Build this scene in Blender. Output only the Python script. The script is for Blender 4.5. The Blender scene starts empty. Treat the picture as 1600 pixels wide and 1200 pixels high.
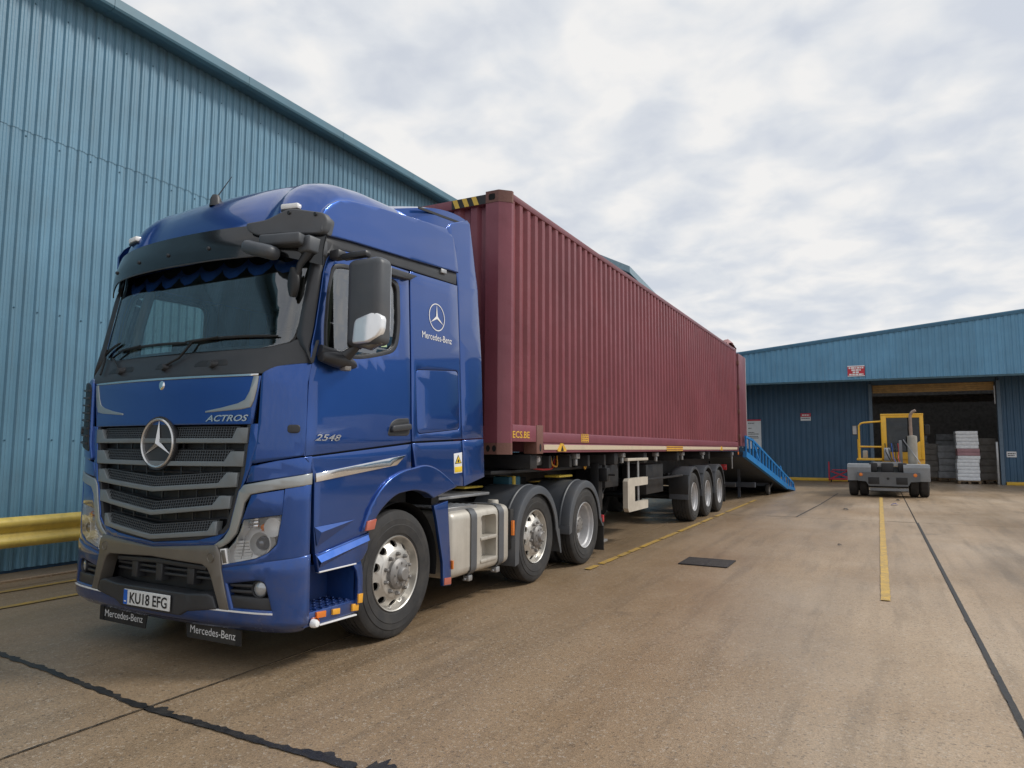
import bpy, bmesh, math, random
from mathutils import Matrix, Vector
from mathutils.geometry import tessellate_polygon
random.seed(7)
scene = bpy.context.scene
C = scene.collection

# ------------------------------------------------------------------ camera
cam = bpy.data.cameras.new('camera')
cam.sensor_width = 36.0
cam.lens = 36.0 * 1081.86 / 1600.0
cam.clip_start = 0.05
cam.clip_end = 3000
cam_ob = bpy.data.objects.new('camera', cam)
C.objects.link(cam_ob)
_yaw, _pit, _rol = 0.4856, 0.0917, 0.0044
_f = Vector((-math.sin(_yaw) * math.cos(_pit), math.cos(_yaw) * math.cos(_pit), math.sin(_pit)))
_r = Vector((math.cos(_yaw), math.sin(_yaw), 0))
_u = _r.cross(_f)
_r2 = math.cos(_rol) * _r + math.sin(_rol) * _u
_u2 = -math.sin(_rol) * _r + math.cos(_rol) * _u
cam_ob.matrix_world = Matrix(((_r2.x, _u2.x, -_f.x, 0), (_r2.y, _u2.y, -_f.y, 0), (_r2.z, _u2.z, -_f.z, 1.545), (0, 0, 0, 1)))
scene.camera = cam_ob

# ------------------------------------------------------------------ sky and sun
SUN_DIR = Vector((0.66, 0.40, 0.75)).normalized()
el = math.asin(SUN_DIR.z)
world = bpy.data.worlds.new('World')
scene.world = world
world.use_nodes = True
wt = world.node_tree
wt.nodes.clear()
def wn(t, **k):
    n = wt.nodes.new(t)
    for a, b in k.items(): setattr(n, a, b)
    return n
wl = wt.links.new
sky = wn('ShaderNodeTexSky', sky_type='NISHITA', sun_disc=False, sun_elevation=el, sun_rotation=math.atan2(SUN_DIR.x, SUN_DIR.y))
sky.air_density = 1.0; sky.dust_density = 1.5
tc = wn('ShaderNodeTexCoord')
sep = wn('ShaderNodeSeparateXYZ'); wl(tc.outputs['Generated'], sep.inputs[0])
den = wn('ShaderNodeMath', operation='ADD'); den.inputs[1].default_value = 0.22
mx = wn('ShaderNodeMath', operation='MAXIMUM'); mx.inputs[1].default_value = 0.0
wl(sep.outputs[2], mx.inputs[0]); wl(mx.outputs[0], den.inputs[0])
dx = wn('ShaderNodeMath', operation='DIVIDE'); dy = wn('ShaderNodeMath', operation='DIVIDE')
wl(sep.outputs[0], dx.inputs[0]); wl(den.outputs[0], dx.inputs[1])
wl(sep.outputs[1], dy.inputs[0]); wl(den.outputs[0], dy.inputs[1])
cmb = wn('ShaderNodeCombineXYZ'); wl(dx.outputs[0], cmb.inputs[0]); wl(dy.outputs[0], cmb.inputs[1])
n1 = wn('ShaderNodeTexNoise'); n1.inputs['Scale'].default_value = 6.5; n1.inputs['Detail'].default_value = 6; n1.inputs['Roughness'].default_value = 0.48; n1.inputs['Distortion'].default_value = 0.25
n2 = wn('ShaderNodeTexNoise'); n2.inputs['Scale'].default_value = 1.9; n2.inputs['Detail'].default_value = 5; n2.inputs['Roughness'].default_value = 0.5
mp = wn('ShaderNodeMapping'); mp.inputs['Location'].default_value = (3.1, 1.7, 0.0)
wl(cmb.outputs[0], mp.inputs[0]); wl(mp.outputs[0], n1.inputs['Vector']); wl(mp.outputs[0], n2.inputs['Vector'])
# cloud shade: light and dark undersides
r1 = wn('ShaderNodeValToRGB')
r1.color_ramp.elements[0].position = 0.40; r1.color_ramp.elements[0].color = (4.75, 5.0, 5.45, 1)
r1.color_ramp.elements[1].position = 0.60; r1.color_ramp.elements[1].color = (6.35, 6.3, 6.25, 1)
_e = r1.color_ramp.elements.new(0.49); _e.color = (5.3, 5.5, 5.8, 1)
add = wn('ShaderNodeMath', operation='MULTIPLY_ADD'); add.inputs[1].default_value = 0.55
sc2 = wn('ShaderNodeMath', operation='MULTIPLY'); sc2.inputs[1].default_value = 0.45
wl(n2.outputs[0], sc2.inputs[0]); wl(n1.outputs[0], add.inputs[0]); wl(sc2.outputs[0], add.inputs[2]); wl(add.outputs[0], r1.inputs[0])
# cover: thin gaps let the blue through
r2 = wn('ShaderNodeValToRGB')
r2.color_ramp.elements[0].position = 0.37; r2.color_ramp.elements[0].color = (0.90, 0.90, 0.90, 1)
r2.color_ramp.elements[1].position = 0.50; r2.color_ramp.elements[1].color = (1, 1, 1, 1)
wl(add.outputs[0], r2.inputs[0])
mixc = wn('ShaderNodeMix', data_type='RGBA')
wl(r2.outputs[0], mixc.inputs[0]); wl(sky.outputs[0], mixc.inputs[6]); wl(r1.outputs[0], mixc.inputs[7])
bg = wn('ShaderNodeBackground'); bg.inputs[1].default_value = 0.1
wo = wn('ShaderNodeOutputWorld'); wl(mixc.outputs[2], bg.inputs[0]); wl(bg.outputs[0], wo.inputs[0])

sun = bpy.data.lights.new('sun', 'SUN'); sun.energy = 1.5; sun.angle = math.radians(12); sun.color = (1.0, 0.96, 0.9)
sun_ob = bpy.data.objects.new('sun', sun); C.objects.link(sun_ob)
sun_ob.rotation_euler = SUN_DIR.to_track_quat('Z', 'Y').to_euler()

scene.view_settings.view_transform = 'Standard'
scene.view_settings.look = 'None'
scene.view_settings.exposure = 0.48
scene.view_settings.gamma = 1.0
scene.view_settings.use_curve_mapping = False
scene.cycles.max_bounces = 8
scene.cycles.transparent_max_bounces = 16

# ------------------------------------------------------------------ materials
def rgb(h):
    h = h.lstrip('#'); out = []
    for i in (0, 2, 4):
        c = int(h[i:i + 2], 16) / 255
        out.append(c / 12.92 if c <= 0.04045 else ((c + 0.055) / 1.055) ** 2.4)
    return tuple(out)
class NT:
    def __init__(s, name):
        s.m = bpy.data.materials.new(name); s.m.use_nodes = True; s.t = s.m.node_tree; s.t.nodes.clear()
        s.out = s.n('ShaderNodeOutputMaterial')
        g = s.n('ShaderNodeNewGeometry'); s.pos = g.outputs['Position']
    def n(s, t, **k):
        n = s.t.nodes.new(t)
        for a, b in k.items(): setattr(n, a, b)
        return n
    def l(s, a, b): s.t.links.new(a, b)
    def noise(s, scale, detail=4, rough=0.55, stretch=None, loc=(0, 0, 0)):
        n = s.n('ShaderNodeTexNoise'); n.inputs['Scale'].default_value = scale; n.inputs['Detail'].default_value = detail; n.inputs['Roughness'].default_value = rough
        m = s.n('ShaderNodeMapping'); m.inputs['Location'].default_value = loc
        if stretch: m.inputs['Scale'].default_value = stretch
        s.l(s.pos, m.inputs[0]); s.l(m.outputs[0], n.inputs['Vector'])
        return n.outputs[0]
    def ramp(s, src, p0, p1, c0=(0, 0, 0), c1=(1, 1, 1), mid=None):
        r = s.n('ShaderNodeValToRGB'); e = r.color_ramp.elements
        e[0].position = p0; e[0].color = (*c0, 1); e[1].position = p1; e[1].color = (*c1, 1)
        if mid: q = e.new(mid[0]); q.color = (*mid[1], 1)
        s.l(src, r.inputs[0]); return r.outputs[0]
    def mix(s, fac, a, b, mode='MIX'):
        m = s.n('ShaderNodeMix', data_type='RGBA', blend_type=mode)
        for i, v in ((0, fac), (6, a), (7, b)):
            if isinstance(v, (int, float)): m.inputs[i].default_value = v
            elif isinstance(v, tuple): m.inputs[i].default_value = (*v, 1)
            else: s.l(v, m.inputs[i])
        return m.outputs[2]
    def math(s, op, a, b=0.0, c=0.0):
        m = s.n('ShaderNodeMath', operation=op)
        for i, v in enumerate((a, b, c)):
            if isinstance(v, (int, float)): m.inputs[i].default_value = v
            else: s.l(v, m.inputs[i])
        return m.outputs[0]
    def bump(s, h, dist, strength=1.0, prev=None):
        b = s.n('ShaderNodeBump'); b.inputs['Distance'].default_value = dist; b.inputs['Strength'].default_value = strength
        s.l(h, b.inputs['Height'])
        if prev is not None: s.l(prev, b.inputs['Normal'])
        return b.outputs[0]
    def bsdf(s, col, rough=0.5, metal=0.0, coat=0.0, normal=None, spec=None, coat_rough=0.04, emit=None):
        p = s.n('ShaderNodeBsdfPrincipled')
        for k, v in (('Base Color', col), ('Roughness', rough), ('Metallic', metal), ('Coat Weight', coat)):
            if isinstance(v, tuple): p.inputs[k].default_value = (*v, 1)
            elif isinstance(v, (int, float)): p.inputs[k].default_value = v
            else: s.l(v, p.inputs[k])
        p.inputs['Coat Roughness'].default_value = coat_rough
        if spec is not None: p.inputs['Specular IOR Level'].default_value = spec
        if normal is not None: s.l(normal, p.inputs['Normal'])
        s.l(p.outputs[0], s.out.inputs[0]); return p
MATS = {}
def M(name, col, rough=0.5, metal=0.0, coat=0.0, var=0.12, vs=5.0, dirt=0.0, dirtcol=(0.12, 0.10, 0.075), streak=0.0, bump=0.0, bs=60.0, spec=None, dscale=2.2, coat_rough=0.04, objvar=0.0):
    t = NT(name)
    lo = tuple(c * (1 - var) for c in col); hi = tuple(min(1, c * (1 + var)) for c in col)
    c = t.mix(t.ramp(t.noise(vs, 5), 0.3, 0.7), lo, hi)
    if objvar:
        oi = t.n('ShaderNodeObjectInfo'); k_ = t.math('MULTIPLY_ADD', oi.outputs['Random'], 2 * objvar, 1 - objvar)
        cc = t.n('ShaderNodeCombineColor'); [t.l(k_, cc.inputs[i]) for i in range(3)]; c = t.mix(1.0, c, cc.outputs[0], 'MULTIPLY')
    r = rough
    if streak:
        f = t.ramp(t.noise(3.0, 6, 0.6, stretch=(6, 6, 0.35)), 0.52, 0.78)
        c = t.mix(t.math('MULTIPLY', f, streak), c, dirtcol)
    if dirt:
        f = t.math('MULTIPLY', t.ramp(t.noise(dscale, 8, 0.65), 0.45, 0.75), dirt)
        c = t.mix(f, c, dirtcol)
        r = t.math('MULTIPLY_ADD', f, 0.4, rough)
    else:
        r = t.math('MULTIPLY_ADD', t.noise(vs * 3, 3), 0.12, rough - 0.06)
    nm = t.bump(t.noise(bs, 4), bump) if bump else None
    t.bsdf(c, r, metal, coat, nm, spec, coat_rough)
    MATS[name] = t.m; return t.m

# ------------------------------------------------------------------ mesh helpers
class MB:
    def __init__(s): s.v = []; s.f = []
    def add(s, vs, fs):
        o = len(s.v); s.v += [tuple(p) for p in vs]; s.f += [tuple(i + o for i in q) for q in fs]; return s
    def frombm(s, bm, mat=None):
        bm.verts.index_update()
        s.add([(mat @ v.co if mat else v.co) for v in bm.verts], [[v.index for v in f.verts] for f in bm.faces]); bm.free(); return s
    def box(s, x0, x1, y0, y1, z0, z1, b=0.0, seg=2, rot=None, piv=None):
        if b <= 0:
            vs = [Vector((x, y, z)) for x in (x0, x1) for y in (y0, y1) for z in (z0, z1)]
            fs = [(0, 1, 3, 2), (4, 6, 7, 5), (0, 4, 5, 1), (2, 3, 7, 6), (0, 2, 6, 4), (1, 5, 7, 3)]
        else:
            bm = bmesh.new(); bmesh.ops.create_cube(bm, size=1)
            for v in bm.verts: v.co = Vector(((x0 + x1) / 2 + v.co.x * (x1 - x0), (y0 + y1) / 2 + v.co.y * (y1 - y0), (z0 + z1) / 2 + v.co.z * (z1 - z0)))
            bmesh.ops.bevel(bm, geom=bm.edges[:], offset=b, segments=seg, profile=0.5, affect='EDGES', clamp_overlap=True)
            bm.verts.index_update(); vs = [v.co.copy() for v in bm.verts]; fs = [[v.index for v in f.verts] for f in bm.faces]; bm.free()
        if rot is not None:
            pv = Vector(piv) if piv else Vector(((x0 + x1) / 2, (y0 + y1) / 2, (z0 + z1) / 2))
            vs = [pv + rot @ (v - pv) for v in vs]
        return s.add(vs, fs)
    def bar(s, a, b, w, h, up=(0, 0, 1)):      # rectangular bar between two points
        a = Vector(a); b = Vector(b); d = (b - a).normalized(); u = Vector(up)
        sx = d.cross(u)
        if sx.length < 1e-4: sx = d.cross(Vector((1, 0, 0)))
        sx.normalize(); u = sx.cross(d)
        vs = [p + sx * (i * w / 2) + u * (j * h / 2) for p in (a, b) for i, j in ((-1, -1), (1, -1), (1, 1), (-1, 1))]
        return s.add(vs, [(3, 2, 1, 0), (4, 5, 6, 7), (0, 1, 5, 4), (1, 2, 6, 5), (2, 3, 7, 6), (3, 0, 4, 7)])
    def tube(s, pts, r, n=10, cap=True):
        pts = [Vector(p) for p in pts]; vs = []; fs = []; k = len(pts)
        rr = r if isinstance(r, (list, tuple)) else [r] * k
        pu = None
        for i, p in enumerate(pts):
            d = (pts[min(i + 1, k - 1)] - pts[max(i - 1, 0)]).normalized()
            if pu is None:
                pu = d.orthogonal().normalized()
            else:
                pu = (pu - d * pu.dot(d)).normalized()
            w = d.cross(pu)
            for j in range(n):
                a = 2 * math.pi * j / n; vs.append(p + (pu * math.cos(a) + w * math.sin(a)) * rr[i])
        for i in range(k - 1):
            for j in range(n):
                fs.append((i * n + j, i * n + (j + 1) % n, (i + 1) * n + (j + 1) % n, (i + 1) * n + j))
        if cap: fs += [tuple(range(n))[::-1], tuple(range((k - 1) * n, k * n))]
        return s.add(vs, fs)
    def lathe(s, prof, n=48, axis='X', c=(0, 0, 0), a0=0.0, a1=2 * math.pi, cap=False):
        # prof: (radius, height along axis)
        full = abs(a1 - a0 - 2 * math.pi) < 1e-6; m = n if full else n + 1; vs = []; fs = []
        for r, h in prof:
            for j in range(m):
                a = a0 + (a1 - a0) * j / n; q, w = r * math.cos(a), r * math.sin(a)
                p = {'X': (h, q, w), 'Y': (q, h, w), 'Z': (q, w, h)}[axis]; vs.append((p[0] + c[0], p[1] + c[1], p[2] + c[2]))
        for i in range(len(prof) - 1):
            for j in range(n):
                j2 = (j + 1) % m
                fs.append((i * m + j, i * m + j2, (i + 1) * m + j2, (i + 1) * m + j))
        return s.add(vs, fs)
    def grid(s, rows, closeu=False):
        nr = len(rows); nc = len(rows[0]); vs = [p for r in rows for p in r]; fs = []
        for i in range(nr - 1):
            for j in range(nc - 1 + (1 if closeu else 0)):
                fs.append((i * nc + j, i * nc + (j + 1) % nc, (i + 1) * nc + (j + 1) % nc, (i + 1) * nc + j))
        return s.add(vs, fs)
    def extr(s, poly, fn, d0, d1):             # prism of a 2D polygon: fn(u,v,d)
        n = len(poly); vs = [fn(u, v, d0) for u, v in poly] + [fn(u, v, d1) for u, v in poly]
        tri = tessellate_polygon([[Vector((u, v, 0)) for u, v in poly]])
        fs = [tuple(t) for t in tri] + [tuple(i + n for i in t[::-1]) for t in tri] + [(i, (i + 1) % n, n + (i + 1) % n, n + i) for i in range(n)]
        return s.add(vs, fs)
    def patch(s, outline, fn, thick=0.02, e=0.005, g=0.08, gv=None, d=0.0, holes=(), back=False):
        """curved panel cut from a 2D outline (with holes), rounded edge e, laid on a surface fn(u,v,offset)"""
        loops = [list(outline)] + [list(h) for h in holes]
        flat = [p for lp in loops for p in lp]
        tri = tessellate_polygon([[Vector((u, v, 0)) for u, v in lp] for lp in loops])
        bm = bmesh.new(); bv = [bm.verts.new((u, v, 0)) for u, v in flat]
        for t in tri:
            if len(set(t)) == 3:
                try: bm.faces.new([bv[i] for i in t])
                except ValueError: pass
        gv = gv or g
        us = [p[0] for p in flat]; vv = [p[1] for p in flat]
        for lo, hi, st, ax in ((min(us), max(us), g, 0), (min(vv), max(vv), gv, 1)):
            k = int((hi - lo) / st)
            for i in range(1, k + 1):
                co = lo + (hi - lo) * i / (k + 1); pc = [0, 0, 0]; pn = [0, 0, 0]; pc[ax] = co; pn[ax] = 1
                bmesh.ops.bisect_plane(bm, geom=bm.verts[:] + bm.edges[:] + bm.faces[:], plane_co=pc, plane_no=pn, dist=1e-5)
        bm.verts.index_update(); bm.edges.ensure_lookup_table()
        nrm = {}
        bed = []
        for ed in bm.edges:
            if len(ed.link_faces) == 1:
                a, b = ed.verts; dd = (b.co - a.co)
                if dd.length < 1e-7: continue
                nn = Vector((dd.y, -dd.x, 0)).normalized(); fc = ed.link_faces[0].calc_center_median()
                if nn.dot(a.co - fc) < 0: nn = -nn
                bed.append((a.index, b.index))
                for v in (a, b): nrm.setdefault(v.index, []).append(nn)
        vs = [fn(v.co.x, v.co.y, d) for v in bm.verts]; fs = [[v.index for v in f.verts] for f in bm.faces]
        ring = {}
        for i, ns in nrm.items():
            av = sum(ns, Vector()); av = av.normalized() if av.length > 1e-6 else ns[0]
            k = 1.0 / max(0.5, av.dot(ns[0])); co = bm.verts[i].co if False else None
            ring[i] = av * k
        bm.verts.ensure_lookup_table()
        mp1 = {}; mp2 = {}; mp3 = {}
        for i, av in ring.items():
            co = bm.verts[i].co
            mp1[i] = len(vs); q = co + av * e * 0.7; vs.append(fn(q.x, q.y, d - e * 0.3))
            q = co + av * e
            mp2[i] = len(vs); vs.append(fn(q.x, q.y, d - e))
            mp3[i] = len(vs); vs.append(fn(q.x, q.y, d - max(thick, e * 1.01)))
        for a, b in bed:
            fs += [(a, b, mp1[b], mp1[a]), (mp1[a], mp1[b], mp2[b], mp2[a]), (mp2[a], mp2[b], mp3[b], mp3[a])]
        if back:
            o = len(vs)
            for v in bm.verts:
                vs.append(fn(v.co.x, v.co.y, d - thick))
            for f in bm.faces: fs.append([o + v.index for v in f.verts][::-1])
            for a, b in bed: fs.append((mp3[a], mp3[b], o + b, o + a))
        bm.free()
        return s.add(vs, fs)
    def mirrorx(s, cx):
        m = MB(); m.v = [(2 * cx - x, y, z) for x, y, z in s.v]; m.f = [f[::-1] for f in s.f]; return m
    def xf(s, mat):
        m = MB(); m.v = [tuple(mat @ Vector(p)) for p in s.v]; m.f = list(s.f); return m
def wloc(o):
    v = Vector((0, 0, 0))
    while o is not None: v = v + o.location; o = o.parent
    return v
def obj(name, mb, mat, parent=None, ang=38, local=False, loc=None, recalc=True):
    """one mesh object; vertices are given in world space unless local"""
    me = bpy.data.meshes.new(name)
    off = Vector((0, 0, 0))
    if not local:
        off = wloc(parent) if parent is not None else Vector((0, 0, 0))
        if loc is not None: off = off + (Vector(loc) - off)
    me.from_pydata([(p[0] - off.x, p[1] - off.y, p[2] - off.z) for p in mb.v], [], mb.f)
    if recalc:
        bm = bmesh.new(); bm.from_mesh(me); bmesh.ops.remove_doubles(bm, verts=bm.verts[:], dist=1e-5); bmesh.ops.recalc_face_normals(bm, faces=bm.faces[:]); bm.to_mesh(me); bm.free()
    if ang > 0:
        me.polygons.foreach_set('use_smooth', [True] * len(me.polygons)); me.set_sharp_from_angle(angle=math.radians(ang))
    me.materials.append(mat if not isinstance(mat, str) else MATS[mat])
    o = bpy.data.objects.new(name, me); C.objects.link(o)
    if parent is not None: o.parent = parent
    if loc is not None and not local: o.location = Vector(loc) - (wloc(parent) if parent is not None else Vector((0, 0, 0)))
    return o
def tag(o, label=None, cat=None, group=None, kind=None):
    for k, v in (('label', label), ('category', cat), ('group', group), ('kind', kind)):
        if v: o[k] = v
    return o
def thing(name, label, cat, loc=(0, 0, 0), rz=0.0, group=None):
    o = bpy.data.objects.new(name, None); C.objects.link(o); o.location = loc; o.rotation_euler = (0, 0, rz); o.empty_display_size = 0.2
    return tag(o, label, cat, group)
def inst(src, parent, loc=(0, 0, 0), rot=(0, 0, 0)):   # a copy sharing mesh data, with its children
    c = src.copy(); C.objects.link(c); c.parent = parent; c.location = loc; c.rotation_euler = rot
    for ch in list(src.children):
        d = ch.copy(); C.objects.link(d); d.parent = c
    return c
def rounded(pts, r, n=4):
    out = []; k = len(pts)
    rs = r if isinstance(r, (list, tuple)) else [r] * k
    for i in range(k):
        p = Vector(pts[i]); a = Vector(pts[i - 1]); b = Vector(pts[(i + 1) % k]); rr = rs[i]
        if rr <= 0: out.append(tuple(p)); continue
        d1 = (a - p); d2 = (b - p); l = min(rr, d1.length * 0.48, d2.length * 0.48)
        q1 = p + d1.normalized() * l; q2 = p + d2.normalized() * l
        for j in range(n + 1):
            t = j / n; out.append(tuple((1 - t) ** 2 * q1 + 2 * t * (1 - t) * p + t * t * q2))
    return out
def circ(cx, cy, r, n=24, ry=None, a0=0.0):
    ry = ry or r
    return [(cx + r * math.cos(a0 + 2 * math.pi * i / n), cy + ry * math.sin(a0 + 2 * math.pi * i / n)) for i in range(n)]
def text2d(body, size=1.0, shear=0.0, extrude=0.0, spacing=1.0, width=None, bold=0.0):
    cu = bpy.data.curves.new('lettering', 'FONT'); cu.body = body; cu.size = size; cu.shear = shear; cu.space_character = spacing; cu.resolution_u = 3; cu.offset = bold
    ob = bpy.data.objects.new('lettering', cu); C.objects.link(ob)
    dg = bpy.context.evaluated_depsgraph_get(); me = bpy.data.meshes.new_from_object(ob.evaluated_get(dg))
    vs = [tuple(v.co) for v in me.vertices]; fs = [tuple(p.vertices) for p in me.polygons]
    bpy.data.objects.remove(ob); bpy.data.curves.remove(cu); bpy.data.meshes.remove(me)
    x0 = min(v[0] for v in vs); x1 = max(v[0] for v in vs); y0 = min(v[1] for v in vs); y1 = max(v[1] for v in vs)
    return vs, fs, (x0, x1, y0, y1)
def lettering(body, fn, u0, u1, v0, v1, d=0.002, shear=0.0, th=0.0, bold=0.0):
    """flat lettering fitted into the box u0..u1, v0..v1 of a surface fn(u,v,d)"""
    vs, fs, (x0, x1, y0, y1) = text2d(body, 1.0, shear, bold=bold)
    P = [(u0 + (x - x0) / (x1 - x0) * (u1 - u0), v0 + (y - y0) / (y1 - y0) * (v1 - v0)) for x, y, _ in vs]
    m = MB(); n = len(P)
    m.add([fn(u, v, d) for u, v in P], fs)
    return m

# ------------------------------------------------------------------ shared materials
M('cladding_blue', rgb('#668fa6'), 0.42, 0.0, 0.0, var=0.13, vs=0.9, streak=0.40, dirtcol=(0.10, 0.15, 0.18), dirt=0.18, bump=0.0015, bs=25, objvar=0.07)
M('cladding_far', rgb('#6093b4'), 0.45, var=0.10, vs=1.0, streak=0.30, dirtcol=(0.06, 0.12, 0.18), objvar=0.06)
M('cladding_shaded', rgb('#3a5a75'), 0.5, var=0.12, vs=1.0, streak=0.2, dirtcol=(0.03, 0.05, 0.07))  # canopy shade over the far wall put into a darker cladding colour
M('flashing_blue', rgb('#527b8d'), 0.4, var=0.1, vs=2, dirt=0.25, dirtcol=(0.12, 0.16, 0.18))
M('gutter_dark', rgb('#3b5a68'), 0.55, var=0.15)
M('barrier_yellow', rgb('#e2c866'), 0.45, var=0.08, dirt=0.35, streak=0.2, dirtcol=(0.13, 0.10, 0.05), dscale=4)
M('steel_dark', (0.02, 0.021, 0.024), 0.5, 0.2, var=0.3, dirt=0.35, dirtcol=(0.05, 0.043, 0.036))
M('black_plastic', (0.018, 0.019, 0.022), 0.45, var=0.2, dirt=0.25, dirtcol=(0.06, 0.055, 0.05))
M('grey_plastic', (0.055, 0.06, 0.07), 0.42, var=0.12, dirt=0.2, dirtcol=(0.12, 0.11, 0.1))
M('galvanised', (0.42, 0.43, 0.44), 0.4, 0.7, var=0.15, dirt=0.4)
M('rubber', (0.027, 0.027, 0.028), 0.75, var=0.25, dirt=0.65, dirtcol=(0.085, 0.078, 0.070), bump=0.0008, bs=90, dscale=6)
M('white_sign', (0.75, 0.76, 0.78), 0.4, var=0.05)
M('red_sign', rgb('#c22a3c'), 0.4, var=0.06)
M('black_ink', (0.015, 0.015, 0.017), 0.5, var=0.1)
M('white_ink', (0.8, 0.8, 0.8), 0.45, var=0.04)
M('amber', (0.75, 0.20, 0.02), 0.25, var=0.1, coat=0.5)
M('amber_yellow', (0.80, 0.38, 0.03), 0.25, var=0.1, coat=0.5)
M('red_lens', (0.55, 0.03, 0.04), 0.25, var=0.1, coat=0.5)
M('tar', (0.014, 0.014, 0.015), 0.5, var=0.35, vs=20, bump=0.003, bs=40, dirt=0.35, dirtcol=(0.10, 0.085, 0.065), dscale=7)

def concrete(name, k=1.0):
    t = NT(name)
    big = t.ramp(t.noise(0.22, 6, 0.6), 0.36, 0.66)
    base = t.mix(big, tuple(k * c for c in (0.320, 0.222, 0.132)), tuple(k * c for c in (0.465, 0.372, 0.275)))
    # traffic film: brown sheen drawn out along the lanes
    lane = t.ramp(t.noise(0.9, 7, 0.6, stretch=(1.5, 0.16, 1)), 0.42, 0.70)
    # traffic film in the parking lane beside the truck, fading out towards the open yard
    sx = t.n('ShaderNodeSeparateXYZ'); t.l(t.pos, sx.inputs[0])
    mr = t.n('ShaderNodeMapRange'); mr.inputs[1].default_value = 0.6; mr.inputs[2].default_value = -2.6; t.l(t.math('ADD', sx.outputs[0], t.math('MULTIPLY_ADD', t.noise(0.35, 4), 3.0, -1.5)), mr.inputs[0])
    base = t.mix(t.math('MULTIPLY', mr.outputs[0], 0.62), base, (0.195, 0.130, 0.070))
    base = t.mix(t.math('MULTIPLY', lane, 0.38), base, (0.155, 0.105, 0.060))
    lane2 = t.ramp(t.noise(3.5, 5, 0.6, stretch=(1.2, 0.10, 1), loc=(7, 0, 0)), 0.52, 0.66)
    base = t.mix(t.math('MULTIPLY', lane2, 0.28), base, (0.085, 0.065, 0.045))
    # tyre smears swinging across the yard
    mpn = t.n('ShaderNodeMapping'); mpn.inputs['Rotation'].default_value = (0, 0, math.radians(-24)); mpn.inputs['Scale'].default_value = (1.6, 0.05, 1)
    t.l(t.pos, mpn.inputs[0]); ns = t.n('ShaderNodeTexNoise'); ns.inputs['Scale'].default_value = 4.0; ns.inputs['Detail'].default_value = 6; t.l(mpn.outputs[0], ns.inputs['Vector'])
    msk = t.ramp(t.noise(0.25, 3, loc=(4, 1, 0)), 0.42, 0.62)
    base = t.mix(t.math('MULTIPLY', t.math('MULTIPLY', t.ramp(ns.outputs[0], 0.48, 0.66), msk), 0.24), base, (0.095, 0.068, 0.045))
    oi = t.n('ShaderNodeObjectInfo'); k_ = t.math('MULTIPLY_ADD', oi.outputs['Random'], 0.12, 0.94); cc = t.n('ShaderNodeCombineColor'); [t.l(k_, cc.inputs[i]) for i in range(3)]; base = t.mix(1.0, base, cc.outputs[0], 'MULTIPLY')
    # exposed aggregate
    vo = t.n('ShaderNodeTexVoronoi'); vo.inputs['Scale'].default_value = 150; t.l(t.pos, vo.inputs['Vector'])
    st = t.n('ShaderNodeSeparateColor'); t.l(vo.outputs['Color'], st.inputs[0])
    hue = t.ramp(st.outputs[0], 0.0, 1.0, (0.66, 0.62, 0.55), (1.34, 1.26, 1.14), mid=(0.5, (1.0, 1.0, 1.0)))
    base = t.mix(0.62, base, hue, 'MULTIPLY')
    vo2 = t.n('ShaderNodeTexVoronoi'); vo2.inputs['Scale'].default_value = 75; t.l(t.pos, vo2.inputs['Vector'])
    st2 = t.n('ShaderNodeSeparateColor'); t.l(vo2.outputs['Color'], st2.inputs[0])
    peb = t.math('MULTIPLY', t.ramp(st2.outputs[1], 0.90, 0.93), t.ramp(vo2.outputs['Distance'], 0.36, 0.28))
    base = t.mix(t.math('MULTIPLY', peb, 0.38), base, t.mix(st2.outputs[2], (0.44, 0.36, 0.24), (0.60, 0.56, 0.50)))
    dark = t.math('MULTIPLY', t.ramp(st2.outputs[0], 0.93, 0.96), t.ramp(vo2.outputs['Distance'], 0.30, 0.22))
    base = t.mix(t.math('MULTIPLY', dark, 0.5), base, (0.05, 0.042, 0.034))
    # oil spots
    oil = t.ramp(t.noise(0.75, 4, 0.5, loc=(2.5, 4, 0)), 0.66, 0.76)
    base = t.mix(t.math('MULTIPLY', oil, 0.55), base, (0.05, 0.043, 0.036))
    rough = t.ramp(t.noise(0.5, 6, 0.6, stretch=(1, 0.35, 1), loc=(1, 9, 0)), 0.38, 0.64, (0.30, 0.30, 0.30), (0.62, 0.62, 0.62))
    nm = t.bump(vo.outputs['Distance'], 0.0025, 0.35)
    nm = t.bump(vo2.outputs['Distance'], 0.003, 0.3, nm)
    nm = t.bump(t.noise(1.5, 6), 0.02, 0.5, nm)
    t.bsdf(base, rough, 0, 0, nm)
    MATS[name] = t.m
concrete('concrete'); concrete('concrete_far', 1.05)
def roadpaint(name, col):
    t = NT(name)
    wear = t.ramp(t.noise(5, 9, 0.75), 0.42, 0.58)
    chips = t.ramp(t.noise(30, 6, 0.7), 0.55, 0.63)
    c = t.mix(t.math('MULTIPLY', wear, 0.55), col, (0.30, 0.215, 0.11))
    c = t.mix(t.math('MULTIPLY', chips, 0.85), c, (0.24, 0.185, 0.12))
    t.bsdf(c, 0.55, normal=t.bump(t.noise(70, 4), 0.003))
    MATS[name] = t.m
roadpaint('yellow_paint', (0.62, 0.40, 0.08)); roadpaint('yellow_paint_old', (0.50, 0.31, 0.05))

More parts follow.
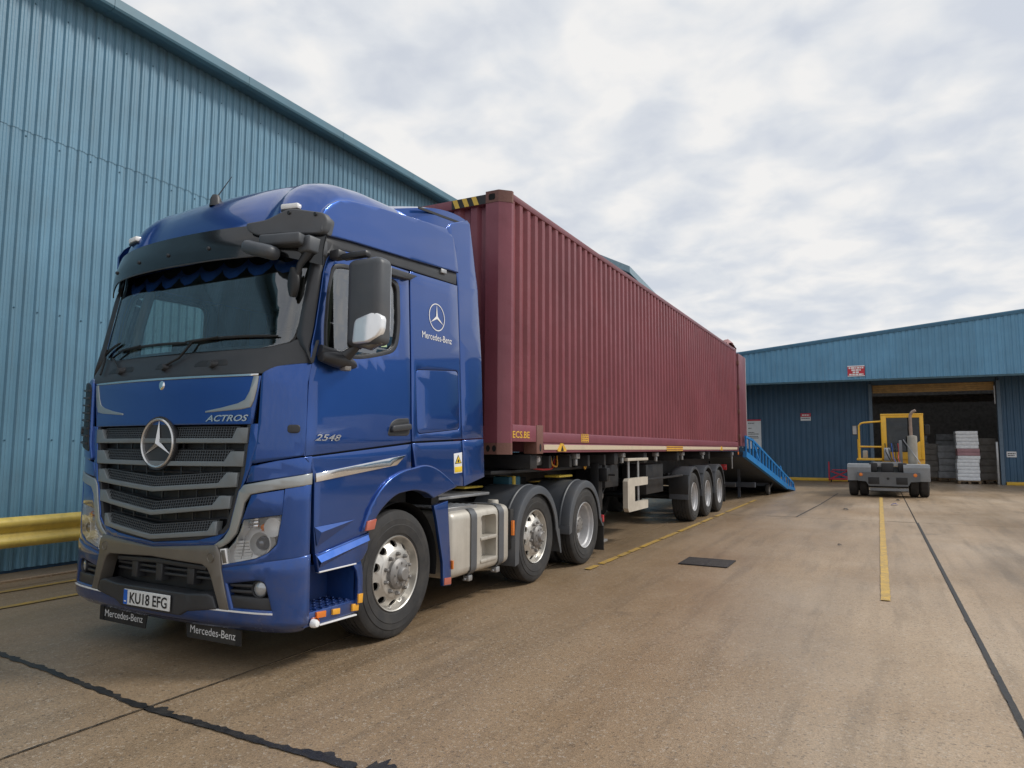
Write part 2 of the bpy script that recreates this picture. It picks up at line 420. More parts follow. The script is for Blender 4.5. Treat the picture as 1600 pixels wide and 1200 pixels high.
# ------------------------------------------------------------------ ground
g = MB(); g.add([(-900, -900, -0.03), (900, -900, -0.03), (900, 900, -0.03), (-900, 900, -0.03)], [(0, 1, 2, 3)])
ground = tag(obj('ground', g, 'concrete_far', ang=0), kind='structure')
XS = [-8.45, -3.90, 0.66, 5.2, 9.75, 14.3, 18.85, 23.4]
YS = [-11.6, 2.75, 17.15, 31.5, 37.35]
g = MB().box(-9.22, 23.4, -11.6, 37.35, -0.029, -0.008)
obj('joint_filler', g, M('joint_dark', (0.012, 0.011, 0.010), 0.8), ground, 0)
xs2 = [-9.22] + XS
for i in range(len(xs2) - 1):
    for j in range(len(YS) - 1):
        a, b = 0.011, 0.012
        if j == 1 and i == 3: a = 0.02
        s = MB().box(xs2[i] + (0.004 if i != 2 else 0.007), xs2[i + 1] - (0.022 if i == 2 else 0.004 if i != 1 else 0.007), YS[j] + (0.0005 if i < 2 and j == 1 else 0.012), YS[j + 1] - (0.0005 if i < 2 and j == 0 else 0.012), -0.02, 0.0 - 0.0015 * ((i * 7 + j * 3) % 3))
        obj('concrete_slab', s, 'concrete', ground)
def tarband(pts, w, seed, name='tar_seal', amp=0.6, spill=0.25, parent=None):
    rnd = random.Random(seed); L = []; R_ = []
    P = []
    for k in range(len(pts) - 1):
        a = Vector(pts[k]); b = Vector(pts[k + 1]); n = max(2, int((b - a).length / 0.025))
        for i in range(n): P.append(a + (b - a) * i / n)
    P.append(Vector(pts[-1]))
    from mathutils import noise as mn
    for i, p in enumerate(P):
        d = (P[min(i + 1, len(P) - 1)] - P[max(i - 1, 0)]).normalized(); n = Vector((-d.y, d.x))
        s1 = mn.noise(Vector((i * 0.09, seed, 0))); s2 = mn.noise(Vector((i * 0.35, seed + 5, 0))); s3 = mn.noise(Vector((i * 0.045, seed + 9, 0)))
        s2 += 0.5 * rnd.uniform(-1, 1)
        wl_ = w * (0.5 + amp * 0.35 * s2 + 0.1 * s1) + max(0, s3 - 0.12) * spill * w * 4 * (0.7 + 0.6 * s2); wr = w * (0.5 + amp * 0.3 * mn.noise(Vector((i * 0.3, seed + 20, 0))))
        L.append((p.x + n.x * wl_, p.y + n.y * wl_, 0.004)); R_.append((p.x - n.x * wr, p.y - n.y * wr, 0.004))
    m = MB().grid([L, R_])
    return obj(name, m, 'tar', parent, 0)
tarband([(-9.1, 2.78), (-5.9, 2.93), (-5.2, 2.88), (-3.9, 2.76), (-2.3, 2.74)], 0.05, 1.3, parent=ground, spill=1.5, amp=1.0)
tarband([(-2.25, 2.735), (-1.0, 2.75), (2.4, 2.76)], 0.055, 8.3, parent=ground, spill=1.8, amp=1.0)
tarband([(-3.895, -2.0), (-3.90, 2.6), (-3.90, 7.0)], 0.009, 11.1, parent=ground, spill=0.0, amp=1.3)
tarband([(0.655, 4.0), (0.66, 8.0), (0.665, 17.1)], 0.04, 4.1, parent=ground, spill=0.1, amp=0.25)
tarband([(-2.35, 17.13), (-1.72, 17.17)], 0.03, 2.2, parent=ground, spill=0.1)
tarband([(-1.72, 17.2), (-1.5, 21.5), (-1.32, 27.0)], 0.035, 6.2, parent=ground, spill=0.1)
tarband([(0.1, 17.15), (0.66, 17.13)], 0.03, 3.2, parent=ground, spill=0.1)
def band(name, x0, x1, y0, y1, mat, z=0.008, lab=None):
    n = max(1, int((y1 - y0) / 0.12)); rnd = random.Random(int((x0 + y0) * 100)); A = []; B = []
    for i in range(n + 1):
        y = y0 + (y1 - y0) * i / n
        A.append((x0 + rnd.uniform(-.004, .004), y, z)); B.append((x1 + rnd.uniform(-.004, .004), y, z))
    return obj(name, MB().grid([A, B]), mat, ground, 0)
band('painted_line', -0.04, 0.05, 8.2, 25.5, 'yellow_paint')
for a, b in ((8.42, 8.75), (8.9, 9.6), (9.66, 10.05), (10.12, 10.62), (10.7, 11.7), (11.8, 12.9), (13.02, 14.8), (14.95, 16.0), (16.3, 17.3), (17.6, 20.8), (21.0, 22.2)):
    band('painted_line', -3.39, -3.30, a, b, 'yellow_paint_old')
band('painted_line', -8.28, -8.19, -4, 34, 'yellow_paint_old')
band('painted_line', -7.49, -7.40, -4, 34, 'yellow_paint_old')
# wet rough margin by the wall
g = MB().box(-9.24, -8.75, -6, 37, -0.02, 0.03, b=0.01, seg=1)
obj('wall_margin', g, 'concrete', ground)
# drain
dr = thing('drain_grate', 'black slotted drain grate set flush in the concrete yard', 'drain grate', (-2.12, 9.73, 0))
f = MB()
for a in ((-2.44, -1.80, 9.42, 9.45), (-2.44, -1.80, 10.02, 10.05)): f.box(a[0], a[1], a[2], a[3], 0.0, 0.012)
for a in ((-2.44, -2.41, 9.45, 10.02), (-1.83, -1.80, 9.45, 10.02), (-2.13, -2.11, 9.45, 10.02)): f.box(a[0], a[1], a[2], a[3], 0.0, 0.011)
obj('frame', f, 'steel_dark', dr, 0)
f = MB().box(-2.41, -1.83, 9.45, 10.02, -0.01, 0.003); obj('pit', f, M('pit_black', (0.004, 0.004, 0.004), 0.9), dr, 0)
for k in range(14):
    y = 9.465 + k * 0.041
    for x0, x1 in ((-2.41, -2.13), (-2.11, -1.83)):
        obj('slat', MB().box(x0, x1, y, y + 0.02, 0.001, 0.0105), M('grate_iron', (0.10, 0.095, 0.09), 0.5, 0.3) if 'grate_iron' not in MATS else 'grate_iron', dr, 0)
# litter
def litter(x, y, s, seed, mat, label):
    rnd = random.Random(seed); m = MB(); rows = []
    for i in range(4):
        rows.append([(x + (i - 1.5) * s * 0.33 + rnd.uniform(-.1, .1) * s, y + (j - 1.5) * s * 0.28 + rnd.uniform(-.1, .1) * s, 0.008 + rnd.uniform(0, .35) * s * (0.3 if i in (0, 3) else 1)) for j in range(4)])
    m.grid(rows); return tag(obj('litter', m, mat, None, 30), label, 'litter')
M('litter_blue', (0.12, 0.11, 0.30), 0.5); M('litter_dark', (0.06, 0.055, 0.05), 0.7)
litter(0.33, 22.1, 0.16, 3, 'litter_blue', 'crumpled blue scrap lying right of the yellow line')
litter(-0.80, 19.8, 0.13, 5, 'litter_dark', 'dark scrap on the concrete left of the yellow line')
litter(-0.62, 12.5, 0.06, 8, 'litter_dark', 'tiny dark scrap between drain and yellow line')
litter(0.45, 24.2, 0.12, 9, 'litter_dark', 'dark leaf scrap beneath the yellow tractor rear')

# ------------------------------------------------------------------ left warehouse
WX = -9.25
def ribsheet(nr, pitch, depth, h, crest=0.48, edge=0.12):
    """box profile sheet in local (u along wall, n out, z): origin at lower corner"""
    P = [(0.0, 0.0)]
    for k in range(nr):
        o = k * pitch; P += [(o + pitch * edge, 0.0), (o + pitch * (edge + 0.14), depth), (o + pitch * (edge + 0.14 + crest * 0.40), depth), (o + pitch * (edge + 0.14 + crest * 0.5), depth * 0.82), (o + pitch * (edge + 0.14 + crest * 0.6), depth), (o + pitch * (edge + 0.14 + crest), depth), (o + pitch * (edge + 0.28 + crest), 0.0)]
    P.append((nr * pitch, 0.0)); return P
lw = thing('warehouse', 'tall blue corrugated metal warehouse along the left behind the truck', 'warehouse', (WX, 15, 0))
pitch = 0.134; nr = 8; SW = pitch * nr
def wallsheet(P, z0, z1, flip=1):
    m = MB(); n = len(P)
    for zz in (z0, z1): m.v += [(d, u, zz) for u, d in P]
    m.f = [(i, i + 1, n + i + 1, n + i) for i in range(n - 1)]; return m
P = ribsheet(nr, pitch, 0.026, 1)
low = obj('cladding_sheet', wallsheet(P, 0.06, 5.47), 'cladding_blue', lw, 20, local=True); low.location = (0, -21, 0)
up = obj('cladding_sheet', wallsheet([(u, d + 0.006) for u, d in P], 5.44, 7.50), 'cladding_blue', lw, 20, local=True); up.location = (0, -21, 0)
for k in range(1, 42):
    a = low.copy(); C.objects.link(a); a.location = (0.0015 * (k % 2), -21 + k * SW, 0.004 * ((k * 5) % 3))
    a = up.copy(); C.objects.link(a); a.location = (0.0015 * (k % 2), -21 + k * SW, 0.006 * ((k * 7) % 3))
m = MB().box(WX - 30, WX - 0.01, -6.02, 39.2, 0.0, 7.5); obj('wall', m, 'cladding_shaded', lw, 0)
# roof plane, gutter and fascia
m = MB(); m.add([(WX + 0.20, -6.1, 7.60), (WX + 0.20, 39.2, 7.60), (WX - 20, 39.2, 9.8), (WX - 20, -6.1, 9.8)], [(0, 1, 2, 3)]); obj('roof', m, 'flashing_blue', lw, 0)
gp = [(0.0, 7.46), (0.30, 7.40), (0.365, 7.42), (0.38, 7.45), (0.38, 7.575), (0.355, 7.585), (0.02, 7.66)]
L = 2.26
for k in range(20):
    y0 = -6.0 + k * L; m = MB(); n = len(gp)
    m.v = [(WX + a, y0, b) for a, b in gp] + [(WX + a, y0 + L - 0.006, b) for a, b in gp]
    m.f = [(i, i + 1, n + i + 1, n + i) for i in range(n - 1)] + [tuple(range(n))[::-1], tuple(range(n, 2 * n))]
    obj('eaves_gutter', m, 'flashing_blue', lw, 25)
# sheet screws with rubber caps
sm = MB(); sm.lathe([(0.0, 0.008), (0.007, 0.007), (0.010, 0.002), (0.010, 0.0)], 8, 'X')
M('screw_cap', rgb('#3c6277'), 0.5)
src = None; cnt = 0
for zz in (0.62, 1.62, 3.2, 5.36, 7.1):
    for k in range(0, 34):
        y = 3.6 + k * pitch * (2 if zz < 5 else 3) + 0.075
        if y > 12: break
        if src is None: src = obj('screw', sm, 'screw_cap', lw, 30, local=True); o = src
        else: o = src.copy(); C.objects.link(o)
        o.location = (0.031 + (0.006 if zz > 5.45 else 0), y - 15 - ((y - 15 + 21) % pitch) + pitch * 0.40, zz + random.uniform(-.02, .02)); cnt += 1

# crash barrier
cb = thing('crash_barrier', 'yellow painted steel crash barrier along the blue wall', 'barrier', (WX + 0.3, 10, 0))
prof = [(0.0, 0.36), (0.055, 0.385), (0.085, 0.42), (0.08, 0.46), (0.02, 0.50), (0.0, 0.535), (0.02, 0.57), (0.08, 0.61), (0.09, 0.66), (0.06, 0.70), (0.0, 0.715)]
for k in range(10):
    y0 = -4 + k * 4.0; m = MB(); n = len(prof)
    q = [(WX + 0.30 + a, b) for a, b in prof]; q2 = [(a - 0.006, b) for a, b in q]
    off = 0.003 * (k % 2)
    m.v = [(a + off, y0 - 0.1, b) for a, b in q] + [(a + off, y0 + 4.0, b) for a, b in q]; m.f = [(i, i + 1, n + i + 1, n + i) for i in range(n - 1)]
    obj('rail', m, 'barrier_yellow', cb, 50)
    m = MB().box(WX + 0.10, WX + 0.28, y0 + 2.6, y0 + 2.74, 0, 0.72, b=0.008); obj('post', m, 'barrier_yellow', cb)

# ------------------------------------------------------------------ far warehouse
fw = thing('warehouse', 'low blue warehouse with overhanging canopy and open doorway at the end of the yard', 'warehouse', (0, 37.5, 0))
FY, CYY = 37.5, 35.0
topz = lambda x: 6.25 + 0.0985 * (x + 5.5)
pt = 0.25; w4 = 1.0
X0, X1 = -9.2, 26.8
def vsheet(x0, wid, z0, zt, y, depth, mat, name, par):
    P = ribsheet(4, wid / 4, depth, 1, crest=0.42, edge=0.12); n = len(P); m = MB()
    m.v = [(x0 + u, y - d, z0) for u, d in P] + [(x0 + u, y - d, zt(x0 + u) if callable(zt) else zt) for u, d in P]
    m.f = [(i, i + 1, n + i + 1, n + i) for i in range(n - 1)]; return obj(name, m, mat, par, 20)
k = X0
while k < X1 - 0.01:
    vsheet(k, w4, 4.70, lambda x: topz(x) - 0.02, CYY + random.uniform(0, .004), 0.03, 'cladding_far', 'fascia_sheet', fw); k += w4
k = X0
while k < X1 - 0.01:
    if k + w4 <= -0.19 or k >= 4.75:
        vsheet(k, w4, 0.0, 5.2, FY + random.uniform(0, .004), 0.03, 'cladding_shaded', 'wall_sheet', fw)
    elif k < -0.19: vsheet(k, -0.19 - k, 0.0, 5.2, FY, 0.03, 'cladding_shaded', 'wall_sheet', fw)
    elif k < 4.75 < k + w4: vsheet(4.75, k + w4 - 4.75, 0.0, 5.2, FY, 0.03, 'cladding_shaded', 'wall_sheet', fw)
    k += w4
m = MB().box(-0.19, 4.75, FY - 0.01, FY + 0.05, 4.62, 5.2); obj('lintel', m, 'cladding_shaded', fw, 0)
m = MB()  # verge trim, a rolled flashing along the sloping roof edge
for a, b, c_ in ((-9.25, 26.9, 0),):
    m.v = [(x, y, topz(x) + dz) for x in (a, b) for y, dz in ((CYY - 0.06, -0.12), (CYY - 0.06, 0.0), (CYY - 0.02, 0.05), (CYY + 0.25, 0.06), (CYY + 0.25, -0.10))]
    m.f = [(i, (i + 1) % 5, 5 + (i + 1) % 5, 5 + i) for i in range(5)] + [(0, 1, 2, 3, 4), (9, 8, 7, 6, 5)]
obj('verge_trim', m, M('verge_blue', rgb('#33637f'), 0.4), fw, 25)
m = MB().box(X0, X1, CYY - 0.02, CYY + 0.1, 4.62, 4.698); obj('fascia_foot', m, 'gutter_dark', fw, 0)
m = MB()  # canopy soffit and roof
m.add([(X0, CYY + 0.05, 4.75), (X1, CYY + 0.05, 4.75), (X1, FY + 0.02, 4.85), (X0, FY + 0.02, 4.85)], [(0, 1, 2, 3)]); obj('soffit', m, M('soffit_grey', (0.10, 0.11, 0.12), 0.6), fw, 0)
RL = [(41.0, 42.6), (46.0, 47.6), (51.0, 52.6), (56.0, 57.6)]                     # see-through roof strips, added to let sky brighten the interior
def roofstrip(name, ya, yb, mat):
    m = MB(); m.add([(X0, ya, topz(X0)), (X1, ya, topz(X1)), (X1, yb, topz(X1)), (X0, yb, topz(X0))], [(0, 1, 2, 3)]); obj(name, m, mat, fw, 0)
t_ = NT('added_rooflight'); tb_ = t_.n('ShaderNodeBsdfTransparent'); tb_.inputs[0].default_value = (0.55, 0.56, 0.55, 1); t_.l(tb_.outputs[0], t_.out.inputs[0]); MATS['added_rooflight'] = t_.m
yy = CYY + 0.1
for ya, yb in RL: roofstrip('roof_sheet', yy, ya, 'flashing_blue'); roofstrip('added_rooflight', ya, yb, 'added_rooflight'); yy = yb
roofstrip('roof_sheet', yy, CYY + 42, 'flashing_blue')
# interior
M('inside_dark', (0.22, 0.21, 0.21), 0.8, var=0.3)
m = MB().box(-6, 14, 58, 58.2, 0, 5.1); obj('back_wall', m, 'inside_dark', fw, 0)
m = MB().box(-6.2, -6, FY + 0.3, 58, 0, 5.1); m.box(14, 14.2, FY + 0.3, 58, 0, 5.1); obj('side_wall', m, 'inside_dark', fw, 0)
yy = FY + 0.3
for ya, yb in RL + [(58.0, 58.0)]:
    obj('ceiling_panel', MB().box(-6, 14, yy, ya, 5.0, 5.1), 'inside_dark', fw, 0); yy = yb
for k in range(5):
    m = MB().box(-6, 14, FY + 2.5 + k * 3.6, FY + 2.65 + k * 3.6, 4.72, 5.0); obj('roof_beam', m, 'inside_dark', fw, 0)
# raised roller door curtain behind the lintel
M('door_ochre', rgb('#b8945e'), 0.6, var=0.2, dirt=0.3)
for k in range(4):
    m = MB().box(-0.15, 4.7, FY + 0.14 + 0.02 * k, FY + 0.19 + 0.02 * k, 4.52 - k * 0.095, 4.61 - k * 0.095, b=0.008, seg=1); obj('door_slat', m, 'door_ochre', fw)
for a, b in ((-0.34, -0.19), (4.75, 4.90)):
    m = MB().box(a, b, FY - 0.14, FY + 0.12, 0, 4.66, b=0.006, seg=1); obj('door_post', m, M('post_grey', rgb('#5c7083'), 0.5), fw)
m = MB().box(4.62, 4.70, FY - 0.1, FY + 0.1, 0.0, 1.9, b=0.01); m.box(4.66, 4.70, FY - 0.12, FY - 0.1, 3.6, 4.4); obj('door_guide', m, 'galvanised', fw)
for a, b in ((-6.2, -0.36), (4.92, 26)):
    m = MB().box(a, b, FY - 0.30, FY - 0.05, 0, 0.14, b=0.015); obj('kerb', m, M('kerb_yellow', (0.72, 0.45, 0.05), 0.5, dirt=0.25), fw)
def wallsign(x0, x1, z0, z1, y, parts, label):
    t = thing('sign', label, 'sign', ((x0 + x1) / 2, y, z0))
    obj('panel', MB().box(x0, x1, y - 0.02, y, z0, z1, b=0.003, seg=1), parts[0], t)
    fn = lambda u, v, d: (u, y - 0.0225 - d, v)
    for p in parts[1]:
        if p[0] == 'band': obj('colour_band', MB().extr([(p[1], p[2]), (p[3], p[2]), (p[3], p[4]), (p[1], p[4])], fn, 0, 0.001), p[5], t, 0)
        else:                                      # a printed line too small to read: word-long strokes
            mm = MB(); u = p[1]; rnd = random.Random(int(p[3] * 1000))
            while u < p[2] - 0.01:
                w_ = min(rnd.uniform(0.6, 2.2) * (p[4] - p[3]), p[2] - u)
                mm.extr([(u, p[3]), (u + w_, p[3]), (u + w_, p[4]), (u, p[4])], fn, 0.0015, 0.003); u += w_ + (p[4] - p[3]) * 0.35
            obj('printed_line', mm, p[5], t, 0)
    return t
def ink(z0, z1, u0, u1, mat): return ('t', u0, u1, z0, z1, mat)
y = CYY - 0.035
wallsign(-1.12, -0.42, 4.84, 5.33, y, ('red_sign', [('band', -1.12, 5.285, -0.42, 5.33, 'white_sign'), ink(5.19, 5.26, -1.07, -0.47, 'white_ink'), ink(5.09, 5.16, -0.96, -0.58, 'white_ink'), ink(4.99, 5.06, -0.91, -0.63, 'white_ink'), ink(4.895, 4.96, -1.06, -0.48, 'white_ink'), ('band', -1.12, 4.84, -0.42, 4.875, 'white_sign')]), 'red and white notice on the blue canopy fascia above the yellow tractor')
y = FY - 0.035
wallsign(-3.40, -2.93, 2.95, 3.32, y, ('white_sign', [('band', -3.40, 3.14, -2.93, 3.32, 'red_sign'), ink(3.20, 3.26, -3.33, -3.0, 'white_ink'), ink(3.05, 3.09, -3.36, -2.97, 'black_ink')]), 'small red and white notice on the shaded dark blue wall')
wallsign(-6.0, -5.30, 1.55, 3.05, y, ('white_sign', [('band', -6.0, 2.97, -5.30, 3.05, 'red_sign')] + [ink(zz, zz + 0.035, -5.93, -5.93 + w_, 'black_ink') for w_, zz in ((.3, 2.84), (.16, 2.58), (.3, 2.36), (.52, 2.28), (.48, 2.16), (.5, 2.08), (.24, 1.96))]), 'large white notice board beside the blue ramp')
wallsign(5.0, 5.36, 1.22, 1.47, y, ('white_sign', [ink(1.36, 1.40, 5.04, 5.32, 'black_ink'), ink(1.28, 1.32, 5.04, 5.30, 'black_ink')]), 'small white sign on the wall right of the open doorway')

# gable roofed building beyond
gb = thing('warehouse', 'distant grey blue roof corner peeping above the red container', 'warehouse', (-16.27, 50, 0), rz=math.radians(5))
M('far_roof', rgb('#7f97a3'), 0.5, var=0.1); M('far_wall', rgb('#5f7f90'), 0.5, var=0.12, streak=0.2)
H = 15.38
m = MB().box(-16, -0.3, 0.3, 34, 0, H - 0.35); obj('wall', m, 'far_wall', gb, 0, local=True)
m = MB(); m.add([(-16, 0.3, H - 0.35), (-0.3, 0.3, H - 0.35), (-8.1, 0.3, H + 3.55)], [(0, 1, 2)]); obj('gable', m, 'far_wall', gb, 0, local=True)
for s in (0, 1):
    m = MB(); a, b = ((0.0, H), (-8.2, H + 4.1)) if s == 0 else ((-16.4, H), (-8.2, H + 4.1))
    m.v = [(a[0], y, a[1]) for y in (0, 34.3)] + [(b[0], y, b[1]) for y in (0, 34.3)] + [(a[0], y, a[1] - 0.5) for y in (0, 34.3)] + [(b[0], y, b[1] - 0.5) for y in (0, 34.3)]
    m.f = [(0, 1, 3, 2), (4, 6, 7, 5), (0, 2, 6, 4), (1, 5, 7, 3), (0, 4, 5, 1)]
    obj('roof_slope', m, 'far_roof', gb, 0, local=True)

# ------------------------------------------------------------------ shipping container
CXT = -4.758
K0, KL, KW, KB, KH = 6.575, 13.716, 1.275, 1.476, 2.896
XR = CXT + KW; XL = CXT - KW; KT = KB + KH; K1 = K0 + KL
def redpaint(name, col, rust=0.5):
    t = NT(name)
    c = t.mix(t.ramp(t.noise(1.2, 5), 0.3, 0.7), tuple(x * 0.88 for x in col), tuple(x * 1.12 for x in col))
    c = t.mix(t.math('MULTIPLY', t.ramp(t.noise(2.0, 7, 0.62, stretch=(5, 5, 0.3)), 0.50, 0.74), 0.30), c, (0.11, 0.036, 0.045))
    fade = t.ramp(t.noise(0.5, 3), 0.35, 0.7)
    c = t.mix(t.math('MULTIPLY', fade, 0.25), c, (0.30, 0.105, 0.13))
    sc = t.ramp(t.noise(14, 7, 0.7), 0.66, 0.70)
    c = t.mix(t.math('MULTIPLY', sc, rust), c, (0.075, 0.035, 0.022))
    oi = t.n('ShaderNodeObjectInfo'); k_ = t.math('MULTIPLY_ADD', oi.outputs['Random'], 0.14, 0.93); cc = t.n('ShaderNodeCombineColor'); [t.l(k_, cc.inputs[i]) for i in range(3)]; c = t.mix(1.0, c, cc.outputs[0], 'MULTIPLY')
    t.bsdf(c, t.math('MULTIPLY_ADD', t.noise(6, 4), 0.25, 0.30), 0, 0, t.bump(t.noise(1.6, 3), 0.03, 0.5, t.bump(t.noise(9, 5), 0.004, 0.6)))
    MATS[name] = t.m
redpaint('container_red', (0.208, 0.046, 0.057), 0.75); redpaint('container_frame', (0.17, 0.052, 0.065), 0.8)
redpaint('container_post', (0.205, 0.056, 0.078), 0.7)
M('cream_stripe', (0.62, 0.52, 0.38), 0.5, var=0.12, dirt=0.4, dirtcol=(0.25, 0.12, 0.08), dscale=5)
M('yellow_mark', (0.72, 0.42, 0.04), 0.5, var=0.1, dirt=0.3, dscale=6)
M('casting', (0.17, 0.075, 0.06), 0.6, var=0.2, dirt=0.5, dirtcol=(0.10, 0.06, 0.04), dscale=5, bump=0.003, bs=40)
M('hole_black', (0.006, 0.006, 0.006), 0.9)
ct = thing('shipping_container', 'long maroon corrugated shipping container with cream stripe on the trailer', 'container', (CXT, K0 + 6.8, KB))
def corrug(n, pitch, depth, a=0.36, b=0.16):
    P = []
    for k in range(n):
        o = k * pitch; P += [(o, 0), (o + pitch * a, 0), (o + pitch * (a + b), -depth), (o + pitch * (1 - b), -depth)]
    P.append((n * pitch, 0)); return P
PITCH = 0.199
NS = int((KL - 0.20) / PITCH)
y0 = K0 + 0.02
for side in (1, -1):
    xs = XR - 0.012 if side == 1 else XL + 0.012
    per = 11; k = 0
    # the side is welded from sheets, each eleven corrugations wide
    while k < NS:
        n = min(per, NS - k); P = corrug(n, PITCH, 0.040); m = MB(); q = len(P); yy = y0 + k * PITCH
        zb, zt = KB + 0.245, KT - 0.075
        m.v = [(xs + side * d, yy + u, zb) for u, d in P] + [(xs + side * d, yy + u, zt) for u, d in P]
        m.f = [(i, i + 1, q + i + 1, q + i) for i in range(q - 1)]
        obj('side_sheet', m, 'container_red', ct, 20); k += n
    yb = y0 + NS * PITCH
    m = MB().box(xs - 0.05, xs + 0.05 if side == -1 else xs, yb, K1 - 0.12, KB + 0.28, KT - 0.07) if side == 1 else MB().box(xs, xs + 0.05, yb, K1 - 0.12, KB + 0.28, KT - 0.07)
    obj('end_panel', m, 'container_red', ct, 0)
    # rails
    a, b = (XR - 0.075, XR - 0.004) if side == 1 else (XL + 0.004, XL + 0.075)
    obj('top_rail', MB().box(a, b, K0 + 0.05, K1 - 0.05, KT - 0.085, KT - 0.012, b=0.008), 'container_frame', ct)
    c1, c2 = (XR - 0.14, XR - 0.002) if side == 1 else (XL + 0.002, XL + 0.14)
    obj('bottom_rail', MB().box(c1, c2, K0 + 0.82, K1 - 0.10, KB + 0.125, KB + 0.255, b=0.02), 'container_post', ct)
    c1, c2 = (XR - 0.14, XR - 0.012) if side == 1 else (XL + 0.012, XL + 0.14)
    obj('bottom_rail', MB().box(c1, c2, K0 + 0.82, K1 - 0.10, KB + 0.012, KB + 0.123, b=0.006), 'container_post', ct)
    c1, c2 = (XR - 0.011, XR - 0.003) if side == 1 else (XL + 0.003, XL + 0.011)
    obj('stripe', MB().box(c1, c2, K0 + 0.85, K1 - 0.2, KB + 0.045, KB + 0.107, b=0.002, seg=1), 'cream_stripe', ct)
    # raised gooseneck front
    a, b = (XR - 0.12, XR - 0.004) if side == 1 else (XL + 0.004, XL + 0.12)
    obj('gooseneck_panel', MB().box(a, b, K0 + 0.05, K0 + 0.64, KB + 0.135, KB + 0.32, b=0.006), 'container_post', ct)
    a, b = (XR - 0.17, XR + 0.002) if side == 1 else (XL - 0.002, XL + 0.17)
    br = obj('support_bracket', MB().box(a, b, K0 + 0.64, K0 + 0.82, KB - 0.002, KB + 0.33, b=0.01), 'casting', ct)
    e = XR + 0.003 if side == 1 else XL - 0.003
    obj('aperture', MB().extr(circ(K0 + 0.735, KB + 0.07, 0.025, 14, 0.045), lambda u, v, d: (e + d * side, u, v), 0, 0.001), 'hole_black', br, 0)
# front corner posts with chamfer
ch = 0.20
for side in (1, -1):
    X = XR if side == 1 else XL; s = side
    poly = [(X, K0 + 0.035), (X, K0), (X - s * 0.012, K0 - 0.012), (X - s * 0.10, K0 - 0.10), (X - s * 0.11, K0 - 0.105), (X - s * 0.27, K0 - 0.105), (X - s * 0.27, K0 + 0.035)]
    m = MB().extr(poly, lambda u, v, d: (u, v, d), KB + 0.0, KT - 0.13); obj('corner_post', m, 'container_post', ct, 25)
    poly2 = [(a + (s * 0.004 if i < 2 else 0), b - (0.005 if 2 <= i < 6 else 0)) for i, (a, b) in enumerate(poly)]
    cs = obj('corner_casting', MB().extr(poly2, lambda u, v, d: (u, v, d), KT - 0.128, KT + 0.004), 'casting', ct, 25)
    yy = K0 - 0.112
    obj('aperture', MB().extr(rounded([(X - s * 0.15, KT - 0.10), (X - s * 0.23, KT - 0.10), (X - s * 0.23, KT - 0.03), (X - s * 0.15, KT - 0.03)], 0.02), lambda u, v, d: (u, yy - d, v), 0, 0.001), 'hole_black', cs, 0)
    cs = obj('corner_casting', MB().extr([(a + (s * 0.002 if i < 2 else 0), b - (0.007 if 2 <= i < 6 else 0)) for i, (a, b) in enumerate(poly)], lambda u, v, d: (u, v, d), KB - 0.004, KB + 0.12), 'casting', ct, 25)
    yy = K0 - 0.114
    for dx_ in (0.14, 0.215):
        obj('aperture', MB().extr(circ(X - s * dx_, KB + 0.06, 0.024, 14, 0.035), lambda u, v, d: (u, yy - d, v), 0, 0.001), 'hole_black', cs, 0)
# front wall and header with hazard chevrons
P = corrug(9, 0.225, 0.045); m = MB(); q = len(P); yy = K0 - 0.02; xx = CXT - 1.0125
m.v = [(xx + u, yy - d - 0.045, KB + 0.2) for u, d in P] + [(xx + u, yy - d - 0.045, KT - 0.12) for u, d in P]; m.f = [(i, i + 1, q + i + 1, q + i) for i in range(q - 1)]
obj('front_wall', m, 'container_post', ct, 20)
obj('front_header', MB().box(XL + 0.27, XR - 0.27, K0 - 0.10, K0 + 0.05, KT - 0.13, KT - 0.02, b=0.008), 'container_post', ct)
obj('front_sill', MB().box(XL + 0.27, XR - 0.27, K0 - 0.10, K0 + 0.05, KB + 0.13, KB + 0.30, b=0.008), 'container_post', ct)
fnh = lambda u, v, d: (u, K0 - 0.103 - d, v)
for u0, u1 in ((XR - 0.72, XR - 0.272), (XL + 0.272, XL + 0.72)):
    obj('hazard_plate', MB().extr([(u0, KT - 0.128), (u1, KT - 0.128), (u1, KT - 0.024), (u0, KT - 0.024)], fnh, 0, 0.002), 'black_ink', ct, 0)
    u = u0 + 0.01
    while u < u1 - 0.08:
        obj('chevron', MB().extr([(u + 0.04, KT - 0.126), (u + 0.10, KT - 0.126), (u + 0.06, KT - 0.026), (u, KT - 0.026)], fnh, 0.0025, 0.004), M('hazard_yellow', (0.72, 0.47, 0.07), 0.5) if 'hazard_yellow' not in MATS else 'hazard_yellow', ct, 0); u += 0.125
# roof sheet, floor, rear frame, open doors
P = corrug(66, 0.2045, 0.02); m = MB(); q = len(P)
m.v = [(XL + 0.04, K0 + 0.1 + u, KT - 0.03 + d) for u, d in P] + [(XR - 0.04, K0 + 0.1 + u, KT - 0.03 + d) for u, d in P]; m.f = [(i, i + 1, q + i + 1, q + i) for i in range(q - 1)]
obj('roof_sheet', m, 'container_frame', ct, 20)
obj('floor', MB().box(XL + 0.1, XR - 0.1, K0 + 0.7, K1 - 0.1, KB + 0.02, KB + 0.16), 'container_frame', ct, 0)
for side in (1, -1):
    a, b = (XR - 0.16, XR) if side == 1 else (XL, XL + 0.16)
    obj('rear_post', MB().box(a, b, K1 - 0.12, K1, KB, KT, b=0.008), 'container_frame', ct)
obj('rear_header', MB().box(XL + 0.16, XR - 0.16, K1 - 0.12, K1, KT - 0.14, KT - 0.005, b=0.008), 'container_frame', ct)
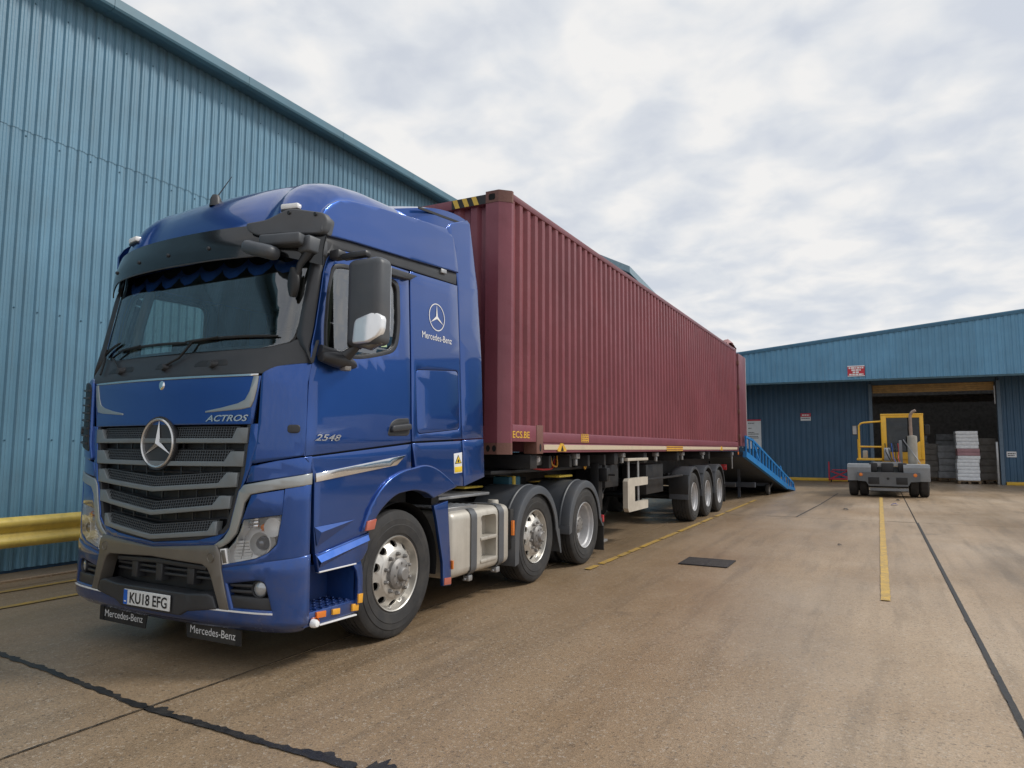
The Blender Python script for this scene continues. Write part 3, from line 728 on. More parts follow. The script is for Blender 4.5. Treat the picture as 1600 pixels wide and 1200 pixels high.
for side in (1, -1):
    X = XR + 0.02 if side == 1 else XL - 0.02
    dn = obj('door', MB().box(X - 0.03, X + 0.03, K1 + 0.03, K1 + 1.14, KB + 0.14, KT - 0.12, b=0.01), 'container_frame', ct)
    for yy in (K1 + 0.35, K1 + 0.85):
        obj('locking_bar', MB().tube([(X - side * 0.06, yy, KB + 0.1), (X - side * 0.06, yy, KT - 0.1)], 0.018, 8), 'galvanised', dn)
    obj('door_gasket', MB().box(X - 0.036, X + 0.036, K1 + 1.135, K1 + 1.17, KB + 0.15, KT - 0.13, b=0.01), M('gasket_grey', (0.5, 0.47, 0.47), 0.6) if 'gasket_grey' not in MATS else 'gasket_grey', dn)
    for k in range(4):
        zz = KB + 0.35 + k * 0.7; obj('hinge', MB().box(X - 0.04, X + 0.04, K1 - 0.03, K1 + 0.05, zz, zz + 0.12, b=0.008), 'casting', dn)
# torn roof edge at the rear
rnd = random.Random(3); rows = []
for i in range(14):
    yy = K1 - 1.5 + i * 0.125
    h_ = 0.02 + 0.16 * max(0, math.sin((i - 3) / 10 * math.pi)) + rnd.uniform(0, 0.05)
    rows.append([(XR - 0.42 + rnd.uniform(-.03, .03), yy, KT - 0.02), (XR - 0.28, yy + rnd.uniform(-.04, .04), KT + h_ * 0.7), (XR - 0.12 + rnd.uniform(-.03, .03), yy + rnd.uniform(-.04, .04), KT + h_), (XR - 0.01 + rnd.uniform(-.02, .03), yy + rnd.uniform(-.05, .05), KT + h_ * 0.55 - rnd.uniform(0, .05))])
obj('torn_roof_edge', MB().grid(rows), M('torn_pink', (0.33, 0.17, 0.17), 0.7, var=0.3, vs=15), ct, 60)
# markings
fns = lambda u, v, d: (XR + d, u, v)
fnp = lambda u, v, d: (XR - 0.003 + d, u, v)
obj('lettering', lettering('ECS.BE', fnp, K0 + 0.05, K0 + 0.46, KB + 0.175, KB + 0.25, 0.002, bold=0.012), 'yellow_mark', ct, 0)
def sticker(y0, y1, z0, z1, seed, mat='yellow_mark', ink='container_post', rows=4):
    fr = lambda u, v, d: (XR + 0.001 + d, u, v)
    s = obj('sticker', MB().extr([(y0, z0), (y1, z0), (y1, z1), (y0, z1)], fr, -0.002, 0.001), mat, ct, 0); mm = MB(); rnd = random.Random(seed); hh = (z1 - z0) / rows
    for r in range(rows):
        u = y0 + 0.02
        while u < y1 - 0.03:
            w_ = rnd.uniform(0.02, 0.06); mm.extr([(u, z0 + r * hh + hh * 0.25), (min(u + w_, y1 - 0.01), z0 + r * hh + hh * 0.25), (min(u + w_, y1 - 0.01), z0 + r * hh + hh * 0.75), (u, z0 + r * hh + hh * 0.75)], fr, 0.0015, 0.0025); u += w_ + 0.02
    obj('printed_line', mm, ink, s, 0)
sticker(K0 + 2.0, K0 + 2.26, KB + 0.145, KB + 0.255, 3)
sticker(K0 + 6.2, K0 + 7.4, KB + 0.02, KB + 0.112, 9, rows=2)
fr = lambda u, v, d: (XR + 0.002 + d, u, v)
for yy in (K0 + 1.36, K0 + 11.3):
    s = obj('pocket_plate', MB().extr(rounded([(yy - 0.13, KB + 0.025), (yy + 0.13, KB + 0.025), (yy + 0.13, KB + 0.05), (yy + 0.03, KB + 0.125), (yy - 0.03, KB + 0.125), (yy - 0.13, KB + 0.05)], 0.012), fr, -0.01, 0.004), 'yellow_mark', ct, 0)
    obj('aperture', MB().extr(rounded([(yy - 0.045, KB + 0.03), (yy + 0.045, KB + 0.03), (yy, KB + 0.10)], 0.015), fr, 0.005, 0.006), 'hole_black', s, 0)

# ------------------------------------------------------------------ wheels
def tyre_profile(R=0.515, w=0.30, rim=0.292):
    hw = w / 2; p = []
    side = [(rim - 0.004, hw - 0.045), (rim + 0.012, hw - 0.018), (rim + 0.03, hw - 0.010), (rim + 0.032, hw - 0.006), (rim + 0.06, hw), (rim + 0.10, hw + 0.006), (rim + 0.105, hw + 0.002), (rim + 0.15, hw + 0.002), (rim + 0.155, hw - 0.004), (R - 0.028, hw - 0.012), (R - 0.010, hw - 0.026), (R - 0.003, hw - 0.045)]
    p += side
    # ribbed tread
    x = hw - 0.045; ng = 5; st = (2 * x) / ng
    for k in range(ng):
        xa = x - k * st
        if k > 0: p += [(R, xa - 0.006)]
        if k < ng - 1: p += [(R, xa - st + 0.006), (R - 0.014, xa - st + 0.005), (R - 0.014, xa - st - 0.005)]
    p += [(r, -h) for r, h in side[::-1]]
    return p
def sector_disc(mb, nh, r0, r1, rh, hr, prof, hole=True):
    """a dished disc in nh sectors, each with an oval hand hole; prof(r) gives the height along the axle"""
    for k in range(nh):
        th0 = 2 * math.pi * k / nh; dth = 2 * math.pi / nh; rm = (r0 + r1) / 2
        out = []; n = 6
        out += [(dth * i / n, r0) for i in range(n + 1)] + [(dth * (1 - i / n), r1) for i in range(n + 1)]
        hl = [(dth / 2 + hr[0] * math.cos(a) / rh, rh + hr[1] * math.sin(a)) for a in [2 * math.pi * j / 14 for j in range(14)]]
        loops = [out, hl] if hole else [out]
        flat = [p for lp in loops for p in lp]
        tri = tessellate_polygon([[Vector((t * rm, r, 0)) for t, r in lp] for lp in loops])
        vs = [(prof(r), r * math.cos(th0 + t), r * math.sin(th0 + t)) for t, r in flat]
        fs = [tuple(t) for t in tri]
        if hole:   # thickness of the hole rim
            o = len(vs); b = len(out); vs += [(prof(r) - 0.02, r * math.cos(th0 + t), r * math.sin(th0 + t)) for t, r in hl]
            fs += [(b + i, b + (i + 1) % 14, o + (i + 1) % 14, o + i) for i in range(14)]
        mb.add(vs, fs)
M('alloy', (0.60, 0.58, 0.54), 0.38, 0.65, var=0.08, dirt=0.35, dirtcol=(0.20, 0.17, 0.13), dscale=5)
M('silver_rim', (0.52, 0.52, 0.53), 0.42, 0.35, var=0.1, dirt=0.35, dirtcol=(0.14, 0.12, 0.10), dscale=4)
M('hub_grey', (0.28, 0.27, 0.26), 0.5, 0.5, var=0.2, dirt=0.5, dirtcol=(0.09, 0.075, 0.06), dscale=8)
M('brake_dark', (0.012, 0.012, 0.012), 0.7, var=0.3)
def make_wheel(kind, parent, R=0.515, w=0.315):
    """axle along x, outer face at +x; origin at the wheel centre, outer tyre wall at x = 0"""
    hw = w / 2; cx = -hw; wheel = MB()
    lip = [(0.288, -0.045), (0.292, -0.012), (0.300, -0.006), (0.304, -0.012), (0.302, -0.03)]
    if kind == 'convex':
        wheel.lathe([(0.302, -0.03), (0.304, -0.012), (0.300, -0.006), (0.292, -0.012), (0.285, -0.05), (0.272, -0.075)], 48)
        pr = lambda r: -0.075 + 0.075 * min(1, max(0, (0.272 - r) / 0.09)) ** 0.8 + (0.0 if r > 0.18 else 0.004)
        sector_disc(wheel, 10, 0.195, 0.272, 0.237, (0.036, 0.028), pr)
        wheel.lathe([(0.195, pr(0.195)), (0.187, pr(0.195) + 0.006), (0.125, pr(0.195) + 0.006), (0.12, pr(0.195) - 0.03)], 40)
        face = pr(0.195) + 0.006
        hub = MB().lathe([(0.128, face - 0.02), (0.125, face + 0.03), (0.105, face + 0.045), (0.095, face + 0.05), (0.06, face + 0.052), (0.055, face + 0.075), (0.045, face + 0.085), (0.0, face + 0.085)], 28)
        for k in range(8):
            a = 2 * math.pi * k / 8; hub.lathe([(0.0, face + 0.062), (0.009, face + 0.060), (0.011, face + 0.045)], 6, 'X', (0, 0.088 * math.cos(a), 0.088 * math.sin(a)))
        bolt = 0.158; nb = face
    else:
        dp = -0.145
        wheel.lathe([(0.302, -0.03), (0.304, -0.012), (0.300, -0.006), (0.291, -0.012), (0.284, -0.05), (0.262, -0.065), (0.255, -0.11), (0.248, dp - 0.02)], 48)
        pr = lambda r: dp - 0.02 - 0.035 * min(1, max(0, (0.25 - r) / 0.06))
        sector_disc(wheel, 10, 0.185, 0.248, 0.217, (0.026, 0.018), pr)
        wheel.lathe([(0.185, pr(0.185)), (0.125, pr(0.185)), (0.12, pr(0.185) - 0.03)], 40); face = pr(0.185)
        hub = MB().lathe([(0.118, face - 0.02), (0.116, face + 0.09), (0.10, face + 0.11), (0.09, face + 0.115), (0.04, face + 0.12), (0.0, face + 0.12)], 28)
        for k in range(8):
            a = 2 * math.pi * k / 8; hub.lathe([(0.0, face + 0.128), (0.009, face + 0.126), (0.011, face + 0.108)], 6, 'X', (0, 0.08 * math.cos(a), 0.08 * math.sin(a)))
        bolt = 0.155; nb = face
    wh = obj('wheel', wheel, 'alloy' if kind == 'convex' else 'silver_rim', parent, 40, local=True)
    ty = MB().lathe([(r, h - hw) for r, h in tyre_profile(R, w)], 72); obj('tyre', ty, 'rubber', wh, 30, local=True)
    obj('hub', hub, 'hub_grey', wh, 40, local=True)
    obj('brake_drum', MB().lathe([(0.0, -0.21), (0.245, -0.21), (0.25, -0.30)], 32).lathe([(0.295, -0.06), (0.30, -w + 0.02)], 32), 'brake_dark', wh, 40, local=True)
    nut = MB().lathe([(0.0, 0.034), (0.008, 0.034), (0.014, 0.028), (0.0165, 0.012), (0.019, 0.006), (0.019, 0.0)], 6)
    first = None
    for k in range(10):
        a = 2 * math.pi * (k + 0.5) / 10
        if first is None: first = obj('wheel_nut', nut, 'hub_grey', wh, 30, local=True); o = first
        else: o = first.copy(); C.objects.link(o); o.parent = wh
        o.location = (nb, bolt * math.cos(a), bolt * math.sin(a))
    return wh

# ------------------------------------------------------------------ semi trailer
tr = thing('semi_trailer', 'black skeletal three axle semi trailer carrying the container', 'trailer', (CXT, 14, 0))
def TB(name, *a, mat='steel_dark', b=0.008, ang=38): return obj(name, MB().box(*a, b=b), mat, tr, ang)
for s in (1, -1):
    xa, xb = CXT + s * 0.42, CXT + s * 0.56
    m = MB().box(min(xa, xb), max(xa, xb), K0 + 2.9, K1 - 0.1, 1.28, 1.30).box(min(xa, xb), max(xa, xb), K0 + 2.9, K1 - 0.1, 0.98, 1.0); mid = (xa + xb) / 2
    m.box(mid - 0.012, mid + 0.012, K0 + 2.9, K1 - 0.1, 1.0, 1.28); obj('chassis_beam', m, 'steel_dark', tr, 0)
    # gooseneck
    obj('gooseneck_beam', MB().extr([(K0 + 0.25, 1.30), (K0 + 0.25, 1.45), (K0 + 3.0, 1.45), (K0 + 3.9, 1.30), (K0 + 3.9, 0.98), (K0 + 3.0, 1.05), (K0 + 2.4, 1.20)], lambda u, v, d: (d, u, v), min(xa, xb), max(xa, xb)), 'steel_dark', tr, 30)
for yy, x in ((K0 + 0.72, 1.2), (K0 + 3.6, 1.2), (K0 + 5.1, 1.2), (K0 + 7.4, 1.18), (K0 + 10.2, 1.2), (K0 + 12.9, 1.22)):
    TB('cross_member', CXT - x, CXT + x, yy - 0.09, yy + 0.09, 1.30, 1.468)
TB('coupling_plate', CXT - 0.95, CXT + 0.95, K0 + 0.15, K0 + 3.2, 1.245, 1.285)
for k in range(4):
    yy = K0 + 1.25 + k * 0.65; TB('outrigger', CXT - 1.15, CXT + 1.15, yy, yy + 0.08, 1.29, 1.45)
TB('side_panel', CXT + 0.86, CXT + 0.90, K0 + 1.95, K0 + 2.7, 1.29, 1.44, mat='steel_dark'); TB('label_plate', CXT + 0.905, CXT + 0.91, K0 + 2.0, K0 + 2.62, 1.40, 1.45, mat='galvanised', b=0.002)
TB('connector_box', CXT + 0.9, CXT + 1.05, K0 + 1.05, K0 + 1.30, 1.33, 1.45, mat='galvanised')
m = MB().lathe([(0.0, 0.03), (0.03, 0.03), (0.04, 0.0)], 16, 'X', (CXT + 1.05, K0 + 1.12, 1.40)); obj('connector_socket', m, 'white_sign', tr)
def hose(pts, r, mat, name='air_line'):
    P = []; pts = [Vector(p) for p in pts]
    for i in range(len(pts) - 1):
        a = pts[max(i - 1, 0)]; b = pts[i]; c = pts[i + 1]; d = pts[min(i + 2, len(pts) - 1)]
        for j in range(6):
            t = j / 6; P.append(0.5 * ((2 * b) + (-a + c) * t + (2 * a - 5 * b + 4 * c - d) * t * t + (-a + 3 * b - 3 * c + d) * t ** 3))
    P.append(pts[-1]); return obj(name, MB().tube(P, r, 7), mat, tr, 60)
M('hose_red', (0.5, 0.03, 0.03), 0.4); M('hose_yellow', (0.62, 0.30, 0.03), 0.4); M('hose_blue', (0.02, 0.08, 0.35), 0.4); M('hose_black', (0.015, 0.015, 0.015), 0.5)
hose([(CXT + 0.95, K0 + 1.15, 1.30), (CXT + 0.98, K0 + 1.45, 1.27), (CXT + 0.97, K0 + 1.75, 1.29), (CXT + 0.95, K0 + 1.85, 1.40)], 0.014, 'hose_red')
hose([(CXT + 1.0, K0 + 1.62, 1.44), (CXT + 1.02, K0 + 1.63, 1.33), (CXT + 1.02, K0 + 1.78, 1.31), (CXT + 1.0, K0 + 1.82, 1.44)], 0.012, 'hose_yellow')
for k in range(4): hose([(CXT + 0.96 + 0.02 * k, K0 + 1.38 + 0.1 * k, 1.44), (CXT + 1.0, K0 + 1.36 + 0.1 * k, 1.36), (CXT + 0.94, K0 + 1.33 + 0.1 * k, 1.29)], 0.014, 'hose_black')
m = MB(); m.tube([(CXT + 0.98 + 0.0 * a, K0 + 2.86 + 0.035 * math.cos(t), 1.30 + 0.055 * math.sin(t)) for a, t in enumerate([math.pi * (0.9 + 1.2 * i / 12) for i in range(13)])], 0.012, 8); obj('hook', m, 'hose_yellow', tr)
# landing legs
for s in (1, -1):
    x = CXT + s * 1.0
    lg = obj('landing_leg', MB().box(x - 0.07, x + 0.07, 9.75, 9.91, 0.62, 1.32, b=0.01), 'steel_dark', tr)
    obj('inner_leg', MB().box(x - 0.05, x + 0.05, 9.775, 9.885, 0.24, 0.62, b=0.006), 'steel_dark', lg)
    obj('foot', MB().box(x - 0.13, x + 0.13, 9.70, 9.96, 0.16, 0.20, b=0.01).box(x - 0.04, x + 0.04, 9.79, 9.87, 0.2, 0.30, b=0.01), 'galvanised' if s == 1 else 'steel_dark', lg)
    obj('brace', MB().tube([(x, 9.9, 0.75), (x, 10.45, 1.12)], 0.018, 8), 'steel_dark', lg)
    obj('gearbox', MB().box(x + s * 0.07, x + s * 0.2, 9.76, 9.9, 1.05, 1.25, b=0.015).tube([(x + s * 0.2, 9.83, 1.15), (x + s * 0.3, 9.83, 1.15)], 0.015, 8), 'steel_dark', lg)
TB('leg_cross_tube', CXT - 1.0, CXT + 1.0, 9.8, 9.86, 0.95, 1.01)
TB('tool_box', CXT + 0.62, CXT + 1.10, 9.95, 10.55, 0.95, 1.29); TB('tool_box', CXT + 0.6, CXT + 1.05, 12.2, 13.3, 0.72, 1.25)
# cream side guard
M('cream_guard', (0.55, 0.50, 0.42), 0.5, var=0.08, dirt=0.35, dirtcol=(0.15, 0.12, 0.09))
for s in (1, -1):
    x = CXT + s * 1.19; y0g = 10.62
    poly = [(y0g, 0.60), (y0g + 0.06, 0.535), (y0g + 1.08, 0.535), (y0g + 1.08, 0.67), (y0g + 0.36, 0.67), (y0g + 0.36, 0.93), (y0g + 1.08, 0.93), (y0g + 1.08, 1.06), (y0g + 0.06, 1.06), (y0g, 1.02)]
    gd = obj('side_guard', MB().extr(poly, lambda u, v, d: (d, u, v), x - 0.04, x + 0.04), 'cream_guard', tr, 30)
    for yy in (y0g + 0.33, y0g + 0.84):
        obj('hanger_rod', MB().tube([(x - s * 0.06, yy, 0.56), (x - s * 0.06, yy, 1.36)], 0.022, 8), 'galvanised', gd)
    obj('guard_bracket', MB().box(x - 0.05, x + 0.03, y0g + 0.05, y0g + 1.15, 1.34, 1.385, b=0.005), 'cream_guard', gd)
    TB('guard_rail', x - 0.03, x, y0g + 1.1, 14.3, 0.98, 1.02)
m = MB().tube([(CXT - 0.45, 11.4, 0.56), (CXT + 0.75, 12.6, 0.62)], 0.13, 14); obj('air_tank', MB().tube([(CXT + 0.75, 12.0, 0.62), (CXT + 0.75, 13.2, 0.62)], 0.0, 3), 'galvanised', tr) if False else None
obj('air_tank', MB().lathe([(0.0, 11.75), (0.10, 11.78), (0.14, 11.86), (0.14, 13.0), (0.10, 13.08), (0.0, 13.1)], 20, 'Y', (CXT - 0.2, 0, 0.62)), 'white_sign', tr)
for k in range(5):
    yy = 8.6 + k * 1.9; obj('twist_lock', MB().box(CXT + 1.10, CXT + 1.20, yy, yy + 0.12, 1.40, 1.47, b=0.01).box(CXT + 1.13, CXT + 1.18, yy + 0.02, yy + 0.08, 1.31, 1.40, b=0.008), 'galvanised', tr)
# axles
TY = [15.10, 16.41, 17.72]
proto = make_wheel('concave', tr, 0.515, 0.385); proto.location = (CXT + 1.235 - tr.location.x, TY[0] - tr.location.y, 0.515)
for i, yy in enumerate(TY):
    for s in (1, -1):
        if i == 0 and s == 1: continue
        inst(proto, tr, (CXT + s * 1.235 - tr.location.x, yy - tr.location.y, 0.515 - tr.location.z), (0.4 * i, 0, 0 if s == 1 else math.pi))
    obj('axle', MB().tube([(CXT - 1.0, yy, 0.515), (CXT + 1.0, yy, 0.515)], 0.07, 12), 'steel_dark', tr)
    for s in (1, -1):
        x0 = CXT + s * 0.84; x1 = CXT + s * 1.25; a, b = min(x0, x1), max(x0, x1); R1 = 0.62
        prof = [(R1, a), (R1 + 0.012, a + 0.01), (R1 + 0.012, b - 0.03), (R1, b), (R1 - 0.045, b), (R1 - 0.045, b - 0.008), (R1 - 0.012, b - 0.012), (R1 - 0.012, a + 0.01)]
        lo = -0.10 if i else 0.0
        mg = obj('mudguard', MB().lathe(prof, 26, 'X', (0, yy, 0.53), math.pi * 0.06, math.pi * 1.02), 'grey_plastic', tr, 40)
        if i == 0: obj('mudguard_skirt', MB().box(a, b, yy - 0.64, yy - 0.615, 0.60, 1.0, b=0.006), 'black_plastic', mg)
        for q in (0.25, 0.5, 0.75):
            an = math.pi * q; obj('mudguard_rib', MB().lathe([(R1 + 0.02, a + 0.01), (R1 + 0.02, b - 0.02)], 2, 'X', (0, yy, 0.53), an - 0.02, an + 0.02), 'black_plastic', mg, 0)
        if i == 2: obj('mud_flap', MB().box(a, b, yy + 0.60, yy + 0.615, 0.2, 0.62), 'rubber', mg, 0)
    TB('air_bag_bracket', CXT - 0.6, CXT + 0.6, yy + 0.2, yy + 0.45, 0.75, 1.0)
TB('rear_bumper', CXT - 1.2, CXT + 1.2, K1 - 0.25, K1 - 0.15, 0.48, 0.60)
for s in (1, -1):
    TB('bumper_bracket', CXT + s * 0.5 - 0.05, CXT + s * 0.5 + 0.05, K1 - 0.3, K1 - 0.2, 0.5, 1.2)
    TB('tail_lamp', CXT + s * 0.75 - 0.2, CXT + s * 0.75 + 0.2, K1 - 0.14, K1 - 0.08, 0.95, 1.1, mat='red_lens')
    TB('side_marker', CXT + s * 1.26 - 0.015, CXT + s * 1.26 + 0.015, K1 - 0.05, K1 + 0.03, 1.38, 1.46, mat='amber')
TB('rear_hang_rod', CXT + 1.17, CXT + 1.2, K1 - 0.6, K1 - 0.55, 1.0, 1.4, mat='galvanised')
TB('rear_hang_box', CXT + 1.1, CXT + 1.22, K1 - 0.62, K1 - 0.5, 1.36, 1.45, mat='galvanised')

# ------------------------------------------------------------------ tractor unit
def carpaint():
    t = NT('truck_blue')
    c = t.mix(t.ramp(t.noise(0.8, 3), 0.3, 0.7), (0.012, 0.068, 0.290), (0.016, 0.082, 0.340))
    sp = t.n('ShaderNodeSeparateXYZ'); t.l(t.pos, sp.inputs[0])
    low = t.n('ShaderNodeMapRange'); low.inputs[1].default_value = 1.1; low.inputs[2].default_value = 0.25; t.l(sp.outputs[2], low.inputs[0])
    spl = t.ramp(t.noise(5, 9, 0.72), 0.40, 0.72)          # road spray thrown up from the wheels
    fac = t.math('MULTIPLY', t.math('MULTIPLY', spl, low.outputs[0]), 0.55)
    haze = t.math('MULTIPLY', t.ramp(t.noise(1.7, 7, 0.65, stretch=(1, 1, 0.5)), 0.45, 0.8), 0.035)
    fac = t.math('ADD', fac, haze)
    c = t.mix(fac, c, (0.13, 0.115, 0.10))
    r = t.math('MULTIPLY_ADD', fac, 0.8, 0.28)
    p = t.bsdf(c, r, 0.74, 1.0, t.bump(t.noise(1.1, 2), 0.010, 0.10), coat_rough=0.03)
    t.l(t.math('MULTIPLY_ADD', fac, 0.7, 0.03), p.inputs['Coat Roughness'])
    MATS['truck_blue'] = t.m
carpaint()
def glassmat(name, tint, refl=0.0, rough=0.0):
    t = NT(name)
    tr_ = t.n('ShaderNodeBsdfTransparent'); tr_.inputs[0].default_value = (*tint, 1)
    gl = t.n('ShaderNodeBsdfGlossy'); gl.inputs['Roughness'].default_value = rough; gl.inputs[0].default_value = (0.95, 0.97, 1, 1)
    fr_ = t.n('ShaderNodeFresnel'); fr_.inputs[0].default_value = 1.6
    f = t.math('ADD', fr_.outputs[0], t.math('MULTIPLY_ADD', t.noise(6, 6), 0.04, refl)); 
    mx_ = t.n('ShaderNodeMixShader'); t.l(f, mx_.inputs[0]); t.l(tr_.outputs[0], mx_.inputs[1]); t.l(gl.outputs[0], mx_.inputs[2]); t.l(mx_.outputs[0], t.out.inputs[0])
    MATS[name] = t.m
glassmat('windscreen_glass', (0.82, 0.90, 0.86), 0.08); glassmat('side_glass', (0.60, 0.70, 0.66), 0.14); glassmat('lamp_glass', (0.97, 0.98, 0.99), 0.0)
M('cab_black', (0.030, 0.032, 0.037), 0.40, var=0.12, dirt=0.2, dirtcol=(0.09, 0.085, 0.08))
M('visor_smoke', (0.008, 0.009, 0.011), 0.16, var=0.1, coat=0.3)
M('grille_black', (0.012, 0.0125, 0.014), 0.5, var=0.2)
M('grille_grey', (0.21, 0.23, 0.24), 0.38, 0.25, var=0.06, dirt=0.2, dirtcol=(0.12, 0.105, 0.09))
M('silver_trim', (0.40, 0.42, 0.42), 0.30, 0.6, var=0.06, dirt=0.15)
M('frame_grey', (0.20, 0.185, 0.165), 0.32, 0.5, var=0.08, dirt=0.25)
M('emblem_silver', (0.66, 0.66, 0.66), 0.22, 0.75, var=0.04)
M('chrome', (0.82, 0.82, 0.83), 0.06, 1.0, var=0.03)
M('chrome_strip', (0.75, 0.75, 0.75), 0.12, 1.0, var=0.05)
M('interior_grey', (0.11, 0.11, 0.105), 0.7, var=0.15); M('interior_dark', (0.02, 0.02, 0.022), 0.7, var=0.15); M('interior_beige', (0.33, 0.31, 0.27), 0.8, var=0.1)
M('pelmet_blue', (0.02, 0.10, 0.42), 0.85, var=0.2, vs=30); M('pelmet_dark', (0.010, 0.014, 0.025), 0.9, var=0.2)
M('tank_alloy', (0.56, 0.53, 0.47), 0.42, 0.35, var=0.07, dirt=0.35, dirtcol=(0.26, 0.22, 0.17), streak=0.3)
M('strap_grey', (0.13, 0.14, 0.155), 0.45, 0.4, var=0.1, dirt=0.3)
M('plate_white', (0.78, 0.79, 0.78), 0.35, var=0.03, dirt=0.12); M('plate_blue', (0.01, 0.12, 0.55), 0.35)
M('plate_yellow', (0.80, 0.55, 0.03), 0.4); M('lamp_white', (0.92, 0.92, 0.91), 0.3, var=0.05, coat=0.5)
M('reflector', (0.95, 0.95, 0.95), 0.35, 0.4, var=0.05)
M('fender_grey', (0.070, 0.078, 0.090), 0.45, var=0.1, dirt=0.4, dirtcol=(0.12, 0.11, 0.10), dscale=3)
M('flap_black', (0.02, 0.02, 0.021), 0.6, var=0.2, dirt=0.4, dirtcol=(0.09, 0.08, 0.065))

TX = CXT
trk = thing('truck', 'dark blue tractor unit at the front, coupled to the maroon container trailer', 'truck', (TX, 6.0, 0))
# plan curve of the cab front: gentle bow, then a rounded corner
_bp = [Vector((.95, .078)), Vector((1.13, .114)), Vector((1.25, .17)), Vector((1.25, .30))]
_bz = []
for i in range(60):
    t = i / 59; _bz.append((1 - t) ** 3 * _bp[0] + 3 * (1 - t) ** 2 * t * _bp[1] + 3 * (1 - t) * t * t * _bp[2] + t ** 3 * _bp[3])
_sl = [.95]
for i in range(59): _sl.append(_sl[-1] + (_bz[i + 1] - _bz[i]).length)
def interp(x, X, Y):
    if x <= X[0]: return Y[0]
    for i in range(len(X) - 1):
        if x <= X[i + 1]: return Y[i] + (Y[i + 1] - Y[i]) * (x - X[i]) / (X[i + 1] - X[i])
    return Y[-1]
_bx = [b.x for b in _bz]; _by = [b.y for b in _bz]
def plan(s):
    a = abs(s); sg = 1 if s >= 0 else -1
    if a <= .95: return s, .0864 * a * a
    if a >= _sl[-1]: return sg * 1.25, .30 + a - _sl[-1]
    return sg * interp(a, _sl, _bx), interp(a, _sl, _by)
CZ = ([0, 0.36, 2.06, 2.25, 2.95, 3.1, 3.34], [3.385, 3.365, 3.368, 3.47, 3.61, 3.62, 3.63])
def fm(s, z, d=0.0):
    x, y = plan(s); x2, y2 = plan(s + 1e-3); x1, y1 = plan(s - 1e-3)
    tx, ty = x2 - x1, y2 - y1; l = math.hypot(tx, ty) or 1; nx, ny = ty / l, -tx / l
    return (TX + x + nx * d, interp(z, *CZ) + y + ny * d, z)
def xs_(z): return 1.25 - 0.052 * max(0, min(1, (z - 1.5) / 1.5)) ** 1.2 - 0.04 * max(0, z - 3.05)
def SM(sg): return lambda y, z, d=0.0: (TX + sg * (xs_(z) + d), y, z)
def Q(y, z):
    k = 1 + (1.25 - xs_(z)) / 3.508; return (y * k, 1.545 + (z - 1.545) * k)
def QL(l): return [Q(*p) for p in l]
def fpart(name, outline, mat, d=0.0, thick=0.02, e=0.005, g=0.07, holes=(), parent=None, fn=None, back=False, ang=50):
    return obj(name, MB().patch(outline, fn or fm, thick, e, g, 0.14, d, holes, back), mat, parent or trk, ang)
def mir(l): return [(-a, b) for a, b in l][::-1]
def symm(l): return l + [(-a, b) for a, b in l[::-1] if abs(a) > 1e-6]

# dark inner body behind the panels
fpart('cab_frame', [(-1.34, 0.50), (1.34, 0.50), (1.34, 2.20), (-1.34, 2.20)], 'grille_black', d=-0.13, thick=0.01)
for sg in (1, -1):
    obj('cab_frame', MB().patch([(3.72, 0.95), (4.15, 1.02), (4.3, 1.18), (4.5, 1.32), (5.2, 1.38), (5.5, 1.25), (5.58, 1.25), (5.58, 2.15), (3.72, 2.15)], SM(sg), 0.01, 0.002, 0.3, d=-0.06), 'grille_black', trk)
# bonnet flap, silver wings, chrome line
fpart('bonnet', symm([(0.0, 1.704), (0.896, 1.704), (0.904, 1.75), (0.950, 2.035)]), 'truck_blue', d=0.004)
fpart('trim_line', symm([(0.0, 2.042), (0.932, 2.042), (0.934, 2.053), (0.0, 2.055)]), 'chrome_strip', d=0.008, e=0.002)
wing = [(0.936, 2.036), (0.925, 1.95), (0.905, 1.87), (0.880, 1.822), (0.80, 1.808), (0.478, 1.789), (0.478, 1.796), (0.62, 1.816), (0.77, 1.846), (0.832, 1.872), (0.868, 1.93), (0.898, 2.036)]
fpart('wing_trim', wing, 'silver_trim', d=0.009, e=0.003, thick=0.01); fpart('wing_trim', mir(wing), 'silver_trim', d=0.009, e=0.003, thick=0.01)
fp = lambda u, v, d: fm(u, v, d + 0.006)
obj('lettering', lettering('ACTROS', fp, 0.482, 0.866, 1.722, 1.768, 0.003, shear=0.35, bold=0.022), 'emblem_silver', trk, 0)
p0 = fm(0.0, 2.0, 0.0); obj('bonnet_badge', MB().lathe([(0.0, -0.012), (0.022, -0.010), (0.034, -0.004), (0.036, 0.01)], 24, 'Y', p0), 'chrome', trk)
# grille
gi = [(0.0, 0.845), (0.458, 0.884), (0.69, 0.940), (0.743, 0.992), (0.847, 1.368), (0.884, 1.698)]
fpart('grille_back', symm(gi), 'grille_black', d=-0.075, thick=0.01)
edge = [(0.883, 1.698), (0.846, 1.368), (0.742, 0.992), (0.689, 0.941), (0.458, 0.885), (0.0, 0.846)]
inner = [(0.0, 0.868), (0.448, 0.905), (0.664, 0.957), (0.708, 1.002), (0.812, 1.372), (0.852, 1.698)]
fpart('grille_frame', edge + mir(edge)[1:] + [(-a, b) for a, b in inner[::-1]] + inner[1:], 'cab_black', d=-0.004, thick=0.06, e=0.004)
u_in = [(0.888, 1.698), (0.852, 1.368), (0.748, 0.988), (0.692, 0.934), (0.458, 0.878), (0.0, 0.838)]
u_out = [(0.0, 0.808), (0.606, 0.855), (0.735, 0.968), (0.805, 1.236), (0.846, 1.286), (0.89, 1.40), (0.945, 1.55), (0.952, 1.698)]
fpart('grille_surround', u_in + [(-a, b) for a, b in u_in[:-1][::-1]] + [(-a, b) for a, b in u_out[::-1]] + u_out[1:], 'truck_blue', d=0.004, thick=0.05, e=0.006)
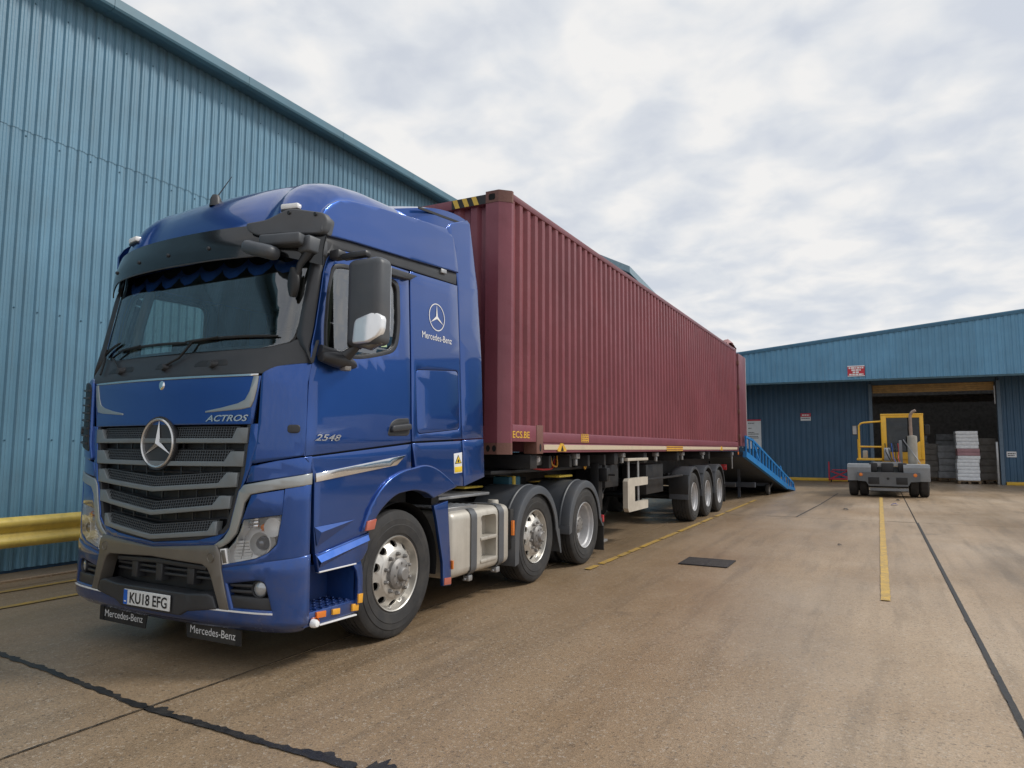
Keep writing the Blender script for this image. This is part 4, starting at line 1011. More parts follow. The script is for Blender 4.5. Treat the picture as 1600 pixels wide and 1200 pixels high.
prow = lambda s: 0.030 * max(0, 1 - abs(s) / 0.85)
def slat(send, zb, zt, mb_, mt_, drop, pw):
    fn = lambda u, v, d: fm(u, v, d + (prow(u) if pw else 0))
    V = lambda s, z: z - drop * max(0, 1 - abs(s) / send)
    st = 0.026; N = 10
    bot = [(send * (i / N * 2 - 1), V(send * (i / N * 2 - 1), zb)) for i in range(N + 1)]
    top = [(mb_ * (1 - i / N * 2), V(mb_ * (1 - i / N * 2), zb + st)) for i in range(N + 1)]
    out = bot + [(send + 0.006, zt), (mt_, zt)] + top + [(-mt_, zt), (-send - 0.006, zt)]
    so = fpart('grille_slat', out, 'grille_grey', d=0.012, thick=0.055, e=0.005, fn=fn)
    m = MB(); h0, h1 = zb + st, zt + 0.012
    n = int(2 * mt_ / 0.0235)
    for i in range(n + 1):
        s = -mt_ + 2 * mt_ * i / n
        lo = h0 if abs(s) < mb_ else h0 + (zt - h0) * (abs(s) - mb_) / max(1e-3, mt_ - mb_)
        a, b = V(s, lo), V(s, h1)
        if b - a < 0.01: continue
        for w_ in (0.0028,):
            q = [fn(s - w_, a, -0.004), fn(s + w_, a, -0.004), fn(s + w_, b, -0.022), fn(s - w_, b, -0.022)]; m.add(q, [(0, 1, 2, 3)])
            q = [fn(s - w_, a, -0.016), fn(s - w_, b, -0.034), fn(s - w_, b, -0.022), fn(s - w_, a, -0.004)]; m.add(q, [(0, 1, 2, 3)])
    r = max(3, int((h1 - h0) / 0.0165))
    for j in range(r + 1):
        zz = h0 + (h1 - h0) * j / r; hw = mb_ + (mt_ - mb_) * j / r; dd = -0.005 - 0.018 * j / r
        A = [fn(hw * (i / 16 * 2 - 1), V(hw * (i / 16 * 2 - 1), zz) - 0.0026, dd) for i in range(17)]; B = [fn(hw * (i / 16 * 2 - 1), V(hw * (i / 16 * 2 - 1), zz) + 0.0026, dd) for i in range(17)]
        m.grid([A, B])
    obj('grille_mesh', m, M('mesh_grey', (0.085, 0.092, 0.10), 0.45, 0.2) if 'mesh_grey' not in MATS else 'mesh_grey', so, 0)
    # dark backing web under the mesh
    fpart('mesh_back', [(-mt_, V(mt_, h1)), (-mb_, V(mb_, h0)), (0, V(0, h0)), (mb_, V(mb_, h0)), (mt_, V(mt_, h1)), (0, V(0, h1))], 'grille_black', d=-0.045, thick=0.006, fn=fn, parent=so)
slat(0.858, 1.572, 1.672, 0.738, 0.775, 0.0, False)
slat(0.832, 1.410, 1.506, 0.672, 0.728, 0.006, False)
slat(0.785, 1.268, 1.358, 0.635, 0.705, 0.052, True)
slat(0.735, 1.117, 1.195, 0.590, 0.652, 0.072, True)
slat(0.630, 0.930, 1.016, 0.560, 0.606, 0.060, True)
m = MB()
for zz, w_ in ((1.54, .84), (1.375, .80), (1.22, .74), (1.06, .68)):
    for i in range(9):
        s = -w_ + 2 * w_ * i / 8; m.bar(fm(s, zz - 0.06, -0.05), fm(s, zz + 0.04, -0.05), 0.012, 0.012)
    m.tube([fm(w_ * (i / 10 * 2 - 1), zz - 0.02 - (0.05 * (1 - abs(i / 10 * 2 - 1)) if zz < 1.3 else 0), -0.05) for i in range(11)], 0.007, 6)
obj('grille_bars', m, 'cab_black', trk)
# three pointed star in a ring
EM = (TX, 3.352, 1.567); R_ = 0.178
em = obj('emblem', MB().lathe([(0.0, 0.03), (0.200, 0.03), (0.203, 0.02), (0.198, 0.002), (0.188, 0.004), (0.182, 0.012), (0.0, 0.014)], 56, 'Y', EM), 'cab_black', trk)
obj('emblem_ring', MB().lathe([(R_ - 0.012, 0.012), (R_ - 0.010, -0.006), (R_, -0.012), (R_ + 0.008, -0.004), (R_ + 0.008, 0.012)], 56, 'Y', EM), 'emblem_silver', em)
def star(cx, cy, cz, R, h, fn):
    c = fn(0, 0, h); v = [c]; f_ = []
    for k in range(3):
        a = math.pi / 2 + k * 2 * math.pi / 3; b = a + math.pi / 3
        v += [fn(R * math.cos(a), R * math.sin(a), 0.0), fn(0.125 * R * math.cos(b), 0.125 * R * math.sin(b), 0.0)]
    for i in range(6): f_.append((0, 1 + i, 1 + (i + 1) % 6))
    m = MB(); m.add(v, f_); return m
obj('emblem_star', star(0, 0, 0, R_ - 0.006, 0.026, lambda u, v, d: (EM[0] + u, EM[1] + 0.006 - d, EM[2] + v)), 'emblem_silver', em, 0)
# corner deflectors
for sg in (1, -1):
    S_ = (lambda l: l) if sg == 1 else mir
    stand = lambda u, v, d: fm(u, v, d + 0.018 * max(0, min(1, (1.26 - abs(u)) / 0.2)))
    cd = fpart('corner_deflector', S_(rounded([(0.975, 2.052), (1.05, 2.098), (1.288, 2.131), (1.288, 1.492), (0.912, 1.432), (0.958, 1.557), (0.968, 1.80)], [.03, .05, .01, .02, .03, .02, .02])), 'truck_blue', d=0.004, thick=0.03, e=0.008, fn=stand, g=0.04)
    a, b = (1.18, 1.24) if sg == 1 else (-1.24, -1.18)
    fpart('side_marker_lamp', rounded([(a, 1.645), (b, 1.645), (b, 1.69), (a, 1.69)], 0.015), 'cab_black', d=0.045, thick=0.03, e=0.006, parent=cd)
    if sg == -1:           # the offside corner is an open ribbed air intake
        fpart('intake_mouth', S_(rounded([(0.985, 2.02), (1.05, 2.06), (1.22, 2.08), (1.22, 1.56), (0.955, 1.50), (0.985, 1.60)], 0.03)), 'grille_black', d=0.028, thick=0.01, e=0.004, parent=cd, g=0.05)
        for k in range(8):
            zz = 1.56 + k * 0.062; fpart('louvre', S_([(0.99, zz), (1.20, zz + 0.012), (1.20, zz + 0.022), (0.99, zz + 0.010)]), 'cab_black', d=0.044, thick=0.02, e=0.003, parent=cd, g=0.05)
    # crease along the foot of the deflector
    fpart('corner_upper', S_([(0.872, 1.300), (0.905, 1.405), (1.10, 1.445), (1.338, 1.475), (1.338, 1.368), (1.10, 1.330)]), 'truck_blue', d=0.006, e=0.006)
    J = [(1.342, 1.357), (1.10, 1.318), (0.855, 1.276), (0.815, 1.234), (0.747, 0.968), (0.70, 0.905), (0.612, 0.853), (0.665, 0.845), (0.735, 0.882), (0.800, 0.949), (0.838, 1.071), (0.858, 1.159), (0.908, 1.220), (1.10, 1.255), (1.342, 1.289)]
    fpart('trim_strip', S_(J), 'silver_trim', d=0.012, e=0.005)
    fpart('headlamp_surround', S_([(0.915, 1.210), (1.155, 1.248), (1.148, 1.085), (0.855, 1.046), (0.838, 1.02)]), 'truck_blue', d=0.003, e=0.004)
    fpart('corner_wing', S_([(1.168, 1.254), (1.342, 1.281), (1.345, 0.806), (1.02, 0.760), (0.690, 0.706), (0.694, 0.722), (0.968, 0.776), (1.068, 0.822), (1.126, 0.880), (1.154, 1.07)]), 'truck_blue', d=0.006, e=0.006, g=0.04)
    # headlamp
    hl = [(0.857, 1.038), (1.143, 1.074), (1.117, 0.886), (1.062, 0.832), (0.968, 0.786), (0.748, 0.738), (0.735, 0.835), (0.79, 0.888), (0.832, 0.960)]
    hd = fpart('headlamp', S_(hl), 'reflector', d=0.0, thick=0.008, e=0.002, g=0.05, fn=lambda u, v, d: fm(u, v, d - 0.03 - (v - 0.73) * 0.28))
    fpart('lens_cover', S_(rounded(hl, 0.02)), 'lamp_glass', d=0.004, thick=0.004, e=0.003, g=0.05, parent=hd)
    ew = MB(); hs = S_(hl)
    for i in range(len(hs)):
        p_, q_ = hs[i], hs[(i + 1) % len(hs)]; ew.add([fm(*p_, 0.0), fm(*q_, 0.0), fm(*q_, -0.13), fm(*p_, -0.13)], [(0, 1, 2, 3)])
    obj('housing', ew, 'reflector', hd, 0)
    def lamp(s, z, prof, mat, name, d, n=24):
        p_ = Vector(fm(sg * s, z, d)); q_ = Vector(fm(sg * s, z, d + 0.1)); ax = (q_ - p_).normalized(); rot = Vector((0, -1, 0)).rotation_difference(ax).to_matrix()
        mm = MB().lathe([(r, -h) for r, h in prof], n, 'Y'); mm.v = [tuple(p_ + rot @ Vector(v)) for v in mm.v]; return obj(name, mm, mat, hd)
    lamp(0.99, 0.882, [(0.088, 0.0), (0.086, 0.05), (0.078, 0.055), (0.070, 0.03), (0.052, 0.01)], 'lamp_white', 'projector_ring', -0.06)
    lamp(0.99, 0.882, [(0.0, 0.05), (0.02, 0.048), (0.036, 0.038), (0.046, 0.02), (0.05, 0.0)], M('lens_grey', (0.20, 0.22, 0.25), 0.08, 0.3, coat=1.0) if 'lens_grey' not in MATS else 'lens_grey', 'projector_lens', -0.05)
    lamp(1.085, 0.995, [(0.07, 0.0), (0.066, 0.05), (0.055, 0.03), (0.03, 0.005), (0.0, 0.0)], 'lamp_white', 'side_lamp', -0.055)
    lamp(0.99, 0.99, [(0.0, 0.02), (0.02, 0.014), (0.024, 0.0)], 'amber', 'indicator_bulb', -0.05)
    for k in range(6):
        zz = 0.765 + k * 0.022; s0 = 0.76 + k * 0.004
        fpart('flute', S_([(s0, zz), (s0 + 0.055, zz + 0.004), (s0 + 0.055, zz + 0.016), (s0, zz + 0.012)]), 'lamp_white', d=-0.03, thick=0.02, e=0.003, parent=hd)
        fpart('flute', S_([(s0 + 0.07, zz + 0.006), (s0 + 0.135, zz + 0.012), (s0 + 0.135, zz + 0.024), (s0 + 0.07, zz + 0.018)]), 'lamp_white', d=-0.035, thick=0.02, e=0.003, parent=hd)
    for k in range(3):
        zz = 0.985 + k * 0.024; fpart('flute', S_([(0.87, zz), (0.95, zz + 0.008), (0.95, zz + 0.02), (0.87, zz + 0.012)]), 'chrome', d=-0.03, thick=0.02, e=0.003, parent=hd)
    fpart('daylight_strip', S_([(0.668, 0.828), (0.712, 0.834), (0.738, 0.736), (0.692, 0.730)]), 'lamp_white', d=0.004, e=0.004, parent=hd)
    fpart('strip_core', S_([(0.678, 0.822), (0.704, 0.826), (0.726, 0.742), (0.698, 0.738)]), 'frame_grey', d=0.007, e=0.002, parent=hd)
# lower bumper, fog lamp bays, number plate
fog = rounded([(0.728, 0.610), (0.99, 0.650), (1.045, 0.638), (1.062, 0.610), (1.118, 0.432), (0.792, 0.432)], [.01, .02, .03, .02, .015, .01])
bo = [(1.345, 0.795), (1.02, 0.750), (0.690, 0.694), (0.702, 0.66), (0.768, 0.418), (0.0, 0.418)]
bo_l = [(0.0, 0.318), (0.60, 0.315), (1.10, 0.312), (1.30, 0.316), (1.352, 0.34)]
lipfn = lambda u, v, d: fm(u, v, d + 0.012 - 0.10 * max(0, (0.36 - v) / 0.05) ** 2 * 0.35)
fpart('bumper', bo_l + bo + [(-a, b) for a, b in bo[:-1][::-1]] + [(-a, b) for a, b in bo_l[1:][::-1]], 'truck_blue', thick=0.05, e=0.012, holes=[fog, mir(fog)], g=0.05, fn=lipfn)
m = MB(); ss = [-1.36 + i * 0.068 for i in range(41)]
m.grid([[lipfn(s, 0.31, -0.0) for s in ss], [fm(s, 0.285, -0.05) for s in ss], [fm(s, 0.28, -0.25) for s in ss]]); obj('bumper_lip', m, 'truck_blue', trk, 60)
for sg in (1, -1):
    S_ = (lambda l: l) if sg == 1 else mir
    fb = fpart('fog_lamp_bay', S_(fog), 'cab_black', d=-0.07, thick=0.01, e=0.003)
    ew = MB(); hs = S_(fog)
    for i in range(len(hs)):
        p_, q_ = hs[i], hs[(i + 1) % len(hs)]; ew.add([fm(*p_, 0.008), fm(*q_, 0.008), fm(*q_, -0.07), fm(*p_, -0.07)], [(0, 1, 2, 3)])
    obj('bay_wall', ew, 'grille_black', fb, 0)
    fpart('lower_blank', S_([(0.776, 0.445), (1.100, 0.445), (1.083, 0.515), (0.76, 0.515)]), 'cab_black', d=0.0, thick=0.06, e=0.008, parent=fb)
    for zz in (0.545, 0.585): fpart('bay_bar', S_([(0.76, zz), (0.935, zz + 0.004), (0.935, zz + 0.016), (0.755, zz + 0.012)]), 'cab_black', d=-0.01, thick=0.05, e=0.004, parent=fb)
    hd = fb
    def lamp2(s, z, prof, mat, name, d):
        p_ = Vector(fm(sg * s, z, d)); ax = (Vector(fm(sg * s, z, d + 0.1)) - p_).normalized(); rot = Vector((0, -1, 0)).rotation_difference(ax).to_matrix()
        mm = MB().lathe([(r, -h) for r, h in prof], 28, 'Y'); mm.v = [tuple(p_ + rot @ Vector(v)) for v in mm.v]; return obj(name, mm, mat, fb)
    lamp2(1.0, 0.578, [(0.062, 0.0), (0.060, 0.045), (0.055, 0.05), (0.052, 0.035)], 'cab_black', 'lamp_bezel', -0.05)
    lamp2(1.0, 0.578, [(0.053, 0.0), (0.052, 0.030), (0.045, 0.036), (0.02, 0.044), (0.0, 0.045)], M('fog_glass', (0.42, 0.44, 0.46), 0.12, 0.4, coat=1.0) if 'fog_glass' not in MATS else 'fog_glass', 'fog_lamp', -0.05)
    fpart('white_line', S_([(0.45, 0.4185), (1.112, 0.4185), (1.112, 0.427), (0.45, 0.4275)]), 'white_ink', d=0.022, e=0.001, thick=0.008)
fo = [(0.0, 0.803), (0.64, 0.852), (0.672, 0.80), (0.686, 0.70), (0.765, 0.430), (0.700, 0.430), (0.655, 0.54), (0.608, 0.652), (0.575, 0.70), (0.525, 0.726), (0.0, 0.748)]
fpart('bumper_frame', fo[:-1] + [(0.0, 0.748)] + [(-a, b) for a, b in fo[1:-1][::-1]], 'frame_grey', d=0.022, thick=0.10, e=0.007)
for sg in (1, -1):
    p_ = fm(sg * 0.600, 0.772, 0.022); obj('tow_cover', MB().lathe([(0.0, -0.003), (0.026, -0.003), (0.028, -0.006), (0.033, -0.006), (0.035, 0.004)], 24, 'Y', p_), 'frame_grey', trk)
fpart('lower_intake', symm([(0.0, 0.745), (0.53, 0.722), (0.60, 0.66), (0.70, 0.40), (0.0, 0.40)][::-1]), 'grille_black', d=-0.12, thick=0.01)
fpart('intake_bar', symm([(0.0, 0.715), (0.50, 0.694), (0.50, 0.675), (0.0, 0.692)][::-1]), 'cab_black', d=-0.03, thick=0.08, e=0.008)
for s0 in (-0.30, 0.0, 0.34):
    fpart('intake_pillar', [(s0 - 0.03, 0.56), (s0 + 0.03, 0.56), (s0 + 0.03, 0.69), (s0 - 0.03, 0.69)], 'cab_black', d=-0.05, thick=0.07, e=0.006)
for zz in (0.60, 0.64): fpart('intake_bar', [(-0.56, zz), (0.56, zz), (0.555, zz + 0.012), (-0.555, zz + 0.012)], 'cab_black', d=-0.07, thick=0.03, e=0.004)
fpart('plate_panel', symm([(0.0, 0.362), (0.33, 0.362), (0.40, 0.398), (0.66, 0.432), (0.63, 0.50), (0.58, 0.515), (0.40, 0.50), (0.0, 0.505)]), 'cab_black', d=0.026, thick=0.12, e=0.01)
pl = obj('number_plate', MB().box(TX - 0.26, TX + 0.26, 3.324, 3.334, 0.375, 0.486, b=0.003, seg=1), 'plate_white', trk)
fpl = lambda u, v, d: (TX + u, 3.3225 - d, v)
obj('plate_band', MB().extr([(-0.257, 0.378), (-0.214, 0.378), (-0.214, 0.483), (-0.257, 0.483)], fpl, 0, 0.001), 'plate_blue', pl, 0)
obj('plate_band_mark', MB().extr([(-0.247, 0.395), (-0.224, 0.395), (-0.224, 0.405), (-0.247, 0.405)], fpl, 0.0012, 0.002), 'white_ink', pl, 0)
obj('lettering', lettering('KU18 EFG', fpl, -0.185, 0.235, 0.391, 0.470, 0.001, bold=0.016), 'black_ink', pl, 0)
# spray flaps with lettering
for x0, x1 in ((0.24, 0.80), (-0.80, -0.24)):
    near = x0 > 0
    fl_fn = lambda u, v, d: (TX + u, 3.50 - d, v)
    fl = obj('spray_flap', MB().extr([(x0, 0.16), (x1, 0.165), (x1 - 0.005, 0.275), (x0 - 0.02, 0.275)] if near else [(x0, 0.165), (x1 - 0.0, 0.16), (x1 + 0.02, 0.275), (x0 + 0.005, 0.275)], fl_fn, -0.004, 0.004), 'flap_black', trk, 0)
    obj('lettering', lettering('Mercedes-Benz', fl_fn, x0 + (0.035 if near else 0.06), x1 - (0.055 if near else 0.03), 0.198, 0.252, 0.0055), 'white_ink', fl, 0)
    obj('clamp', MB().box(TX + (x1 - 0.05 if near else x0), TX + (x1 if near else x0 + 0.05), 3.490, 3.4955, 0.168, 0.275), 'steel_dark', fl, 0)
# scuttle, windscreen, pillars
sc_o = [(0.0, 2.062), (0.978, 2.062), (1.045, 2.106), (1.29, 2.142), (1.275, 2.30), (1.12, 2.30), (1.085, 2.278), (0.889, 2.246), (0.0, 2.236)]
fpart('scuttle', sc_o + [(-a, b) for a, b in sc_o[1:-1][::-1]], 'cab_black', d=0.006, thick=0.03, e=0.008)
for s0, w_ in ((0.456, 0.17), (-0.63, 0.20), (-0.05, 0.10)):
    fpart('scuttle_grip', rounded([(s0 - w_, 2.13), (s0 + w_, 2.13), (s0 + w_ * 0.8, 2.175), (s0 - w_ * 0.8, 2.175)], 0.03), 'grille_black', d=0.008, thick=0.01, e=0.003)
    p_ = fm(s0 + 0.03, 2.14, 0.01); obj('wiper_pivot', MB().lathe([(0.0, -0.04), (0.022, -0.036), (0.03, -0.01), (0.04, 0.02)], 18, 'Y', p_), 'cab_black', trk)
ws = rounded([(1.088, 2.292), (1.118, 2.42), (1.128, 3.03), (-1.128, 3.03), (-1.118, 2.42), (-1.088, 2.292), (-0.889, 2.254), (0.889, 2.254)], [.04, .05, .05, .05, .05, .04, .1, .1])
fpart('windscreen', ws, 'windscreen_glass', d=0.0, thick=0.005, e=0.002, g=0.06)
fr_o = [(a * 1.012, 2.64 + (b - 2.64) * 1.03) for a, b in ws]; fr_i = [(a * 0.972, 2.64 + (b - 2.64) * 0.95) for a, b in ws]
fpart('windscreen_surround', fr_o, 'grille_black', d=-0.008, thick=0.01, e=0.002, holes=[fr_i])
fpart('header_panel', symm([(0.0, 3.036), (1.132, 3.036), (1.16, 3.22), (0.0, 3.24)]), 'cab_black', d=-0.004)
yd = ([2.10, 2.254, 2.40, 2.67, 2.83, 2.92, 3.0, 3.04], [3.612, 3.628, 3.668, 3.722, 3.748, 3.79, 3.86, 3.93])
for sg in (1, -1):
    rows = []
    for i in range(15):
        z = 2.13 + (3.085 - 2.13) * i / 14
        A = Vector(fm(sg * 1.118 if z > 2.3 else sg * (1.29 - (z - 2.13) / 0.17 * 0.172), z, 0.004)); B = Vector((TX + sg * (xs_(z) - 0.002), interp(z, *yd) - 0.004, z))
        mid = (A + B) / 2 + Vector((sg * 0.022, -0.022, 0)); m1 = A.lerp(mid, 0.5) + Vector((sg * 0.004, -0.010, 0)); m2 = B.lerp(mid, 0.5) + Vector((sg * 0.010, -0.004, 0))
        rows.append([A, m1, mid, m2, B])
    obj('pillar', MB().grid(rows), 'cab_black', trk, 60)
# wipers
def wiper(arm, blade):
    w_ = obj('wiper', MB().tube([fm(*p, 0.03) for p in arm], 0.009, 8), 'grille_black', trk)
    n = 10; P = [fm(blade[0][0] + (blade[1][0] - blade[0][0]) * i / n, blade[0][1] + (blade[1][1] - blade[0][1]) * i / n + 0.012 * math.sin(math.pi * i / n), 0.018) for i in range(n + 1)]
    obj('blade', MB().tube(P, [0.006] + [0.011] * (n - 1) + [0.005], 6), 'grille_black', w_)
wiper([(-0.60, 2.14), (-0.842, 2.273), (-0.70, 2.33), (-0.45, 2.345)], [(-0.80, 2.325), (0.12, 2.330)])
wiper([(-0.02, 2.15), (0.105, 2.209), (0.200, 2.335), (0.45, 2.352)], [(0.10, 2.338), (0.985, 2.334)])
wiper([(-0.90, 2.13), (-0.985, 2.25), (-1.02, 2.31), (-1.0, 2.36)], [(-1.06, 2.30), (-0.80, 2.40)])

# ------------------------------------------------------------------ cab sides
def spline(P, n=5):
    P = [Vector(p) for p in P]; out = []
    for i in range(len(P) - 1):
        a = P[max(i - 1, 0)]; b = P[i]; c = P[i + 1]; d = P[min(i + 2, len(P) - 1)]
        for j in range(n):
            t = j / n; out.append(tuple(0.5 * ((2 * b) + (-a + c) * t + (2 * a - 5 * b + 4 * c - d) * t * t + (-a + 3 * b - 3 * c + d) * t ** 3)))
    out.append(tuple(P[-1])); return out
arch_o = [(4.222, .955), (4.309, 1.105), (4.463, 1.247), (4.648, 1.330), (4.847, 1.364), (5.036, 1.380), (5.237, 1.326), (5.506, 1.185)]
arch_i = [(5.141, 1.109), (5.042, 1.158), (4.876, 1.190), (4.73, 1.185), (4.590, 1.161), (4.428, 1.075), (4.332, .985), (4.30, .92), (4.205, .915)]
def sub(a, dz): return [(y, z + dz) for y, z in a]
for sg in (1, -1):
    sm_ = SM(sg)
    def sp(name, outline, mat, d=0.0, thick=0.035, e=0.004, g=0.25, holes=(), parent=None, ang=50, gv=0.14):
        return obj(name, MB().patch(outline, sm_, thick, e, g, gv, d, holes), mat, parent or trk, ang)
    door_o = QL([(3.596, 1.485), (3.605, 1.914), (3.622, 2.254), (3.656, 2.40), (3.700, 2.67), (3.722, 2.83), (3.752, 2.915), (3.80, 2.972), (3.90, 3.010), (4.02, 3.022)]) + [(4.808, 3.068), (4.812, 1.592)]
    win = rounded(QL([(3.752, 2.66), (3.80, 2.885), (3.90, 2.915), (4.05, 2.928), (4.615, 2.935), (4.64, 2.55), (4.60, 2.335), (4.40, 2.275), (4.136, 2.216), (3.745, 2.200), (3.735, 2.40)]), [.05, .06, .05, .05, .09, .1, .10, .1, .1, .06, .05])
    dr_ = sp('door', door_o, 'truck_blue', holes=[win], g=0.12)
    cx_ = sum(p[0] for p in win) / len(win); cz_ = sum(p[1] for p in win) / len(win)
    wi = [(cx_ + (a - cx_) * 0.925, cz_ + (b - cz_) * 0.925) for a, b in win]
    sp('window_seal', [(cx_ + (a - cx_) * 0.992, cz_ + (b - cz_) * 0.992) for a, b in win], 'cab_black', d=0.003, holes=[wi], e=0.004, parent=dr_)
    sp('window', [(cx_ + (a - cx_) * 0.95, cz_ + (b - cz_) * 0.95) for a, b in win], 'side_glass', d=-0.010, thick=0.005, e=0.001, parent=dr_, g=0.3)
    if sg == 1: sp('window_sticker', QL([(4.40, 2.350), (4.47, 2.358), (4.47, 2.378), (4.40, 2.370)]), M('sticker_green', (0.45, 0.60, 0.35), 0.5), d=-0.007, thick=0.002, e=0.001, parent=dr_)
    # handle
    hc = rounded([(4.50, 1.640), (4.545, 1.742), (4.62, 1.775), (4.785, 1.785), (4.795, 1.665), (4.76, 1.645)], [.03, .03, .03, .02, .03, .02])
    hd_ = sp('door_handle', hc, 'cab_black', d=0.004, e=0.006, parent=dr_)
    sp('handle_cup', rounded([(4.535, 1.685), (4.57, 1.745), (4.77, 1.765), (4.77, 1.70), (4.66, 1.69)], 0.02), 'grille_black', d=0.006, e=0.002, thick=0.004, parent=dr_)
    sp('handle_bar', rounded([(4.535, 1.675), (4.78, 1.700), (4.78, 1.735), (4.54, 1.710)], 0.015), 'cab_black', d=0.035, e=0.010, parent=dr_)
    # window-top wind deflector and rail
    sp('rain_deflector', QL([(4.10, 2.985), (4.40, 2.998), (4.79, 3.012), (4.70, 2.966), (4.42, 2.950), (4.10, 2.945)]), 'cab_black', d=0.05, thick=0.06, e=0.008, parent=dr_)
    if sg == 1:
        fs_ = lambda u, v, d: sm_(u, v, d)
        obj('lettering', lettering('2548', fs_, 3.675, 3.945, 1.588, 1.635, 0.006, shear=0.35, bold=0.015), 'chrome_strip', dr_, 0)
    # black cant rail band
    sp('cant_rail', QL([(3.70, 3.055), (3.74, 3.076), (3.99, 3.100), (4.75, 3.150), (5.50, 3.200)]) + QL([(5.50, 3.098), (4.75, 3.068), (4.02, 3.033), (3.89, 3.020), (3.79, 2.982), (3.742, 2.925), (3.72, 2.86), (3.69, 2.90)]), 'cab_black', d=-0.002, e=0.005)
    sp('rail_lamp', QL([(5.22, 3.150), (5.30, 3.155), (5.30, 3.185), (5.22, 3.180)]), 'lamp_white' if False else 'galvanised', d=0.02, e=0.004)
    # sleeper side with locker
    lk = rounded([(4.890, 2.222), (5.590, 2.282), (5.603, 1.712), (4.908, 1.652)], 0.05)
    sl_o = [(4.836, 3.072), (5.600, 3.108), (5.615, 2.5), (5.626, 1.628), (4.838, 1.598)]
    slp = sp('sleeper_side', sl_o, 'truck_blue', holes=[lk])
    cy_ = 5.25; cz2 = 1.967
    lk2 = [(cy_ + (a - cy_) * 0.966, cz2 + (b - cz2) * 0.958) for a, b in lk]
    sp('locker_door', lk2, 'truck_blue', d=-0.002, parent=slp)
    if sg == 1:
        cR = 0.128; yc, zc = 5.235, 2.735
        ring = MB(); n = 44; ring.grid([[sm_(yc + (cR) * math.cos(t), zc + cR * math.sin(t), 0.004) for t in [2 * math.pi * i / n for i in range(n + 1)]], [sm_(yc + (cR - 0.009) * math.cos(t), zc + (cR - 0.009) * math.sin(t), 0.004) for t in [2 * math.pi * i / n for i in range(n + 1)]]])
        lg = obj('side_emblem', ring, 'white_ink', slp, 0)
        obj('emblem_star', star(0, 0, 0, cR - 0.008, 0.0005, lambda u, v, d: sm_(yc + u, zc + v, 0.004 + d)), 'white_ink', slp, 0)
        obj('lettering', lettering('Mercedes-Benz', lambda u, v, d: sm_(u, v, d), 4.995, 5.475, 2.515, 2.575, 0.004), 'white_ink', slp, 0)
    # lower side panels
    sk = [(3.606, 1.466), (4.814, 1.568), (4.822, 1.374)] + [(y - 0.003, z + 0.006) for y, z in spline(arch_o)[:19][::-1]] + [(4.205, 0.925), (4.268, 0.893), (3.718, 0.800), (3.700, 0.95), (3.690, 1.30), (3.66, 1.40)]
    skp = sp('side_skirt', sk, 'truck_blue', g=0.08)
    sp('side_strip', [(3.694, 1.356), (4.725, 1.476), (4.614, 1.400), (3.696, 1.302)], 'chrome_strip', d=0.012, e=0.004, parent=skp)
    rg = MB(); a = [(3.70, 0.975), (4.10, 1.000)]; b = [(3.735, 0.945), (4.10, 0.998)]; c_ = [(3.72, 0.83), (4.0, 0.96)]
    rg.add([sm_(3.697, 0.985, 0.005), sm_(4.12, 1.003, 0.007), sm_(3.735, 0.948, 0.035), sm_(3.722, 0.850, 0.009)], [(0, 1, 2), (2, 1, 3), (0, 2, 3)]); obj('crease_wedge', rg, 'truck_blue', skp, 20)
    lp = sp('step_panel', [(3.720, 0.788), (4.272, 0.880), (4.258, 0.766), (4.205, 0.705), (4.129, 0.680), (3.748, 0.676)], 'truck_blue', d=0.014, e=0.008)
    rg = MB().add([sm_(3.715, 0.792, 0.008), sm_(4.270, 0.884, 0.008), sm_(4.258, 0.835, 0.038), sm_(3.738, 0.740, 0.038), sm_(4.262, 0.83, 0.014), sm_(3.745, 0.70, 0.014)], [(0, 1, 2, 3), (3, 2, 4, 5)]); obj('crease_wedge', rg, 'truck_blue', lp, 20)
    sp('step_trim', [(3.746, 0.668), (4.130, 0.673), (4.130, 0.679), (3.746, 0.675)], 'white_ink', d=0.018, e=0.002, parent=lp)
    sp('wing_strut', [(4.120, 0.672), (4.190, 0.690), (4.212, 0.64), (4.222, 0.56), (4.222, 0.44), (4.215, 0.375), (4.165, 0.375), (4.178, 0.47), (4.174, 0.55), (4.155, 0.62)], 'truck_blue', d=0.006, thick=0.04, e=0.006)
    # step well
    m = MB(); x0, x1 = TX + sg * 0.97, TX + sg * 1.235
    m.add([(x0, 3.62, 0.40), (x0, 4.18, 0.40), (x0, 4.18, 0.72), (x0, 3.62, 0.72)], [(0, 1, 2, 3)]); m.add([(x1, 4.145, 0.40), (x0, 4.145, 0.40), (x0, 4.145, 0.72), (x1, 4.145, 0.72)], [(0, 1, 2, 3)]); m.add([(x0, 3.62, 0.72), (x0, 4.18, 0.72), (x1, 4.18, 0.72), (x1, 3.62, 0.72)], [(0, 1, 2, 3)])
    obj('step_well', m, M('step_blue', (0.012, 0.05, 0.20), 0.5, dirt=0.4, dirtcol=(0.10, 0.09, 0.08)) if 'step_blue' not in MATS else 'step_blue', trk, 0)
    stp = obj('step', MB().box(min(x0, x1), max(x0, x1), 3.64, 4.205, 0.305, 0.405, b=0.012), 'truck_blue', trk)
    for i in range(7):
        for j in range(4):
            px, py = TX + sg * (1.01 + j * 0.065), 3.72 + i * 0.065; obj('step_stud', MB().lathe([(0.022, 0.406), (0.022, 0.412), (0.014, 0.415), (0.012, 0.408)], 8, 'Z', (px, py, 0)), 'truck_blue', stp) if sg == 1 else None
    sp('lower_trim', [(3.79, 0.296), (4.175, 0.288), (4.175, 0.294), (3.79, 0.302)], 'white_ink', d=-0.004, e=0.002)
